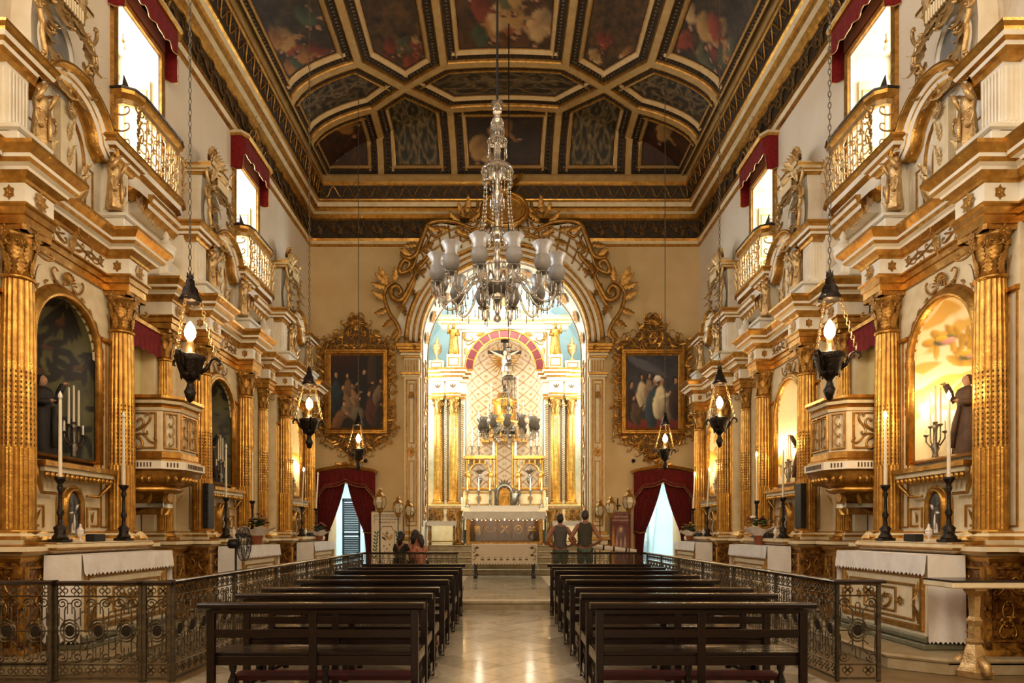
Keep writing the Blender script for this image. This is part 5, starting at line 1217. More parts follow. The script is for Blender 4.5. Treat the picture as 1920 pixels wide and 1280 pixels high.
mb.build('figure', ['statue_skin', 'petal_white', 'hair_brown'], C)
mb = MB()
for k in range(28):
    a = 2*PI*k/28; r1 = .75 if k % 2 else .6; mb.add(tube([(.15*math.cos(a), .1, 1.15+.15*math.sin(a)), (r1*math.cos(a), .12, 1.15+r1*math.sin(a))], [.03, .004], 4))
mb.build('ray_glory', ['gold'], C)
# six tall candlesticks on the gradines
def altar_candle(label, loc, hs, hc, lit=True, mats=('silver', 'candle'), grp=None, power=0):
    T = thing('altar_candlestick', label, 'candlestick', loc, group=grp)
    mb = MB(); mb.add(lathe([(.11, 0), (.11, .02), (.08, .05), (.05, .08), (.03, .14), (.045, .2*hs/.5), (.022, .24*hs/.5), (.02, .36*hs/.5), (.045, .40*hs/.5), (.022, .43*hs/.5), (.06, .47*hs/.5), (.065, hs)], 12), smooth=True); mb.build('candlestick_stem', [mats[0]], T)
    mb = MB(); mb.add(lathe([(.024, hs), (.022, hs+hc)], 10)); c = mb.build('candle', [mats[1]], T)
    if lit:
        mb = MB(); mb.add(lathe([(.008, hs+hc), (.018, hs+hc+.03), (.014, hs+hc+.055), (0, hs+hc+.09)], 8), smooth=True); mb.build('flame_bulb', ['flame'], c)
    else:
        mb = MB(); mb.add(lathe([(.01, hs+hc), (.02, hs+hc+.03), (.013, hs+hc+.06), (0, hs+hc+.1)], 8), smooth=True); mb.build('bulb', ['bulb_off'], c)
    return T
for i, x in enumerate((-1.32, -.92, -.52, .52, .92, 1.32)):
    altar_candle('%s candlestick on the %s lower gradine behind the altar' % (('outermost', 'middle', 'innermost', 'innermost', 'middle', 'outermost')[i], 'left' if x < 0 else 'right'), (x, HY-.9, 2.3), .62, .35, False)
for i, (x, z, y, h) in enumerate(((-.95, 4.2, .1, 1.6), (-.62, 4.9, .3, 1.2), (-.5, 5.5, .4, 1.4), (.5, 5.5, .4, 1.7), (.7, 4.9, .3, 1.3), (.98, 4.2, .1, 1.6), (-1.2, 4.2, 0, 1.0), (1.2, 4.2, 0, 1.0))):
    altar_candle('tall lit candle on the %s of the high altar throne, %s' % ('left' if x < 0 else 'right', ('outer low one', 'middle one', 'inner high one', 'inner high one', 'middle one', 'outer low one', 'short one by the column', 'short one by the column')[i]), (x, HY+y, z), .4, h-.4)
mb = MB(); 
for sx in (-1, 1): vb(mb, min(sx*.7, sx*1.4), max(sx*.7, sx*1.4), 4.08, 4.2, -1.0, .15)
mb.add(lathe([(.5, 4.78), (.5, 4.9)], 16), 0, MX((0, .35, 0))); vb(mb, -.85, .85, 4.75, 4.9, -.8, .0); vb(mb, -.62, .62, 5.38, 5.5, -.8, -.2); mb.build('candle_shelf', ['gold'], H)
for i, (x, y, z) in enumerate(((-2.75, HY-.75, 1.9), (-1.5, HY-1.2, 1.95), (1.5, HY-1.2, 1.95), (2.75, HY-.75, 1.9))):
    altar_candle('lit candle at the foot of the %s high altar columns' % ('far left', 'left', 'right', 'far right')[i], (x, y, 1.016), 1.0, .55)
    point('candle_light', (x*1.02, y-.15, 2.72), 5, (1, .62, .26), .04)
for x in (-.9, .9): point('throne_light', (x, HY-.2, 5.2), 22, (1, .86, .64), .1)
point('throne_light', (0, HY-.3, 7.6), 12, (1, .88, .7), .1)
for x in (-.9, .9): point('gradine_light', (x, HY-1.1, 3.6), 8, (1, .84, .6), .1)

# altar mensa with glazed front
M_ = thing('main_altar', 'gilt altar table with five glazed compartments at the head of the steps', 'altar', (0, 21.75, 1.016))
mb = MB()
for b in (cbox(-1.22, 1.22, 0, .8, 0, .12), cbox(-1.25, 1.25, -.02, .82, .86, 1.05), cbox(-1.22, -1.1, 0, .8, .1, .88), cbox(1.1, 1.22, 0, .8, .1, .88), cbox(-1.2, 1.2, .55, .8, .1, .88)): mb.add(b)
for k in range(1, 5): mb.add(cbox(-1.1+.44*k-.015, -1.1+.44*k+.015, 0, .03, .12, .88, .004))
mb.build('altar_body', ['old_gold'], M_)
mb = MB(); mb.add(cbox(-1.1, 1.1, .5, .55, .12, .88)); mb.build('dark_lining', ['robe_brown'], M_)
gm = MB().add(cbox(-.2, .2, 0, .008, .13, .87, .002)).mesh('glass_pane', ['clear_glass'])
for k in range(5): inst(gm, 'glass_pane', M_, MX((-.88+.44*k, .01, 0)))
fb = MB().add(ball(.014, 6, 4)).mesh('fairy_light', ['flame'])
for k in range(5):
    for q in (-.16, 0, .15): inst(fb, 'fairy_light', M_, MX((-.88+.44*k+q, .12, .84-.05*abs(q)*6)))
    point('case_light', (-.88+.44*k, 21.75+.12, 1.016+.8), 1.6, (1, .8, .5), .02)
em = [MB() for _ in range(5)]
em[0].add(cbox(-.1, .1, .2, .24, .3, .62, .03)); em[0].add(ROSL, 0, MX((0, .2, .46)) @ WB @ MX(s=.08), True)
em[1].add(CS, 0, MX((0, .2, .5)) @ WB @ MX(s=.3), True)
for a in (.7, -.7): em[2].add(tube([(-.13*math.cos(a), .2, .5-.18*math.sin(a)), (.13*math.cos(a), .2, .5+.18*math.sin(a))], [.035, .02], 6))
em[2].add(LF, 0, MX((0, .2, .42)) @ WB @ MX(s=.2), True)
em[3].add(tube([(.11*math.cos(a), .2, .5+.13*math.sin(a)) for a in np.linspace(0, 2*PI, 17)[:-1]], .018, 5, True)); em[3].add(ball(1, 8, 6), 0, MX((0, .2, .49), s=(.05, .03, .06)), True)
em[4].add(cbox(-.14, .14, .18, .22, .42, .5, .02)); 
for x in (-.07, .07): em[4].add(ball(1, 8, 6), 0, MX((x, .2, .54), s=(.05, .03, .06)), True)
for k in range(5): em[k].build('carved_emblem', ['petal_yellow'], M_, None).location = (-.88+.44*k, .05, 0)
def cloth_sheet(mb, x0, x1, y0, y1, ztop, front, side, fringe=.02, n=40, mi=0, back=0, wav=.012, M=None):
    """cloth over a box: top, front drop (towards -y), both side drops with scalloped hems"""
    v = []; f = []; per = []
    N = n
    def strip(p0, p1, drop, nx, out):
        b = len(v); m = 5
        for j in range(m+1):
            for i in range(nx+1):
                t = i/nx; x = p0[0]+(p1[0]-p0[0])*t; y = p0[1]+(p1[1]-p0[1])*t; d = drop*j/m + (fringe*abs(math.sin(t*nx*.5*PI)) if j == m else 0)
                L = math.dist(p0, p1)*t; o = .006+wav*(math.sin(L*14)+.5*math.sin(L*31+1))*(j/m)*(1 if drop > .3 else .6)+.02*(j/m)
                v.append((x+out[0]*o, y+out[1]*o, ztop+.006-d))
        for j in range(m):
            for i in range(nx): a = b+j*(nx+1)+i; f.append((a, a+1, a+nx+2, a+nx+1))
    strip((x0, y0), (x1, y0), front, N, (0, -1)); strip((x1, y0), (x1, y1), side, N//3, (1, 0)); strip((x0, y1), (x0, y0), side, N//3, (-1, 0))
    if back: strip((x1, y1), (x0, y1), back, N, (0, 1))
    b = len(v); v += [(x0-.006, y0-.006, ztop+.007), (x1+.006, y0-.006, ztop+.007), (x1+.006, y1, ztop+.007), (x0-.006, y1, ztop+.007)]; f.append((b, b+1, b+2, b+3))
    mb.add((v, f), mi, M, True)
mb = MB(); cloth_sheet(mb, -1.3, 1.3, -.05, .84, 1.06, .22, .62, .05, 36); o = mb.build('altar_cloth', ['linen']); o.location = (0, 21.75, 1.016); tag(o, 'white scalloped cloth over the main altar at the head of the steps', 'cloth')
mb = MB(); mb.add(cbox(-1.12, 1.12, 22.62, 22.9, 1.02, 2.3)); mb.build('credence_shelf', ['cream']); o = bpy.data.objects['credence_shelf']; tag(o, 'cream shelf standing right behind the main altar', 'shelf')
mb = MB(); cloth_sheet(mb, -1.14, 1.14, 22.6, 22.92, 2.3, .2, .1, .03, 60, wav=.004); tag(mb.build('lace_cloth', ['lace']), 'white lace cloth on the shelf behind the main altar', 'cloth')
for sx in (-1, 1):
    sd = 'left' if sx < 0 else 'right'
    C1 = thing('credence_table', 'small table with open legs on the %s side of the main altar' % sd, 'table', (sx*1.98, 21.6, 1.02))
    mb = MB(); mb.add(cbox(-.42, .42, -.2, .3, .68, .74)); mb.build('table_top', ['old_gold'], C1)
    mb = MB()
    for b in (cbox(-.38, .38, .1, .13, .1, .13), cbox(-.4, -.36, -.16, .26, .1, .14), cbox(.36, .4, -.16, .26, .1, .14)): mb.add(b)
    mb.build('stretcher', ['old_gold'], C1); lm = MB().add(lathe([(.03, 0), (.02, .1), (.03, .3), (.018, .5), (.03, .68)], 8), smooth=True).mesh('leg', ['old_gold'])
    for a in (-.38, .38):
        for b in (-.16, .26): inst(lm, 'leg', C1, MX((a, b, 0)))
    mb = MB(); cloth_sheet(mb, -.46, .46, -.23, .32, .74, .13, .16, .02, 20); o = mb.build('credence_cloth', ['linen']); o.location = (sx*1.98, 21.6, 1.02); tag(o, 'white cloth on the small %s table beside the main altar' % sd, 'cloth')
    # tall carved lampstand flanking the altar
    mb = MB(); mb.add(lathe([(.2, 0), (.2, .06), (.1, .12), (.07, .3), (.12, .45), (.06, .6), (.09, .85), (.14, 1.05), (.16, 1.12)], 12), smooth=True)
    for k in range(6): mb.add(LF, 0, MX((0, 0, .5), rz=k*1.047) @ np.array([[0, 0, 1, .08], [1, 0, 0, 0], [0, 1, 0, 0], [0, 0, 0, 1.]]) @ MX(s=.2), True)
    o = mb.build('torch_pedestal', ['old_gold']); o.location = (sx*1.47, 21.75, 1.016); tag(o, 'carved gilt pedestal standing at the %s end of the main altar' % sd, 'pedestal')

# ================================================================== SIDE ALTARS AND WHAT STANDS ON THEM
def side_name(s): return 'left' if s < 0 else 'right'
def sidept(s, x, y, z): return (s*(A-x), y, z)
SC_ = {-1: (1, 1, 1), 1: (-1, 1, 1)}
def make_altar():
    T = thing('side_altar', 'x', 'altar', group='side altars with painted panelled fronts')
    mb = MB(); mb.add(cbox(.83, 1.2, -.93, .93, .26, 1.18, .01)); mb.build('altar_body', ['cream'], T)
    mb = MB(); mb.add(cbox(.84, 1.2, -.95, .95, .16, .26, .01)); mb.build('plinth', ['dark_stone'], T)
    K = MX((1.2, 0, 0)) @ WX
    mb = MB(); frame_rect(mb, -.9, .9, .34, 1.0, K, .07, .03); mb.build('outer_frame', ['old_gold'], T)
    mb = MB(); frame_rect(mb, -.72, .72, .44, .86, K, .03, .02); frame_rect(mb, -.36, .36, .5, .8, K, .025, .02); mb.build('inner_frame', ['old_gold'], T)
    mb = MB()
    for d in (-1, 1):
        mb.add(CS, 0, K @ MX((d*.16, .62, .01), rz=.5*d, s=(.24*d, .24, .2)), True); mb.add(LF, 0, K @ MX((d*.06, .66, .01), rz=-1.2*d, s=.2), True); mb.add(LF, 0, K @ MX((d*.8, .9, .01), rz=PI, s=.24), True); mb.add(LF, 0, K @ MX((d*.8, .42, .01), s=.24), True); mb.add(ROSL, 0, K @ MX((d*.46, .65, .01), s=.07), True)
    mb.add(ROS, 0, K @ MX((0, .65, .01), s=.09), True); mb.build('carved_relief', ['old_gold'], T, 'stuff')
    mb = MB(); mb.add(cbox(.84, 1.27, -1.0, 1.0, .16, .22, .01)); mb.add(cbox(.84, 1.24, -.97, .97, .22, .3, .02)); mb.build('marble_base', ['green_marble'], T)
    return T
alt = make_altar()
st = MB(); pl = [(.3, -1.5), (1.35, -1.5), (1.75, -1.15), (1.75, 1.15), (1.35, 1.5), (.3, 1.5)]
st.add(prism(pl, 0, .13)); st.add(sweep(pl, [(-.02, .12), (.02, .12), (.03, .14), (.0, .16), (-.3, .16)], False, 1)); st.add(prism([(x-.02*(x > 1), y) for x, y in pl], .1, .158))
STM = st.mesh('altar_step', ['stone_step'])
cl = MB(); v_ = MB(); cloth_sheet(v_, -1.0, 1.0, 0, .41, 1.185, .2, .93, .03, 56, wav=.014)
# sheet frame (x along, -y front) -> retable frame (y along, +x front)
CF = np.array([[0, -1, 0, 1.24], [1, 0, 0, 0], [0, 0, 1, 0], [0, 0, 0, 1.]])
cl.add((np.concatenate(v_.v), v_.f), 0, CF, True); CLM = cl.mesh('altar_cloth', ['linen'])
for s in (-1, 1):
    for i, c in enumerate(CEN):
        o = alt if (s < 0 and i == 0) else dup(alt, (0, 0, 0)); o.location = (s*A, c, 0); o.scale = SC_[s]
        o['label'] = '%s %s side altar with cream and gilt panelled front' % (BAY[i], side_name(s))
        e = bpy.data.objects.new('altar_cloth', CLM); COL.objects.link(e); e.location = (s*A, c, 0); e.scale = SC_[s]
        tag(e, 'white fringed cloth hanging over the %s %s side altar' % (BAY[i], side_name(s)), 'cloth', 'white cloths on the side altars')
        q = bpy.data.objects.new('trim_step', STM); COL.objects.link(q); q.location = (s*A, c, 0 if i < 2 else .003); q.scale = SC_[s]; struct(q)
# tall candlesticks on the gradines
def tall_candle(label, loc, lit, hs=.72, hc=.86, lean=0):
    T = thing('tall_candlestick', label, 'candlestick', loc, group='tall candlesticks on the side altars')
    mb = MB(); mb.add(lathe([(.085, .03), (.08, .06), (.05, .1), (.07, .16), (.028, .2), (.022, .28), (.04, .33), (.022, .38), (.018, .55), (.035, .6), (.02, .64), (.055, hs-.03), (.06, hs)], 12), smooth=True); mb.add(cbox(-.09, .09, -.09, .09, 0, .035, .01)); mb.build('candlestick_stem', ['blackened_silver'], T)
    for k in range(3):
        a = k*2*PI/3; mb = MB(); mb.add(LFS, 0, MX((.04*math.cos(a), .04*math.sin(a), .0), rz=a) @ np.array([[0, 0, 1, 0], [1, 0, 0, 0], [0, 1, 0, 0], [0, 0, 0, 1.]]) @ MX(s=.15), True); mb.build('foot', ['blackened_silver'], T)
    mb = MB(); mb.add(tube([(0, 0, hs), (lean*.5, 0, hs+hc*.5), (lean, 0, hs+hc)], [.02, .018, .016], 10)); c = mb.build('candle', ['candle'], T)
    mb = MB(); z = hs+hc; mb.add(lathe([(.01, z), (.024, z+.03), (.02, z+.06), (0, z+.1)], 8), 0, MX((lean, 0, 0)), True); mb.build('flame_bulb', ['flame' if lit else 'bulb_off'], c)
    return T
for s in (-1, 1):
    for i, c in enumerate(CEN):
        for dy, w in ((-.84, 'nearer'), (.42, 'farther')):
            lit = s > 0 or (i == 2 and dy < 0)
            tall_candle('%s of two tall candles on the %s %s side altar, %s' % (w, BAY[i], side_name(s), 'its bulb lit' if lit else 'unlit'), sidept(s, .9, c+dy, 1.33), lit, lean=(0 if i else .0)+(.05 if i == 2 else 0))
            if lit: point('candle_glow', sidept(s, 1.0, c+dy, 3.05), 8, WARM, .03)
# candelabrum and robed figure in each niche
def candelabrum(label, loc):
    T = thing('candelabrum', label, 'candelabrum', loc, group='branched candelabra in the niches')
    mb = MB(); mb.add(lathe([(.1, 0), (.1, .02), (.04, .06), (.03, .12), (.05, .18), (.02, .24), (.025, .42), (.04, .45), (.02, .5)], 12), smooth=True)
    pos = [(0, .5), (-.1, .46), (.1, .46), (-.19, .36), (.19, .36)]
    for y, z in pos[1:]: mb.add(tube([(0, 0, .26), (0, y*.5, .2), (0, y, .28), (0, y, z)], .01, 6), 0, None, True)
    for y, z in pos: mb.add(lathe([(.015, z-.02), (.035, z), (.03, z+.01)], 8), 0, MX((0, y, 0)))
    mb.build('branched_stem', ['silver'], T)
    for y, z in pos: 
        mb = MB(); h = .46 if abs(y) < .15 else .12; mb.add(lathe([(.015, z), (.013, z+h), (.004, z+h+.02)], 8), 0, MX((0, y, 0))); mb.build('candle', ['candle'], T)
    return T
for s in (-1, 1):
    for i, c in enumerate(CEN):
        candelabrum('silver candelabrum with white candles in the %s %s niche' % (BAY[i], side_name(s)), sidept(s, .33, c+.3, 2.335)).rotation_euler = (0, 0, 0)
        T = thing('niche_saint', 'robed saint figure standing in the %s %s niche' % (BAY[i], side_name(s)), 'statue', sidept(s, .26, c-.2, 2.335), rz=0 if s < 0 else PI, group='robed saints in the niches')
        mb = MB(); statue(mb, 1.0, 0, 1, arm=1 if s < 0 else -1, seed=i*2+s); mb.build('figure', ['robe_dark' if s < 0 else 'robe_brown', 'statue_skin'], T)
        # little things on the shelf
        U_ = MB(); put_urn(U_, I4, .27); o = U_.build('small_urn', ['petal_white']); o.location = sidept(s, .88, c-.45, 1.33); tag(o, 'small pale urn on the shelf of the %s %s side altar' % (BAY[i], side_name(s)), 'urn', 'small urns on the altar shelves')
        o = add_one(cbox(-.06, .06, -.11, .11, 0, .09, .01), 'dark_plaque', ['black']); o.location = sidept(s, .92, c-.22, 1.33); tag(o, 'small dark plaque box beside the urn on the %s %s altar shelf' % (BAY[i], side_name(s)), 'plaque', 'small plaques on the altar shelves')
# potted flowers
def pot(label, loc, kind, sc=1, seed=0):
    R = random.Random(seed); T = thing('potted_flowers', label, 'flowers', loc)
    mb = MB(); mb.add(lathe([(.075, 0), (.105, .17), (.115, .17), (.115, .2), (.09, .2), (.08, .16)], 14), 0, MX(s=sc), True); mb.build('pot', ['terracotta'], T)
    n = 28; v = []
    for j in range(5):
        for i in range(n): a = 2*PI*i/n; r = (.09+.045*j*(1+.35*math.sin(a*4)+.2*math.sin(a*9+1)))*sc; v.append((r*math.cos(a), r*math.sin(a), (.14+.035*j+.03*math.sin(a*5)*j/4)*sc))
    mb = MB(); mb.add((v, [(j*n+i, j*n+(i+1) % n, (j+1)*n+(i+1) % n, (j+1)*n+i) for j in range(4) for i in range(n)]), smooth=True); mb.build('paper_wrap', ['petal_white'], T)
    mb = MB()
    for k in range(60):
        a = R.uniform(0, 2*PI); r = R.uniform(0, .2); mb.add(LFS, 0, MX((r*math.cos(a)*sc, r*math.sin(a)*sc, (.3+R.uniform(0, .12))*sc), rz=a, ry=R.uniform(-.9, .3), s=.12*sc))
    mb.build('foliage', ['leaf'], T, 'stuff')
    for k in range(14):
        a = R.uniform(0, 2*PI); r = R.uniform(.02, .2); mb = MB(); mb.add(ROSL, 0, MX((r*math.cos(a)*sc, r*math.sin(a)*sc, (.45+R.uniform(-.04, .06)-r*.35)*sc), rz=a, s=.055*sc, rx=R.uniform(-.5, .5)), True)
        mb.build('bloom', [kind if k % 4 else 'petal_white'], T)
    return T
pot('pot of dark red flowers in white paper on the middle left altar', sidept(-1, 1.05, 13.15, 1.2), 'petal_red', 1.15, 1)
pot('small pot of dark red flowers on the farthest left altar', sidept(-1, 1.05, 17.6, 1.2), 'petal_red', .95, 2)
pot('pot of red and white flowers in paper on the middle right altar', sidept(1, 1.0, 12.9, 1.2), 'petal_red', 1.15, 3)
pot('pot of yellow flowers on the farthest right altar', sidept(1, 1.05, 17.6, 1.2), 'petal_yellow', .95, 4)

# ---- pulpits
PP = thing('pulpit', 'x', 'pulpit', group='gilded pulpits on the side walls')
pth = [(0, -.46), (.98, -.46), (1.16, -.28), (1.16, .28), (.98, .46), (0, .46)]
mb = MB(); mb.add(prism([(0, -.44), (.96, -.44), (1.14, -.26), (1.14, .26), (.96, .44), (0, .44)], 2.5, 3.2)); mb.build('pulpit_body', ['cream'], PP)
mb = MB(); mb.add(sweep(pth, [(-.05, 3.14), (.0, 3.16), (.02, 3.2), (.0, 3.23), (.03, 3.26), (.05, 3.3), (.08, 3.33), (.08, 3.37), (-.06, 3.385), (-.08, 3.2)], False, 1, [0, 1, 0, 0, 1, 0, 0, 0, 0])); mb.build('pulpit_rim', ['gold', 'cream'], PP)
mb = MB(); mb.add(sweep(pth, [(-.04, 2.6), (.0, 2.58), (.0, 2.5), (.04, 2.47), (.04, 2.45), (.09, 2.44), (.09, 2.33), (.05, 2.32), (.03, 2.3)], False, 1, [0, 0, 0, 0, 1, 1, 0, 0])); mb.add(sweep(pth, [(.03, 2.3), (.01, 2.24), (-.07, 2.15), (-.2, 2.1), (-.24, 2.09), (-.18, 2.07), (-.22, 2.03), (-.3, 2.0), (-.34, 1.9), (-.32, 1.86), (-.32, 1.8), (-.36, 1.78), (-.4, 1.7)], False, 1, [0, 0, 0, 0, 0, 0, 0, 0, 0, 1, 0, 0]), 0, None, True); mb.build('corbelled_base', ['gold', 'white_paint'], PP)
mb = MB(); mb.add(lathe([(.22, 1.78), (.2, 1.72), (.12, 1.66), (.08, 1.62), (0, 1.56)], 12), 0, MX((.2, 0, 0)), True); mb.add(prism([(0, 1.8), (.55, 1.78), (.35, 1.7), (.2, 1.68), (.05, 1.55), (0, 1.5)], -.14, .14), 0, np.array([[1, 0, 0, 0], [0, 0, 1, 0], [0, 1, 0, 0], [0, 0, 0, 1.]])); mb.build('pendant', ['old_gold'], PP)
faces = [(MX((.47, -.46, 0)) @ np.array([[1, 0, 0, 0], [0, 0, -1, 0], [0, 1, 0, 0], [0, 0, 0, 1.]]), .43), (MX((1.07, -.37, 0), rz=-PI/4) @ WX, .1), (MX((1.16, 0, 0)) @ WX, .25), (MX((1.07, .37, 0), rz=PI/4) @ WX, .1)]
for Kf, hw in faces:
    mb = MB(); frame_rect(mb, -hw, hw, 2.62, 3.14, Kf @ MX((0, 0, -.02)), .03, .03)
    if hw > .3:
        for d in (-1, 1):
            for u, v, s_, a, g in ((.12, 2.95, .3, .3, CS), (.12, 2.75, .3, 2.6, CS), (.3, 2.97, .24, .8, SS), (.3, 2.77, .24, 2.2, SS), (.05, 2.8, .26, .5, LF)): mb.add(g, 0, Kf @ MX((d*u, v, -.01), rz=a*d, s=(s_*d, s_, s_)), True)
    elif hw > .2:
        for d in (-1, 1):
            frame_rect(mb, d*.12-.09, d*.12+.09, 2.66, 3.1, Kf @ MX((0, 0, -.02)), .015, .02)
            for v in (2.74, 2.88, 3.02): mb.add(SS if v != 2.88 else CS, 0, Kf @ MX((d*.12, v, -.01), rz=PI/2, s=(.17, .15*d, .15)), True)
    else:
        for v in (2.74, 2.88, 3.02): mb.add(CS, 0, Kf @ MX((0, v, -.01), rz=PI/2, s=.15), True)
    mb.build('carved_panel', ['old_gold'], PP)
mb = MB()
for Kf, hw in faces:
    n = int(hw*2/.045)
    for k in range(n): mb.add(cbox(-hw+.045*k+.01, -hw+.045*k+.028, 2.355, 2.42, .085, .1, .003), 0, Kf)
    for k in range(int(hw*2/.1)): mb.add(ball(1, 6, 4), 1, Kf @ MX((-hw+.06+.1*k, 2.2, -.02), s=(.035, .07, .05)), True)
mb.build('gadroon_band', ['dark_gold', 'gold'], PP, 'stuff')
mb = MB()
for Kf, hw in (faces[0], faces[2]):
    mb.add(prism(arc(0, 1.95, .11, .07, 0, 2*PI, 16)[:-1], -.3, -.27), 0, Kf)
    for d in (-1, 1): mb.add(LF, 0, Kf @ MX((d*.16, 1.84, -.28), rz=-.5*d, s=.2), True)
mb.build('neck_carving', ['old_gold'], PP)
for s in (-1, 1):
    o = PP if s < 0 else dup(PP, (0, 0, 0)); o.location = (s*A, 10.1, 0); o.scale = SC_[s]; o['label'] = 'gilded octagonal pulpit hanging on the %s wall before the middle altar' % side_name(s)
    D_ = struct(add_one(box(0, .03, -.45, .45, 2.35, 4.55), 'door_%d' % (3 if s < 0 else 4), ['shutter'], None, np.diag([s*-1., 1, 1, 1]) @ MX((-A, 10.62, 0)) if s < 0 else MX((A, 10.62, 0)) @ MIR))
    mb = MB(); Kd = (MX((-A, 10.62, 0)) if s < 0 else MX((A, 10.62, 0)) @ MIR) @ WX
    mb.add(sweep([(-.45, 2.35), (-.45, 4.55), (.45, 4.55), (.45, 2.35)], [(0, 0), (0, .06), (-.06, .08), (-.1, 0)], False, 1), 0, Kd); mb.build('door_frame', ['cream'], D_)
    V = thing('small_valance', 'small dark red fringed valance above the doorway behind the %s pulpit' % side_name(s), 'valance', (s*A, 10.62, 0), scale=SC_[s])
    n = 30; v = []
    for j in range(5):
        for i in range(n+1): q = i/n; v.append((.3+.01*math.sin(q*50)*j/4, -.55+1.1*q, 4.62-(.36+.05*abs(math.sin(q*PI*5)))*j/4))
    f = [(j*(n+1)+i, j*(n+1)+i+1, (j+1)*(n+1)+i+1, (j+1)*(n+1)+i) for j in range(4) for i in range(n)]; mb = MB(); mb.add((v, f), smooth=True); mb.add(prism([(.0, -.55), (.3, -.55), (.3, -.54), (0, -.54)], 4.25, 4.62)); mb.build('fringed_cloth', ['velvet'], V)
    mb = MB(); mb.add(sweep([(0, -.57), (.31, -.57), (.31, .57), (0, .57)], [(-.02, 4.6), (.02, 4.6), (.03, 4.65), (-.05, 4.67)], False, 1)); mb.build('gilt_batten', ['gold'], V)
    # line-array loudspeaker on the column
    S_ = thing('loudspeaker', 'slim dark line loudspeaker fixed beside the %s pulpit column' % side_name(s), 'speaker', sidept(s, .86, 11.55, 1.5), rz=0 if s < 0 else PI)
    mb = MB(); mb.add(cbox(-.1, .0, -.12, .12, 0, .76, .01)); mb.build('cabinet', ['black'], S_)
    gm = MB().add(cbox(-.09, .09, -.012, .0, -.066, .066, .004)).mesh('grille', ['black_mesh'])
    for k in range(5): inst(gm, 'grille', S_, MX((-.05, -.12, .08+.148*k), s=(.5, 1, 1)))

# ---- hanging sanctuary lamps
LP_ = thing('sanctuary_lamp', 'x', 'hanging lamp', group='chained silver lamps along the nave')
mb = MB(); mb.add(lathe([(0, 0), (.03, .02), (.05, .07), (.065, .12), (.04, .17), (.03, .22), (.05, .25), (.1, .3), (.13, .38), (.15, .46), (.17, .5), (.15, .53), (.1, .54)], 20, lambda a, z: 1+.06*math.cos(a*8)), smooth=True)
for k in range(8): mb.add(LF, 0, MX((0, 0, .26), rz=k*PI/4) @ np.array([[0, 0, 1, .09], [1, 0, 0, 0], [0, 1, 0, 0], [0, 0, 0, 1.]]) @ MX(s=(.2, .24, .25)), True)
mb.build('lamp_bowl', ['blackened_silver'], LP_)
for k in range(3):
    a = k*2*PI/3+.5; ca, sa = math.cos(a), math.sin(a)
    mb = MB(); mb.add(tube([(ca*r, sa*r, z) for r, z in ((.1, .34), (.17, .4), (.21, .5), (.26, .53), (.3, .5), (.31, .46), (.28, .45))], [.02, .025, .022, .018, .016, .014, .01], 6), 0, None, True); mb.build('arm', ['blackened_silver'], LP_)
    mb = MB()
    for i in range(15):
        t = (i+.5)/15; p = np.array((ca*(.27-.17*t), sa*(.27-.17*t), .54+.62*t)); mb.add(tube([p+np.array((math.cos(q)*.018*(ca if i % 2 else -sa), math.cos(q)*.018*(sa if i % 2 else ca), .026*math.sin(q))) for q in np.linspace(0, 2*PI, 7)[:-1]], .006, 4, True))
    mb.build('lamp_chain', ['pale_gold'], LP_, 'stuff')
mb = MB(); mb.add(lathe([(.11, 1.12), (.125, 1.14), (.09, 1.2), (.08, 1.26), (.05, 1.3), (.045, 1.36), (.025, 1.38)], 16, lambda a, z: 1+.07*math.cos(a*6)), smooth=True)
for k in range(6): mb.add(LFS, 0, MX((0, 0, 1.34), rz=k*PI/3) @ np.array([[0, 0, 1, .02], [1, 0, 0, 0], [0, 1, 0, 0], [0, 0, 0, 1.]]) @ MX(s=.12), True)
mb.build('lamp_cap', ['blackened_silver'], LP_)
mb = MB(); mb.add(lathe([(.1, .54), (.05, .56), (.04, .66), (.03, .7)], 12), smooth=True); mb.build('bulb_holder', ['pale_gold'], LP_)
mb = MB(); mb.add(lathe([(.03, .7), (.055, .74), (.062, .79), (.045, .85), (.012, .9), (0, .91)], 14), smooth=True); mb.build('bulb', ['bulb_warm'], LP_)
mb = MB(); zt = 9.9; n = int((zt-1.4)/.062)
for i in range(n):
    z = 1.4+.062*(i+.5); mb.add(tube([(math.cos(q)*.016*(i % 2), math.cos(q)*.016*(1-i % 2), z+.036*math.sin(q)) for q in np.linspace(0, 2*PI, 7)[:-1]], .0065, 3, True))
CHM = mb.mesh('suspension_chain', ['iron'])
c = inst(CHM, 'suspension_chain', LP_); c['kind'] = 'stuff'
k = 0
for s, lst in ((-1, ((3.5, 7.6, 2.88), (3.43, 12.0, 2.9), (3.64, 17.0, 2.97))), (1, ((3.62, 7.6, 2.9), (3.78, 12.0, 2.92), (4.0, 17.0, 2.97)))):
    for i, (x, y, z) in enumerate(lst):
        o = LP_ if k == 0 else dup(LP_, (0, 0, 0), rz=.4*k); o.location = (s*x, y, z); k += 1
        o['label'] = 'chained silver lamp with glowing bulb, %s of three on the %s' % (BAY[i], side_name(s)); point('lamp_light', (s*x, y, z+.8), 85, WARM, .07)

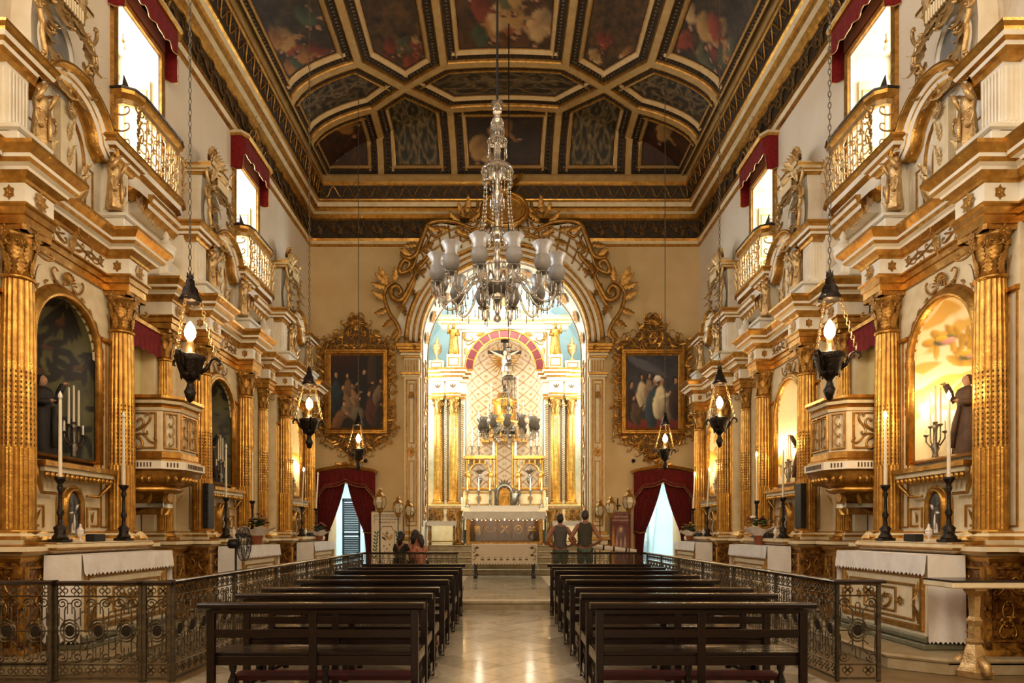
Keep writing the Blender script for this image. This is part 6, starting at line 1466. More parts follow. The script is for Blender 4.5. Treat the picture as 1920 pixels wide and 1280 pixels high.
# ---- crystal chandeliers
CH = thing('crystal_chandelier', 'large crystal chandelier with frosted tulip shades hanging over the nave', 'chandelier', (-.11, 10.4, 4.63))
mb = MB(); mb.add(ball(.06, 10, 8), 0, MX((0, 0, .06)), True); mb.add(lathe([(.02, .1), (.04, .16), (.02, .22), (.035, .3), (.1, .4), (.22, .46), (.26, .52), (.22, .56), (.08, .58), (.05, .64), (.04, .9), (.07, .96), (.04, 1.02), (.03, 1.2), (.09, 1.3), (.13, 1.34), (.05, 1.38), (.03, 1.6), (.05, 1.8), (.1, 1.95), (.04, 2.0), (.03, 2.4), (.05, 2.45), (.03, 2.7), (.02, 2.72)], 20, lambda a, z: 1+.05*math.cos(a*10)), smooth=True); mb.build('crystal_stem', ['glass_crystal'], CH)
mb = MB()
for r, z, h in ((.25, 2.28, .12), (.16, 2.74, .07)): mb.add(lathe([(r*.3, z+h), (r*.8, z+h*.8), (r, z+h*.2), (r*.98, z), (r*.9, z+h*.1), (r*.3, z+h*.9)], 24, lambda a, z: 1+.03*math.cos(a*12)), smooth=True)
mb.add(lathe([(.06, 2.85), (.1, 2.98), (.105, 3.05), (.09, 3.08), (.04, 3.1), (.03, 3.14), (.07, 3.2), (.06, 3.26), (.09, 3.34), (.095, 3.34), (.05, 3.16)], 16), smooth=True); mb.build('crystal_canopy', ['glass_crystal'], CH)
def drop(L, r): return lathe([(.0, 0), (r*.6, -.1*L), (r*.5, -.7*L), (r, -.82*L), (0, -L)], 4, cap=False)
mb = MB(); nd = 0
for r, z, n, L in ((.25, .5, 14, .22), (.16, .42, 10, .2), (.45, .52, 10, .18), (.22, 2.3, 12, .2), (.14, 2.75, 10, .26), (.1, 2.98, 8, .28), (.13, 1.33, 10, .2), (.1, 1.9, 8, .18)):
    for i in range(n): a = 2*PI*i/n; mb.add(drop(L, .018), 0, MX((r*math.cos(a), r*math.sin(a), z), rz=a))
for i in range(10):          # beaded strands from the upper canopy
    a = 2*PI*i/10
    for q in range(16):
        t = q/15; r = .21+.05*t+.03*math.sin(t*PI)*-1; mb.add(OCT, 0, MX((r*math.cos(a), r*math.sin(a), 2.3-.95*t), s=(.016, .016, .03+.012*(q % 3 == 0))))
mb.build('crystal_drops', ['glass_crystal'], CH, 'stuff')
mb = MB()
for i in range(12): a = 2*PI*i/12; mb.add(tube([(.28*math.cos(a), .28*math.sin(a), 1.34), (.28*math.cos(a+.52), .28*math.sin(a+.52), 1.34)], .008, 4))
mb.add(lathe([(.14, .56), (.15, .58), (.13, .6), (.09, .6)], 14), smooth=True); mb.build('metal_ring', ['silver'], CH)
for i in range(12):
    a = PI/12+2*PI*i/12; ca, sa = math.cos(a), math.sin(a)
    P = smooth([(r*ca, r*sa, z) for r, z in ((.12, .56), (.3, .66), (.45, .58), (.58, .36), (.74, .26), (.87, .32), (.92, .48))], 4)
    mb = MB(); mb.add(tube(P, .018, 7), 0, None, True); mb.add(tube(smooth([(r*ca, r*sa, z) for r, z in ((.2, .62), (.34, .78), (.46, .72), (.44, .62), (.38, .66))], 3), .01, 5), 0, None, True); arm = mb.build('arm', ['glass_crystal'], CH)
    mb = MB(); K = MX((.92*ca, .92*sa, .5)); mb.add(lathe([(.02, -.02), (.09, .0), (.1, .02), (.04, .03), (.03, .05)], 14), 0, K, True)
    mb.build('drip_pan', ['glass_crystal'], arm); mb = MB()
    for q in range(7): b = q*2*PI/7; mb.add(drop(.17, .014), 0, K @ MX((.09*math.cos(b), .09*math.sin(b), -.0)))
    for q in (.5, .65, .8): mb.add(drop(.14, .013), 0, MX((q*ca, q*sa, .26+(q-.65)**2*3)))
    mb.build('pan_drops', ['glass_crystal'], arm, 'stuff')
    mb = MB(); mb.add(lathe([(.03, .04), (.08, .06), (.115, .12), (.125, .18), (.1, .26), (.085, .32), (.1, .38), (.14, .44), (.145, .44), (.09, .32), (.11, .2), (.07, .08)], 18, lambda q, z: 1+(.06*math.cos(q*6) if z > .34 else 0)), 0, K, True); mb.build('tulip_shade', ['frosted'], arm)
CH2 = dup(CH, (.1, 16.0, 3.42), 'smaller crystal chandelier hanging in front of the high altar', scale=(.7, .7, .7), rz=.2)
for o, z1, r in ((CH, 13.35-4.63, .03), (CH2, (13.35-3.42)/.7, .022)):
    mb = MB(); z0 = 3.3; mb.add(tube([(0, 0, z0+(z1-z0)*t) for t in (0, .35, .37, .4, .7, 1)], [r*.6, r*.6, r*1.6, r*.8, r*.8, r], 8)); mb.build('cable', ['black' if r > .025 else 'iron_dark'], o)

# ================================================================== RAILINGS
def cell_mesh(w):
    mb = MB(); r = .0075
    T2 = lambda pts, rr=r, n=4, cl=False: mb.add(tube([(p[0], 0, p[1]) for p in pts], rr, n, cl))
    h = w/2
    for z0, sg in ((.885, 1), (.11, -1)):
        for cx in (-w/4, w/4):
            for dx, dz in ((0, .028), (0, -.028), (.028, 0), (-.028, 0)): T2(arc(cx+dx, z0+dz, .024, .024, 0, 2*PI, 8)[:-1], .0065, 3, True)
        for d in (-1, 1):
            z = z0-sg*.125; T2([(d*(h-.01-.055*(1-t*.8)*math.cos(t*9)*1-.055), z+sg*(.05*(1-t*.75))*math.sin(t*9)) for t in np.linspace(0, 1, 16)])
            T2([(d*(h-.1), z-sg*.03), (d*.05, z-sg*.07), (d*.05, z-sg*.2)])
            T2([(d*(h-.03), z-sg*.22), (d*(h-.035), z-sg*.1), (d*(h-.005), z-sg*.075)])
            T2([(d*.05, z-sg*.2), (d*.09, z-sg*.24)])
        T2([(-h, z0-sg*.055), (h, z0-sg*.055)], .008)
    for z in (.70, .29):
        for d in (-1, 1): T2([(d*.022, z-.04), (d*.022, z+.04)], .006); T2([(d*(h-.035), z-.05), (d*(h-.035), z+.02 if z > .5 else z+.05)], .006)
        T2(arc(0, z+(.04 if z > .5 else -.04), .022, .025, 0, PI if z > .5 else -PI, 6), .006)
    T2(arc(0, .495, .062, .078, 0, 2*PI, 14)[:-1], .009, 4, True); T2(arc(0, .495, .09, .108, 0, 2*PI, 16)[:-1], .008, 4, True); T2([(-h, .495), (-.06, .495)]); T2([(.06, .495), (h, .495)])
    mb.add(lathe([(.0, -.008), (.045, -.006), (.045, .006), (0, .008)], 10), 1, MX((0, 0, .495)) @ np.array([[1, 0, 0, 0], [0, 0, -1, 0], [0, 1.25, 0, 0], [0, 0, 0, 1.]]))
    for x in (-.1, .1): T2([(x, .36), (x*.55, .40), (x*.55, .59), (x, .63)], .006)
    return mb.mesh('lattice_panel', ['iron', 'iron_dark'])
def rail_run(T, p0, p1, zoff=0, zt=.985, post0=True, caps=True):
    p0, p1 = np.array(p0), np.array(p1); L = np.linalg.norm(p1-p0); n = max(1, round(L/.27)); w = L/n; key = round(w, 3); a = math.atan2(p1[1]-p0[1], p1[0]-p0[0]); sz = (zt-zoff-.03)/.955
    if key not in CELLS: CELLS[key] = cell_mesh(w)
    for i in range(n):
        p = p0+(p1-p0)*(i+.5)/n; inst(CELLS[key], 'lattice_panel', T, MX((p[0], p[1], zoff+.0), rz=a, s=(1, 1, sz)))
    M = MX((p0[0], p0[1], 0), rz=a); mb = MB(); mb.add(sweep([(-.05, 0), (L+.05, 0)], [(.05, zt-.035), (.055, zt-.015), (.045, zt-.002), (.0, zt), (-.045, zt-.002), (-.055, zt-.015), (-.05, zt-.035), (.05, zt-.035)]), 0, M); mb.build('handrail', ['rail_wood'], T)
    mb = MB(); mb.add(box(0, L, -.012, .012, zoff+.02, zoff+.04), 0, M); mb.add(box(0, L, -.012, .012, zt-.05, zt-.035), 0, M); mb.build('rail_bar', ['iron'], T)
    k = max(1, round(L/1.6))
    for i in range(k+1):
        p = p0+(p1-p0)*i/k; inst(POST, 'post', T, MX((p[0], p[1], zoff), rz=a, s=(1, 1, (zt-zoff-.02)/.965)))
CELLS = {}; POST = MB().add(cbox(-.018, .018, -.018, .018, 0, .965, .004)).mesh('post', ['iron'])
RL = thing('communion_railing', 'ornate cast iron railing with dark wood handrail left of the pews', 'railing', (0, 0, 0)); RR = thing('communion_railing', 'ornate cast iron railing with dark wood handrail right of the pews', 'railing', (0, 0, 0))
for T, runs in ((RL, (((-5.2, 6.55), (-4.36, 6.55)), ((-3.21, 6.61), (-3.21, 12.58)), ((-3.21, 12.62), (-3.18, 15.26)), ((-3.18, 15.26), (-1.07, 15.26)))), (RR, (((3.22, 6.61), (3.62, 6.61)), ((3.22, 6.61), (3.22, 12.58)), ((3.22, 12.62), (3.19, 15.26)), ((3.19, 15.26), (1.07, 15.26))))):
    for a, b in runs: rail_run(T, a, b, .166 if a[1] > 12.6 else 0)
G_ = thing('railing_gate', 'iron gate leaf in the railing left of the pews', 'gate', (0, 0, 0)); rail_run(G_, (-4.34, 6.6), (-3.52, 6.6), 0, .975); rail_run(G_, (-3.48, 6.6), (-3.24, 6.6), 0, .975)

# ================================================================== PEWS
def turned(h, r=.03): return [(r, 0), (r*1.1, .04*h), (r*.55, .1*h), (r*.9, .22*h), (r*1.1, .5*h), (r*.6, .62*h), (r*1.1, .7*h), (r*1.1, h)]
W_ = 1.67
BN = thing('pew', 'x', 'pew', group='dark wooden pews facing the altar')
mb = MB(); mb.add(sweep([(-W_/2-.05, 0), (W_/2+.05, 0)], [(.05, .835), (.07, .85), (.075, .875), (.06, .888), (-.03, .89), (-.05, .875), (-.04, .84), (.05, .835)])); mb.add(cbox(-W_/2, W_/2, -.02, .02, .80, .84, .004)); mb.build('top_rail', ['wood'], BN)
for x in (-W_/2+.03, .0, W_/2-.03):
    mb = MB(); mb.add(cbox(x-.03, x+.03, -.025, .025, 0, .85, .006)); mb.build('stile', ['wood'], BN)
for z0, z1 in ((.64, .675),):
    mb = MB(); mb.add(cbox(-W_/2+.03, W_/2-.03, -.012, .012, z0-.03, z1, .004)); mb.build('back_slat', ['wood'], BN)
sl = MB().add(cbox(-W_/2+.0, W_/2, -.035, .035, -.012, .012, .004)).mesh('seat_slat', ['wood'])
for k in range(5): inst(sl, 'seat_slat', BN, MX((0, .07+.078*k, .475)))
mb = MB(); mb.add(cbox(-W_/2+.02, W_/2-.02, .02, .045, .385, .462, .004)); mb.add(cbox(-W_/2+.02, W_/2-.02, .4, .42, .385, .462, .004)); mb.build('seat_apron', ['wood'], BN)
for x in (-W_/2+.02, W_/2-.02): mb = MB(); mb.add(cbox(x-.02, x+.02, 0, .43, .40, .465, .004)); mb.build('side_rail', ['wood'], BN)
lg = MB().add(lathe(turned(.41), 10), 0, None, True).mesh('front_leg', ['wood'])
for x in (-W_/2+.05, 0, W_/2-.05): inst(lg, 'front_leg', BN, MX((x, .38, 0)))
mb = MB(); mb.add(cbox(-W_/2+.05, W_/2-.05, -.36, -.2, .17, .235, .02)); kn = mb.build('kneeler_pad', ['red_pad'], BN)
mb = MB()
for x in (-W_/2+.02, W_/2-.02): mb = MB(); mb.add(tube([(x, .36, .04), (x, -.1, .05), (x, -.3, .08), (x, -.38, .14)], [.018, .02, .022, .018], 6), 0, None, True); mb.add(cbox(x-.02, x+.02, -.36, -.2, .1, .18, .005)); mb.build('kneeler_frame', ['wood'], BN)
YS = (5.39, 6.23, 6.86, 7.95, 8.74, 9.86, 10.7, 11.75); ORD = ('nearest', 'second', 'third', 'fourth', 'fifth', 'sixth', 'seventh', 'farthest')
k = 0; R = random.Random(6)
for s in (-1, 1):
    for i, y in enumerate(YS):
        o = BN if k == 0 else dup(BN, (0, 0, 0)); k += 1
        x0 = (-1.525-.006*i) if s < 0 else (1.57+.008*i); o.location = (x0+R.uniform(-.015, .015), y+R.uniform(-.02, .02), 0); o.rotation_euler = (0, 0, R.uniform(-.008, .008))
        o['label'] = 'dark wooden pew, %s in the %s row%s' % (ORD[i], side_name(s), '' if i in (0, 7) else ' counting from the front of the photo')

# ================================================================== CHANCEL FLOOR THINGS
TB = thing('communion_table', 'dark-legged table standing in front of the altar steps', 'table', (0, 18.95, .166))
lg2 = MB(); lg2.add(lathe([(.05, 0), (.07, .03), (.07, .08), (.04, .14), (.05, .4), (.045, .7), (.06, .9)], 4), 0, MX(rz=PI/4)); lg2 = lg2.mesh('leg', ['wood'])
for x in (-.8, .8):
    for y in (-.25, .25): inst(lg2, 'leg', TB, MX((x, y, 0)))
mb = MB(); mb.add(cbox(-.88, .88, -.33, .33, .88, .93)); mb.build('table_top', ['wood'], TB)
mb = MB(); cloth_sheet(mb, -.9, .9, -.35, .35, .93, .52, .72, .05, 44, wav=.01)
CT = mb.build('table_cloth', ['lace']); CT.location = (0, 18.95, .166); tag(CT, 'cream embroidered scalloped cloth on the table before the steps', 'cloth')
mb = MB()
for i in range(8):
    x = -.6+.171*i; mb.add(cbox(x-.035, x+.035, -.383, -.379, .5, .54, .0015)); mb.add(tube([(x+.03*math.cos(a), -.382, .555+.03*math.sin(a)) for a in np.linspace(0, PI, 6)], .006, 3)); 
for d in (-1, 1):
    for z in (.84, .64): mb.add(prism(arc(d*.75, z, .045, .035, 0, 2*PI, 12)[:-1], .378, .382), 0, WB); mb.add(CSL, 0, WB @ MX((d*.82, z-.08, .372), s=.12, rz=1.2)); mb.add(tube([(d*.66, -.38, z), (d*.84, -.38, z)], .005, 3))
mb.build('embroidery', ['dark_gold'], CT)

# processional lanterns
def lantern(label, loc, s=1, tilt=0):
    T = thing('processional_lantern', label, 'lantern', loc, group='processional lanterns on poles'); T.rotation_euler = (0, tilt, 0); T.scale = (s, s, s)
    mb = MB(); mb.add(tube([(0, 0, 0), (0, 0, 1.68)], .014, 6)); mb.build('pole', ['iron_dark'], T)
    mb = MB(); mb.add(lathe([(.02, 1.66), (.06, 1.72), (.09, 1.78), (.1, 1.8)], 6), smooth=False); mb.add(lathe([(.12, 2.05), (.13, 2.07), (.09, 2.12), (.05, 2.16), (.06, 2.2), (.05, 2.23), (.0, 2.26)], 6))
    for k in range(6):
        a = k*PI/3; mb.add(tube([(.1*math.cos(a), .1*math.sin(a), 1.79), (.15*math.cos(a), .15*math.sin(a), 1.93), (.12*math.cos(a), .12*math.sin(a), 2.06)], .012, 5), 0, None, True); mb.add(LFS, 0, MX((0, 0, 1.98), rz=a) @ np.array([[0, 0, 1, .14], [1, 0, 0, 0], [0, 1, 0, 0], [0, 0, 0, 1.]]) @ MX(s=.12))
    mb.build('lantern_cage', ['old_gold'], T)
    g = MB().add(([(-.05, .09, 1.8), (.05, .09, 1.8), (.062, .128, 1.93), (.052, .105, 2.05), (-.052, .105, 2.05), (-.062, .128, 1.93)], [(0, 1, 2, 5), (5, 2, 3, 4)])).mesh('lantern_pane', ['lantern_glass'])
    for k in range(6): inst(g, 'lantern_pane', T, MX(rz=k*PI/3))
    mb = MB(); mb.add(lathe([(.05, 0), (.13, 0), (.13, .03), (.02, .08)], 10)); mb.build('foot', ['iron_dark'], T)
for s in (-1, 1):
    for j, (x, y, z) in enumerate(((2.92, 16.0, .166), (2.93, 18.8, .166), (2.78, 19.9, .13))): lantern('glazed lantern on a pole, %s of three on the %s of the arch' % (('nearest', 'middle', 'farthest')[j], side_name(s)), (s*x, y, z), 1.02 if j == 0 else 1, 0)
# banners
def banner(label, x, w, base, writer):
    T = thing('roll_up_banner', label, 'banner', (x, 20.05, .166)); mb = MB(); mb.add(cbox(-w/2, w/2, -.006, .006, .06, 1.86, .002)); mb.build('banner_sheet', [base], T)
    mb = MB(); mb.add(cbox(-w/2-.01, w/2+.01, -.06, .06, 0, .06, .01)); mb.build('banner_foot', ['silver'], T); mb = MB(); mb.add(cbox(-w/2, w/2, -.015, .015, 1.85, 1.88, .004)); mb.add(tube([(.0, .05, .05), (0, .03, 1.86)], .01, 6)); mb.build('banner_bar', ['silver'], T); writer(T); return T
def text(T, s, x, z, size, m, y=-.012, name='lettering'):
    c = bpy.data.curves.new(name, 'FONT'); c.body = s; c.size = size; c.align_x = 'CENTER'; c.extrude = .001; c.materials.append(MATS[m]); tmp = bpy.data.objects.new('tmp', c); me = bpy.data.meshes.new_from_object(tmp); bpy.data.objects.remove(tmp); o = bpy.data.objects.new(name, me); COL.objects.link(o); o.parent = T; o.location = (x, y, z); o.rotation_euler = (PI/2, 0, 0); o['kind'] = 'stuff'
def left_b(T):
    for s, z in (('ORDEM TERCEIRA SECULAR DE', 1.71), ('SÃO FRANCISCO DA BAHIA', 1.62), ('FUNDADA EM 1635', 1.53)): text(T, s, 0, z, .058, 'print_dark')
    mb = MB(); mb.add(sweep([(-.38, 1.5), (-.38, 1.78), (.38, 1.78), (.38, 1.5)], [(0, .007), (.008, .009), (.012, .007)], False, 1), 0, WB)
    mb.add(sweep([(-.2, .4), (-.23, .6), (-.23, 1.3), (-.17, 1.36), (-.14, 1.44), (.14, 1.44), (.17, 1.36), (.23, 1.3), (.23, .6), (.2, .4), (.06, .3), (-.06, .3)], [(0, .007), (.008, .01), (.016, .007)], True, 1), 0, WB); mb.build('printed_border', ['banner_brown'], T)
    mb = MB(); mb.add(cbox(-.01, .01, -.012, -.008, 1.1, 1.3, .001)); mb.add(cbox(-.045, .045, -.012, -.008, 1.22, 1.245, .001)); mb.add(prism([(-.15, 1.14), (-.06, 1.1), (-.02, 1.0), (-.08, 1.04), (-.14, 1.08)], .007, .01), 0, WB); mb.build('printed_cross', ['print_dark'], T)
    mb = MB(); mb.add(prism([(-.16, 1.25), (-.12, 1.25), (.06, 1.12), (.12, 1.2), (.17, 1.22), (.16, 1.08), (.08, 1.02), (-.02, 1.06)], .007, .009), 0, WB); mb.build('printed_arms', ['print_tan'], T)
    for x, z in ((-.09, .84), (.08, .88), (0, .76), (-.07, .66), (.07, .65)): mb = MB(); mb.add(prism([(x, z+.06), (x+.018, z+.01), (x+.012, z-.01), (x-.012, z-.01), (x-.018, z+.01)], .007, .01), 0, WB); mb.build('printed_drop', ['banner_brown'], T)
    for d in (-1, 1):
        for i in range(8):
            for e in (-1, 1): mb = MB(); mb.add(LFS, 0, WB @ MX((d*(.37-.01*i), .5+.1*i, .008), rz=e*.6-d*.1, s=(.12, .14, .02))); mb.build('printed_leaf', ['print_green'], T)
def right_b(T):
    for s, z in (('Ordem Terceira', 1.7), ('de São Francisco da Bahia', 1.6)): text(T, s, 0, z, .06 if s[0] == 'O' else .05, 'banner_cream')
    def fn(U, V):
        c = np.ones(U.shape+(3,))*np.array(lin('#6a2f28')); c = c*(.7+.5*(noise2(U*3, V*5, 3)*.5+.5)[..., None])
        c = ell(c, U, V, .08, .4, .13, .6, '#c98a4a', 0, .6); c = ell(c, U, V, .95, .45, .1, .6, '#a85c34', 0, .6)
        for x in (.28, .5, .72): c = ell(c, U, V, x, .4, .1, .42, '#b09080', 0, .5); c = ell(c, U, V, x, .3, .05, .3, '#4a2220', 0, .5)
        c = ell(c, U, V, .5, .8, .28, .16, '#7a5a5a', 0, .4); c = ell(c, U, V, .5, .85, .1, .06, '#c9a070'); return c*(.8+.4*(noise2(U*14, V*20, 8)*.5+.5)[..., None])
    canvas('printed_picture', T, 30, 70, fn, lambda U, V: np.stack((-.27+.54*U, np.full(U.shape, -.009), .12+1.42*V), -1), 'print')
banner('white roll-up banner with dark lettering, laurels and arms emblem', -3.45, .92, 'banner_white', left_b); banner('brown roll-up banner picturing a carved church front', 3.42, .6, 'banner_brown', right_b)
for s in (-1, 1):
    o = add_one(cbox(-.018, .018, -.03, 0, 0, .36, .004), 'wall_bracket', ['black']); o.location = (s*(3.2 if s < 0 else 3.38), D, 2.08); tag(o, 'small dark upright bracket on the end wall above the %s banner' % side_name(s), 'bracket')
    b = MB(); b.add(cbox(-.04, .08, -.05, -.02, .12, .16, .004)); b.build('bracket_arm', ['black'], o)
    CMR = thing('wall_camera', 'small dome camera on the end wall below the %s painting' % side_name(s), 'camera', (s*3.83-.3*(s < 0)-.0, D, 3.55)); mb = MB(); mb.add(ball(.06, 10, 6), 0, MX((0, -.12, 0)), True); mb.build('lens_dome', ['black'], CMR); mb = MB(); mb.add(tube([(0, 0, .02), (0, -.12, .03)], .03, 8)); mb.build('camera_arm', ['petal_white'], CMR)

# pedestal table on the right, standing fan on the left
PT = thing('pedestal_table', 'small cream topped table on a gilded baluster foot, right foreground', 'table', (4.72, 6.86, 0))
mb = MB(); mb.add(cbox(-.37, .37, -.24, .24, .895, .955, .01)); mb.build('table_top', ['cream'], PT); mb = MB(); mb.add(cbox(-.375, .375, -.245, .245, .955, .972, .004)); mb.build('top_edge', ['wood'], PT)
mb = MB(); mb.add(lathe([(.17, .0), (.18, .06), (.15, .1), (.13, .14), (.1, .24), (.07, .32), (.09, .35), (.06, .38), (.055, .5), (.08, .56), (.05, .6), (.06, .8), (.11, .86), (.11, .9)], 6), smooth=False); mb.build('baluster', ['pale_gold'], PT)
for k in range(3):
    a = PI/6+k*2*PI/3; mb = MB(); mb.add(tube([(.1*math.cos(a), .1*math.sin(a), .2), (.17*math.cos(a), .17*math.sin(a), .12), (.2*math.cos(a), .2*math.sin(a), .03)], [.04, .05, .04], 6), 0, None, True); mb.build('foot', ['pale_gold'], PT)
FN = thing('standing_fan', 'black standing fan with round wire guard in front of the middle left altar', 'fan', (-4.33, 11.0, 0), rz=.08)
mb = MB(); mb.add(lathe([(.2, 0), (.2, .03), (.04, .06)], 18)); mb.build('fan_base', ['black'], FN); mb = MB(); mb.add(tube([(0, 0, .05), (0, 0, 1.2)], .018, 8)); mb.build('fan_pole', ['black'], FN)
mb = MB(); mb.add(lathe([(.05, -.1), (.075, -.08), (.075, .06), (.04, .08)], 12), 0, MX((-.02, 0, 1.25), ry=PI/2), True); mb.build('motor_housing', ['black'], FN)
mb = MB(); Kf = MX((.1, 0, 1.25), ry=PI/2)
for r_, z in ((.27, 0), (.27, .06), (.2, .09), (.13, .1), (.2, -.04), (.05, .1)): mb.add(tube([(r_*math.cos(a), r_*math.sin(a), z) for a in np.linspace(0, 2*PI, 25)[:-1]], .007 if r_ == .27 else .003, 4, True), 0, Kf)
for k in range(28): a = 2*PI*k/28; mb.add(tube([(.04*math.cos(a), .04*math.sin(a), .1), (.2*math.cos(a), .2*math.sin(a), .09), (.27*math.cos(a), .27*math.sin(a), .05), (.27*math.cos(a), .27*math.sin(a), 0), (.2*math.cos(a), .2*math.sin(a), -.04), (.04*math.cos(a), .04*math.sin(a), -.05)], .0028, 3), 0, Kf)
mb.build('wire_guard', ['black'], FN)
for k in range(3): mb = MB(); mb.add(ell_ := (([(0, 0, .02), (.1, .04, .035), (.23, .05, .03), (.24, -.03, .0), (.1, -.05, .005)]), [(0, 1, 2, 3, 4)]), 0, Kf @ MX(rz=k*2*PI/3)); mb.build('fan_blade', ['shield'], FN)

# ================================================================== PEOPLE
def person(label, loc, rz, verts, edges, radii, parts, group=None):
    T = thing('person', label, 'person', loc, rz=rz)
    def skinned(name, V, E, Rr, m, root=0, sub=2):
        me = bpy.data.meshes.new(name); bm = bmesh.new(); ly = bm.verts.layers.skin.verify(); vs = [bm.verts.new(v) for v in V]
        for i, j in E: bm.edges.new((vs[i], vs[j]))
        for i, r in enumerate(Rr): vs[i][ly].radius = tuple(r) if hasattr(r, '__len__') else (r, r)
        vs[root][ly].use_root = True; bm.to_mesh(me); bm.free()
        o = bpy.data.objects.new(name, me); COL.objects.link(o); o.parent = T; me.materials.append(MATS[m])
        md = o.modifiers.new('skin', 'SKIN'); md.use_smooth_shade = True; o.modifiers.new('sub', 'SUBSURF').levels = sub; o.modifiers['sub'].render_levels = sub; return o
    skinned('body', verts, edges, radii, parts['skin']); return T, skinned
def head_parts(T, p, face, hair, skin, s=1, long=False, turn=0):
    K = MX(p, rz=turn, s=s)
    mb = MB(); mb.add(ball(1, 14, 10), 0, K @ MX((0, .0, 0), s=(.075, .092, .11)), True); mb.add(ball(1, 10, 6), 0, K @ MX((0, .02, -.06), s=(.055, .07, .06)), True)
    mb.add(tube([(0, .09, .01), (0, .115, -.02), (0, .095, -.03)], [.01, .016, .01], 6), 0, K, True)
    for d in (-1, 1): mb.add(ball(1, 8, 5), 0, K @ MX((d*.077, -.005, -.005), s=(.012, .022, .032)), True)
    mb.build('head', [skin], T)
    f = MB()
    for d in (-1, 1): f.add(ball(1, 6, 4), 0, K @ MX((d*.03, .085, .015), s=(.012, .008, .008)), True)
    f.add(tube([(-.025, .088, -.055), (0, .095, -.053), (.025, .088, -.055)], .006, 4), 0, K); f.build('face_features', ['hair'], T)
    h = MB(); h.add(lathe([(.0, .125), (.045, .118), (.078, .07), (.084, .02), (.078, -.03)], 16, cap=False), 0, K @ MX((0, -.012, .0), s=(1, 1.16, 1)), True); h.add(ball(1, 12, 8), 0, K @ MX((0, -.035, -.005), s=(.078, .075, .1)), True)
    if long: h.add(tube([(0, -.08, .02), (0, -.11, -.08), (0, -.1, -.22)], [.06, .07, .04], 8), 0, K, True)
    h.build('hair', [hair], T)
def man(label, loc, rz, h, shirt, trousers, skin, hair, hips=True, dark_sh=False):
    s = h/1.75; P = lambda x, y, z: (x*s, y*s, z*s)
    V = [P(0, 0, .95), P(0, 0, 1.1), P(0, .01, 1.27), P(0, 0, 1.42), P(0, .0, 1.5), P(0, .01, 1.6)]
    E = [(0, 1), (1, 2), (2, 3), (3, 4), (4, 5)]; Rr = [(.15*s, .11*s), (.14*s, .1*s), (.17*s, .115*s), (.13*s, .09*s), (.055*s,)*2, (.055*s,)*2]
    for d in (-1, 1):
        b = len(V); V += [P(d*.17, 0, 1.42), P(d*.30, -.05, 1.2), P(d*.37, -.09, 1.12), P(d*.28, -.03, 1.02), P(d*.2, .03, .98), P(d*.16, .05, .97)]
        E += [(3, b), (b, b+1), (b+1, b+2), (b+2, b+3), (b+3, b+4), (b+4, b+5)]; Rr += [.062*s, .052*s, .046*s, .04*s, .03*s, .03*s]
        b = len(V); V += [P(d*.09, 0, .88), P(d*.1, .02, .5), P(d*.11, -.02, .12), P(d*.11, -.03, .05), P(d*.12, .1, .03)]; E += [(0, b), (b, b+1), (b+1, b+2), (b+2, b+3), (b+3, b+4)]; Rr += [.095*s, .062*s, .042*s, .04*s, .034*s]
    T, sk = person(label, loc, rz, V, E, [r if hasattr(r, '__len__') else (r, r) for r in Rr], {'skin': skin})
    V2 = [P(0, 0, .9), P(0, 0, 1.0), P(0, 0, 1.12), P(0, .01, 1.28), P(0, 0, 1.41), P(-.14, 0, 1.45), P(.14, 0, 1.45)]
    sk('sleeveless_shirt', V2, [(0, 1), (1, 2), (2, 3), (3, 4), (4, 5), (4, 6)], [(.175*s, .13*s), (.175*s, .13*s), (.165*s, .12*s), (.195*s, .135*s), (.15*s, .1*s), (.07*s, .07*s), (.07*s, .07*s)], shirt)
    V3 = [P(0, 0, .93)]; E3 = []; R3 = [(.165*s, .12*s)]
    for d in (-1, 1): b = len(V3); V3 += [P(d*.09, 0, .84), P(d*.105, .02, .52)]; E3 += [(0, b), (b, b+1)]; R3 += [(.11*s,)*2, (.095*s,)*2]
    sk('shorts', V3, E3, R3, trousers)
    mb = MB()
    for d in (-1, 1):       # five bent fingers closing on the hip
        for q in range(5):
            ang = (-.5+.22*q); L = (.055, .075, .08, .075, .06)[q]*s; x0, y0, z0 = P(d*.17, .055, .985-.014*q+.02); 
            if q == 0: mb.add(tube([(x0, y0-.02*s, z0), (x0, y0-.05*s, z0+.03*s), (x0-d*.01*s, y0-.08*s, z0+.02*s)], .01*s, 5), 0, None, True)
            else: mb.add(tube([(x0, y0, z0), (x0-d*L*.5, y0+.03*s, z0-.004), (x0-d*L, y0+.035*s, z0-.02*s)], .0095*s, 5), 0, None, True)
    mb.build('fingers', [skin], T)
    for d in (-1, 1): mb = MB(); mb.add(cbox(d*.115*s-.045, d*.115*s+.045, -.1, .17, 0, .07, .02)); mb.build('shoe', ['black'], T)
    head_parts(T, P(0, .02, 1.66), 0, hair, skin, s*1.03, turn=.0); return T
man('man in a grey sleeveless shirt standing hands on hips, left of two', (1.3, 15.95, .166), .12, 1.66, 'shirt_grey', 'shorts', 'skin', 'hair')
man('man in an olive sleeveless shirt standing hands on hips, right of two', (1.87, 15.85, .166), -.05, 1.74, 'shirt_olive', 'shorts', 'skin', 'hair_brown')
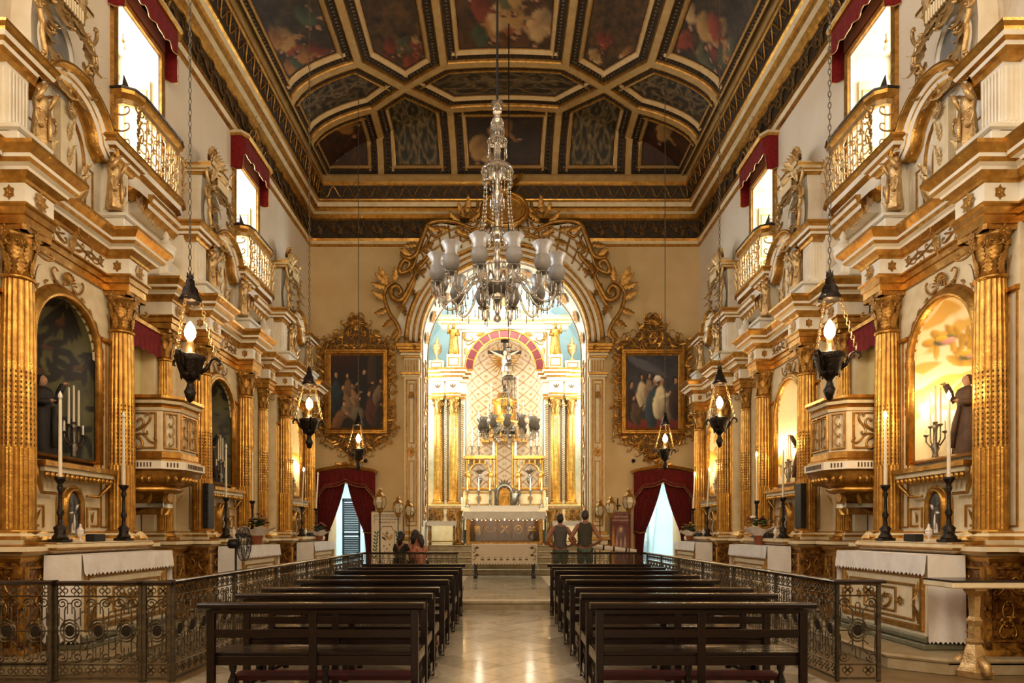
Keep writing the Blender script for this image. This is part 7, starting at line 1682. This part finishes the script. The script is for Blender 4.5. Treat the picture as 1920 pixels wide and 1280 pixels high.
def sitter(label, loc, rz, s, top, skin, hair, long=True):
    P = lambda x, y, z: (x*s, y*s, z*s)
    V = [P(0, 0, .5), P(0, .02, .68), P(0, .03, .86), P(0, .03, .98), P(0, .05, 1.06)]; E = [(0, 1), (1, 2), (2, 3), (3, 4)]; Rr = [.14*s, .12*s, .12*s, .07*s, .045*s]
    for d in (-1, 1):
        b = len(V); V += [P(d*.15, .03, .95), P(d*.2, .08, .74), P(d*.14, .25, .62), P(d*.08, .32, .62)]; E += [(3, b), (b, b+1), (b+1, b+2), (b+2, b+3)]; Rr += [.05*s, .042*s, .034*s, .026*s]
        b = len(V); V += [P(d*.09, .08, .5), P(d*.1, .42, .48), P(d*.1, .44, .1), P(d*.1, .52, .05)]; E += [(0, b), (b, b+1), (b+1, b+2), (b+2, b+3)]; Rr += [.085*s, .06*s, .042*s, .035*s]
    T, sk = person(label, loc, rz, V, E, [(r, r) for r in Rr], {'skin': skin})
    sk('blouse', [P(0, 0, .48), P(0, .02, .66), P(0, .03, .86), P(0, .03, .96), P(-.13, .03, .95), P(.13, .03, .95), P(-.19, .07, .8), P(.19, .07, .8)], [(0, 1), (1, 2), (2, 3), (3, 4), (3, 5), (4, 6), (5, 7)], [(.16*s, .14*s), (.14*s, .12*s), (.145*s, .12*s), (.09*s, .08*s), (.065*s,)*2, (.065*s,)*2, (.055*s,)*2, (.055*s,)*2], top)
    sk('trousers', [P(0, 0, .48), P(-.09, .1, .5), P(.09, .1, .5), P(-.1, .42, .48), P(.1, .42, .48), P(-.1, .45, .15), P(.1, .45, .15)], [(0, 1), (0, 2), (1, 3), (2, 4), (3, 5), (4, 6)], [(.14*s,)*2]+[(.095*s,)*2]*2+[(.072*s,)*2]*2+[(.055*s,)*2]*2, 'jeans')
    mb = MB()
    for d in (-1, 1):
        for q in range(5): x0, y0, z0 = P(d*.08+(q-2)*.012, .335, .625); mb.add(tube([(x0, y0, z0), (x0-d*.012, y0+.035*s, z0-.004), (x0-d*.02, y0+(.06-.008*abs(q-2))*s, z0-.018*s)], .008*s, 5), 0, None, True)
    mb.build('fingers', [skin], T); head_parts(T, P(0, .07, 1.17), 0, hair, skin, s, long); return T
sitter('seated woman with dark hair and dark top behind the far left railing', (-2.48, 16.25, .166), -.3, 1.0, 'blouse_dark', 'skin_dark', 'hair')
sitter('seated woman in a pink top, middle of three by the far left railing', (-2.2, 16.6, .166), -.5, 1.03, 'blouse_pink', 'skin', 'hair')
sitter('seated child in a pink top, rightmost of three by the far left railing', (-1.98, 16.2, .166), .6, .95, 'blouse_pink', 'skin', 'hair_brown')
BQ = thing('low_bench', 'low wooden bench under the three seated people', 'bench', (-2.25, 16.35, .166)); mb = MB(); mb.add(cbox(-.6, .6, -.2, .4, .36, .41)); mb.build('seat', ['wood'], BQ)
for x in (-.5, .5): 
    for y in (-.12, .3): mb = MB(); mb.add(cbox(x-.03, x+.03, y-.03, y+.03, 0, .36)); mb.build('leg', ['wood'], BQ)
# long rolled bundle leaning by the right railing
RB = thing('rolled_mat', 'pale rolled bundle tied with bands lying behind the far right railing', 'roll', (2.65, 16.6, .166))
mb = MB(); mb.add(tube([(-.55, 0, .92), (.55, 0, .8)], [.065, .05], 12)); mb.build('roll', ['paper'], RB)
for x in (-.25, .0, .3): mb = MB(); mb.add(tube([(x-.02, 0, .862-.109*x), (x+.02, 0, .858-.109*x)], .068, 12)); mb.build('tie_band', ['iron_dark'], RB)
for x in (-.45, .45): mb = MB(); mb.add(tube([(x, -.15, 0), (x, 0, .8-.1*x), (x, .15, 0)], .015, 6)); mb.build('trestle', ['iron_dark'], RB)
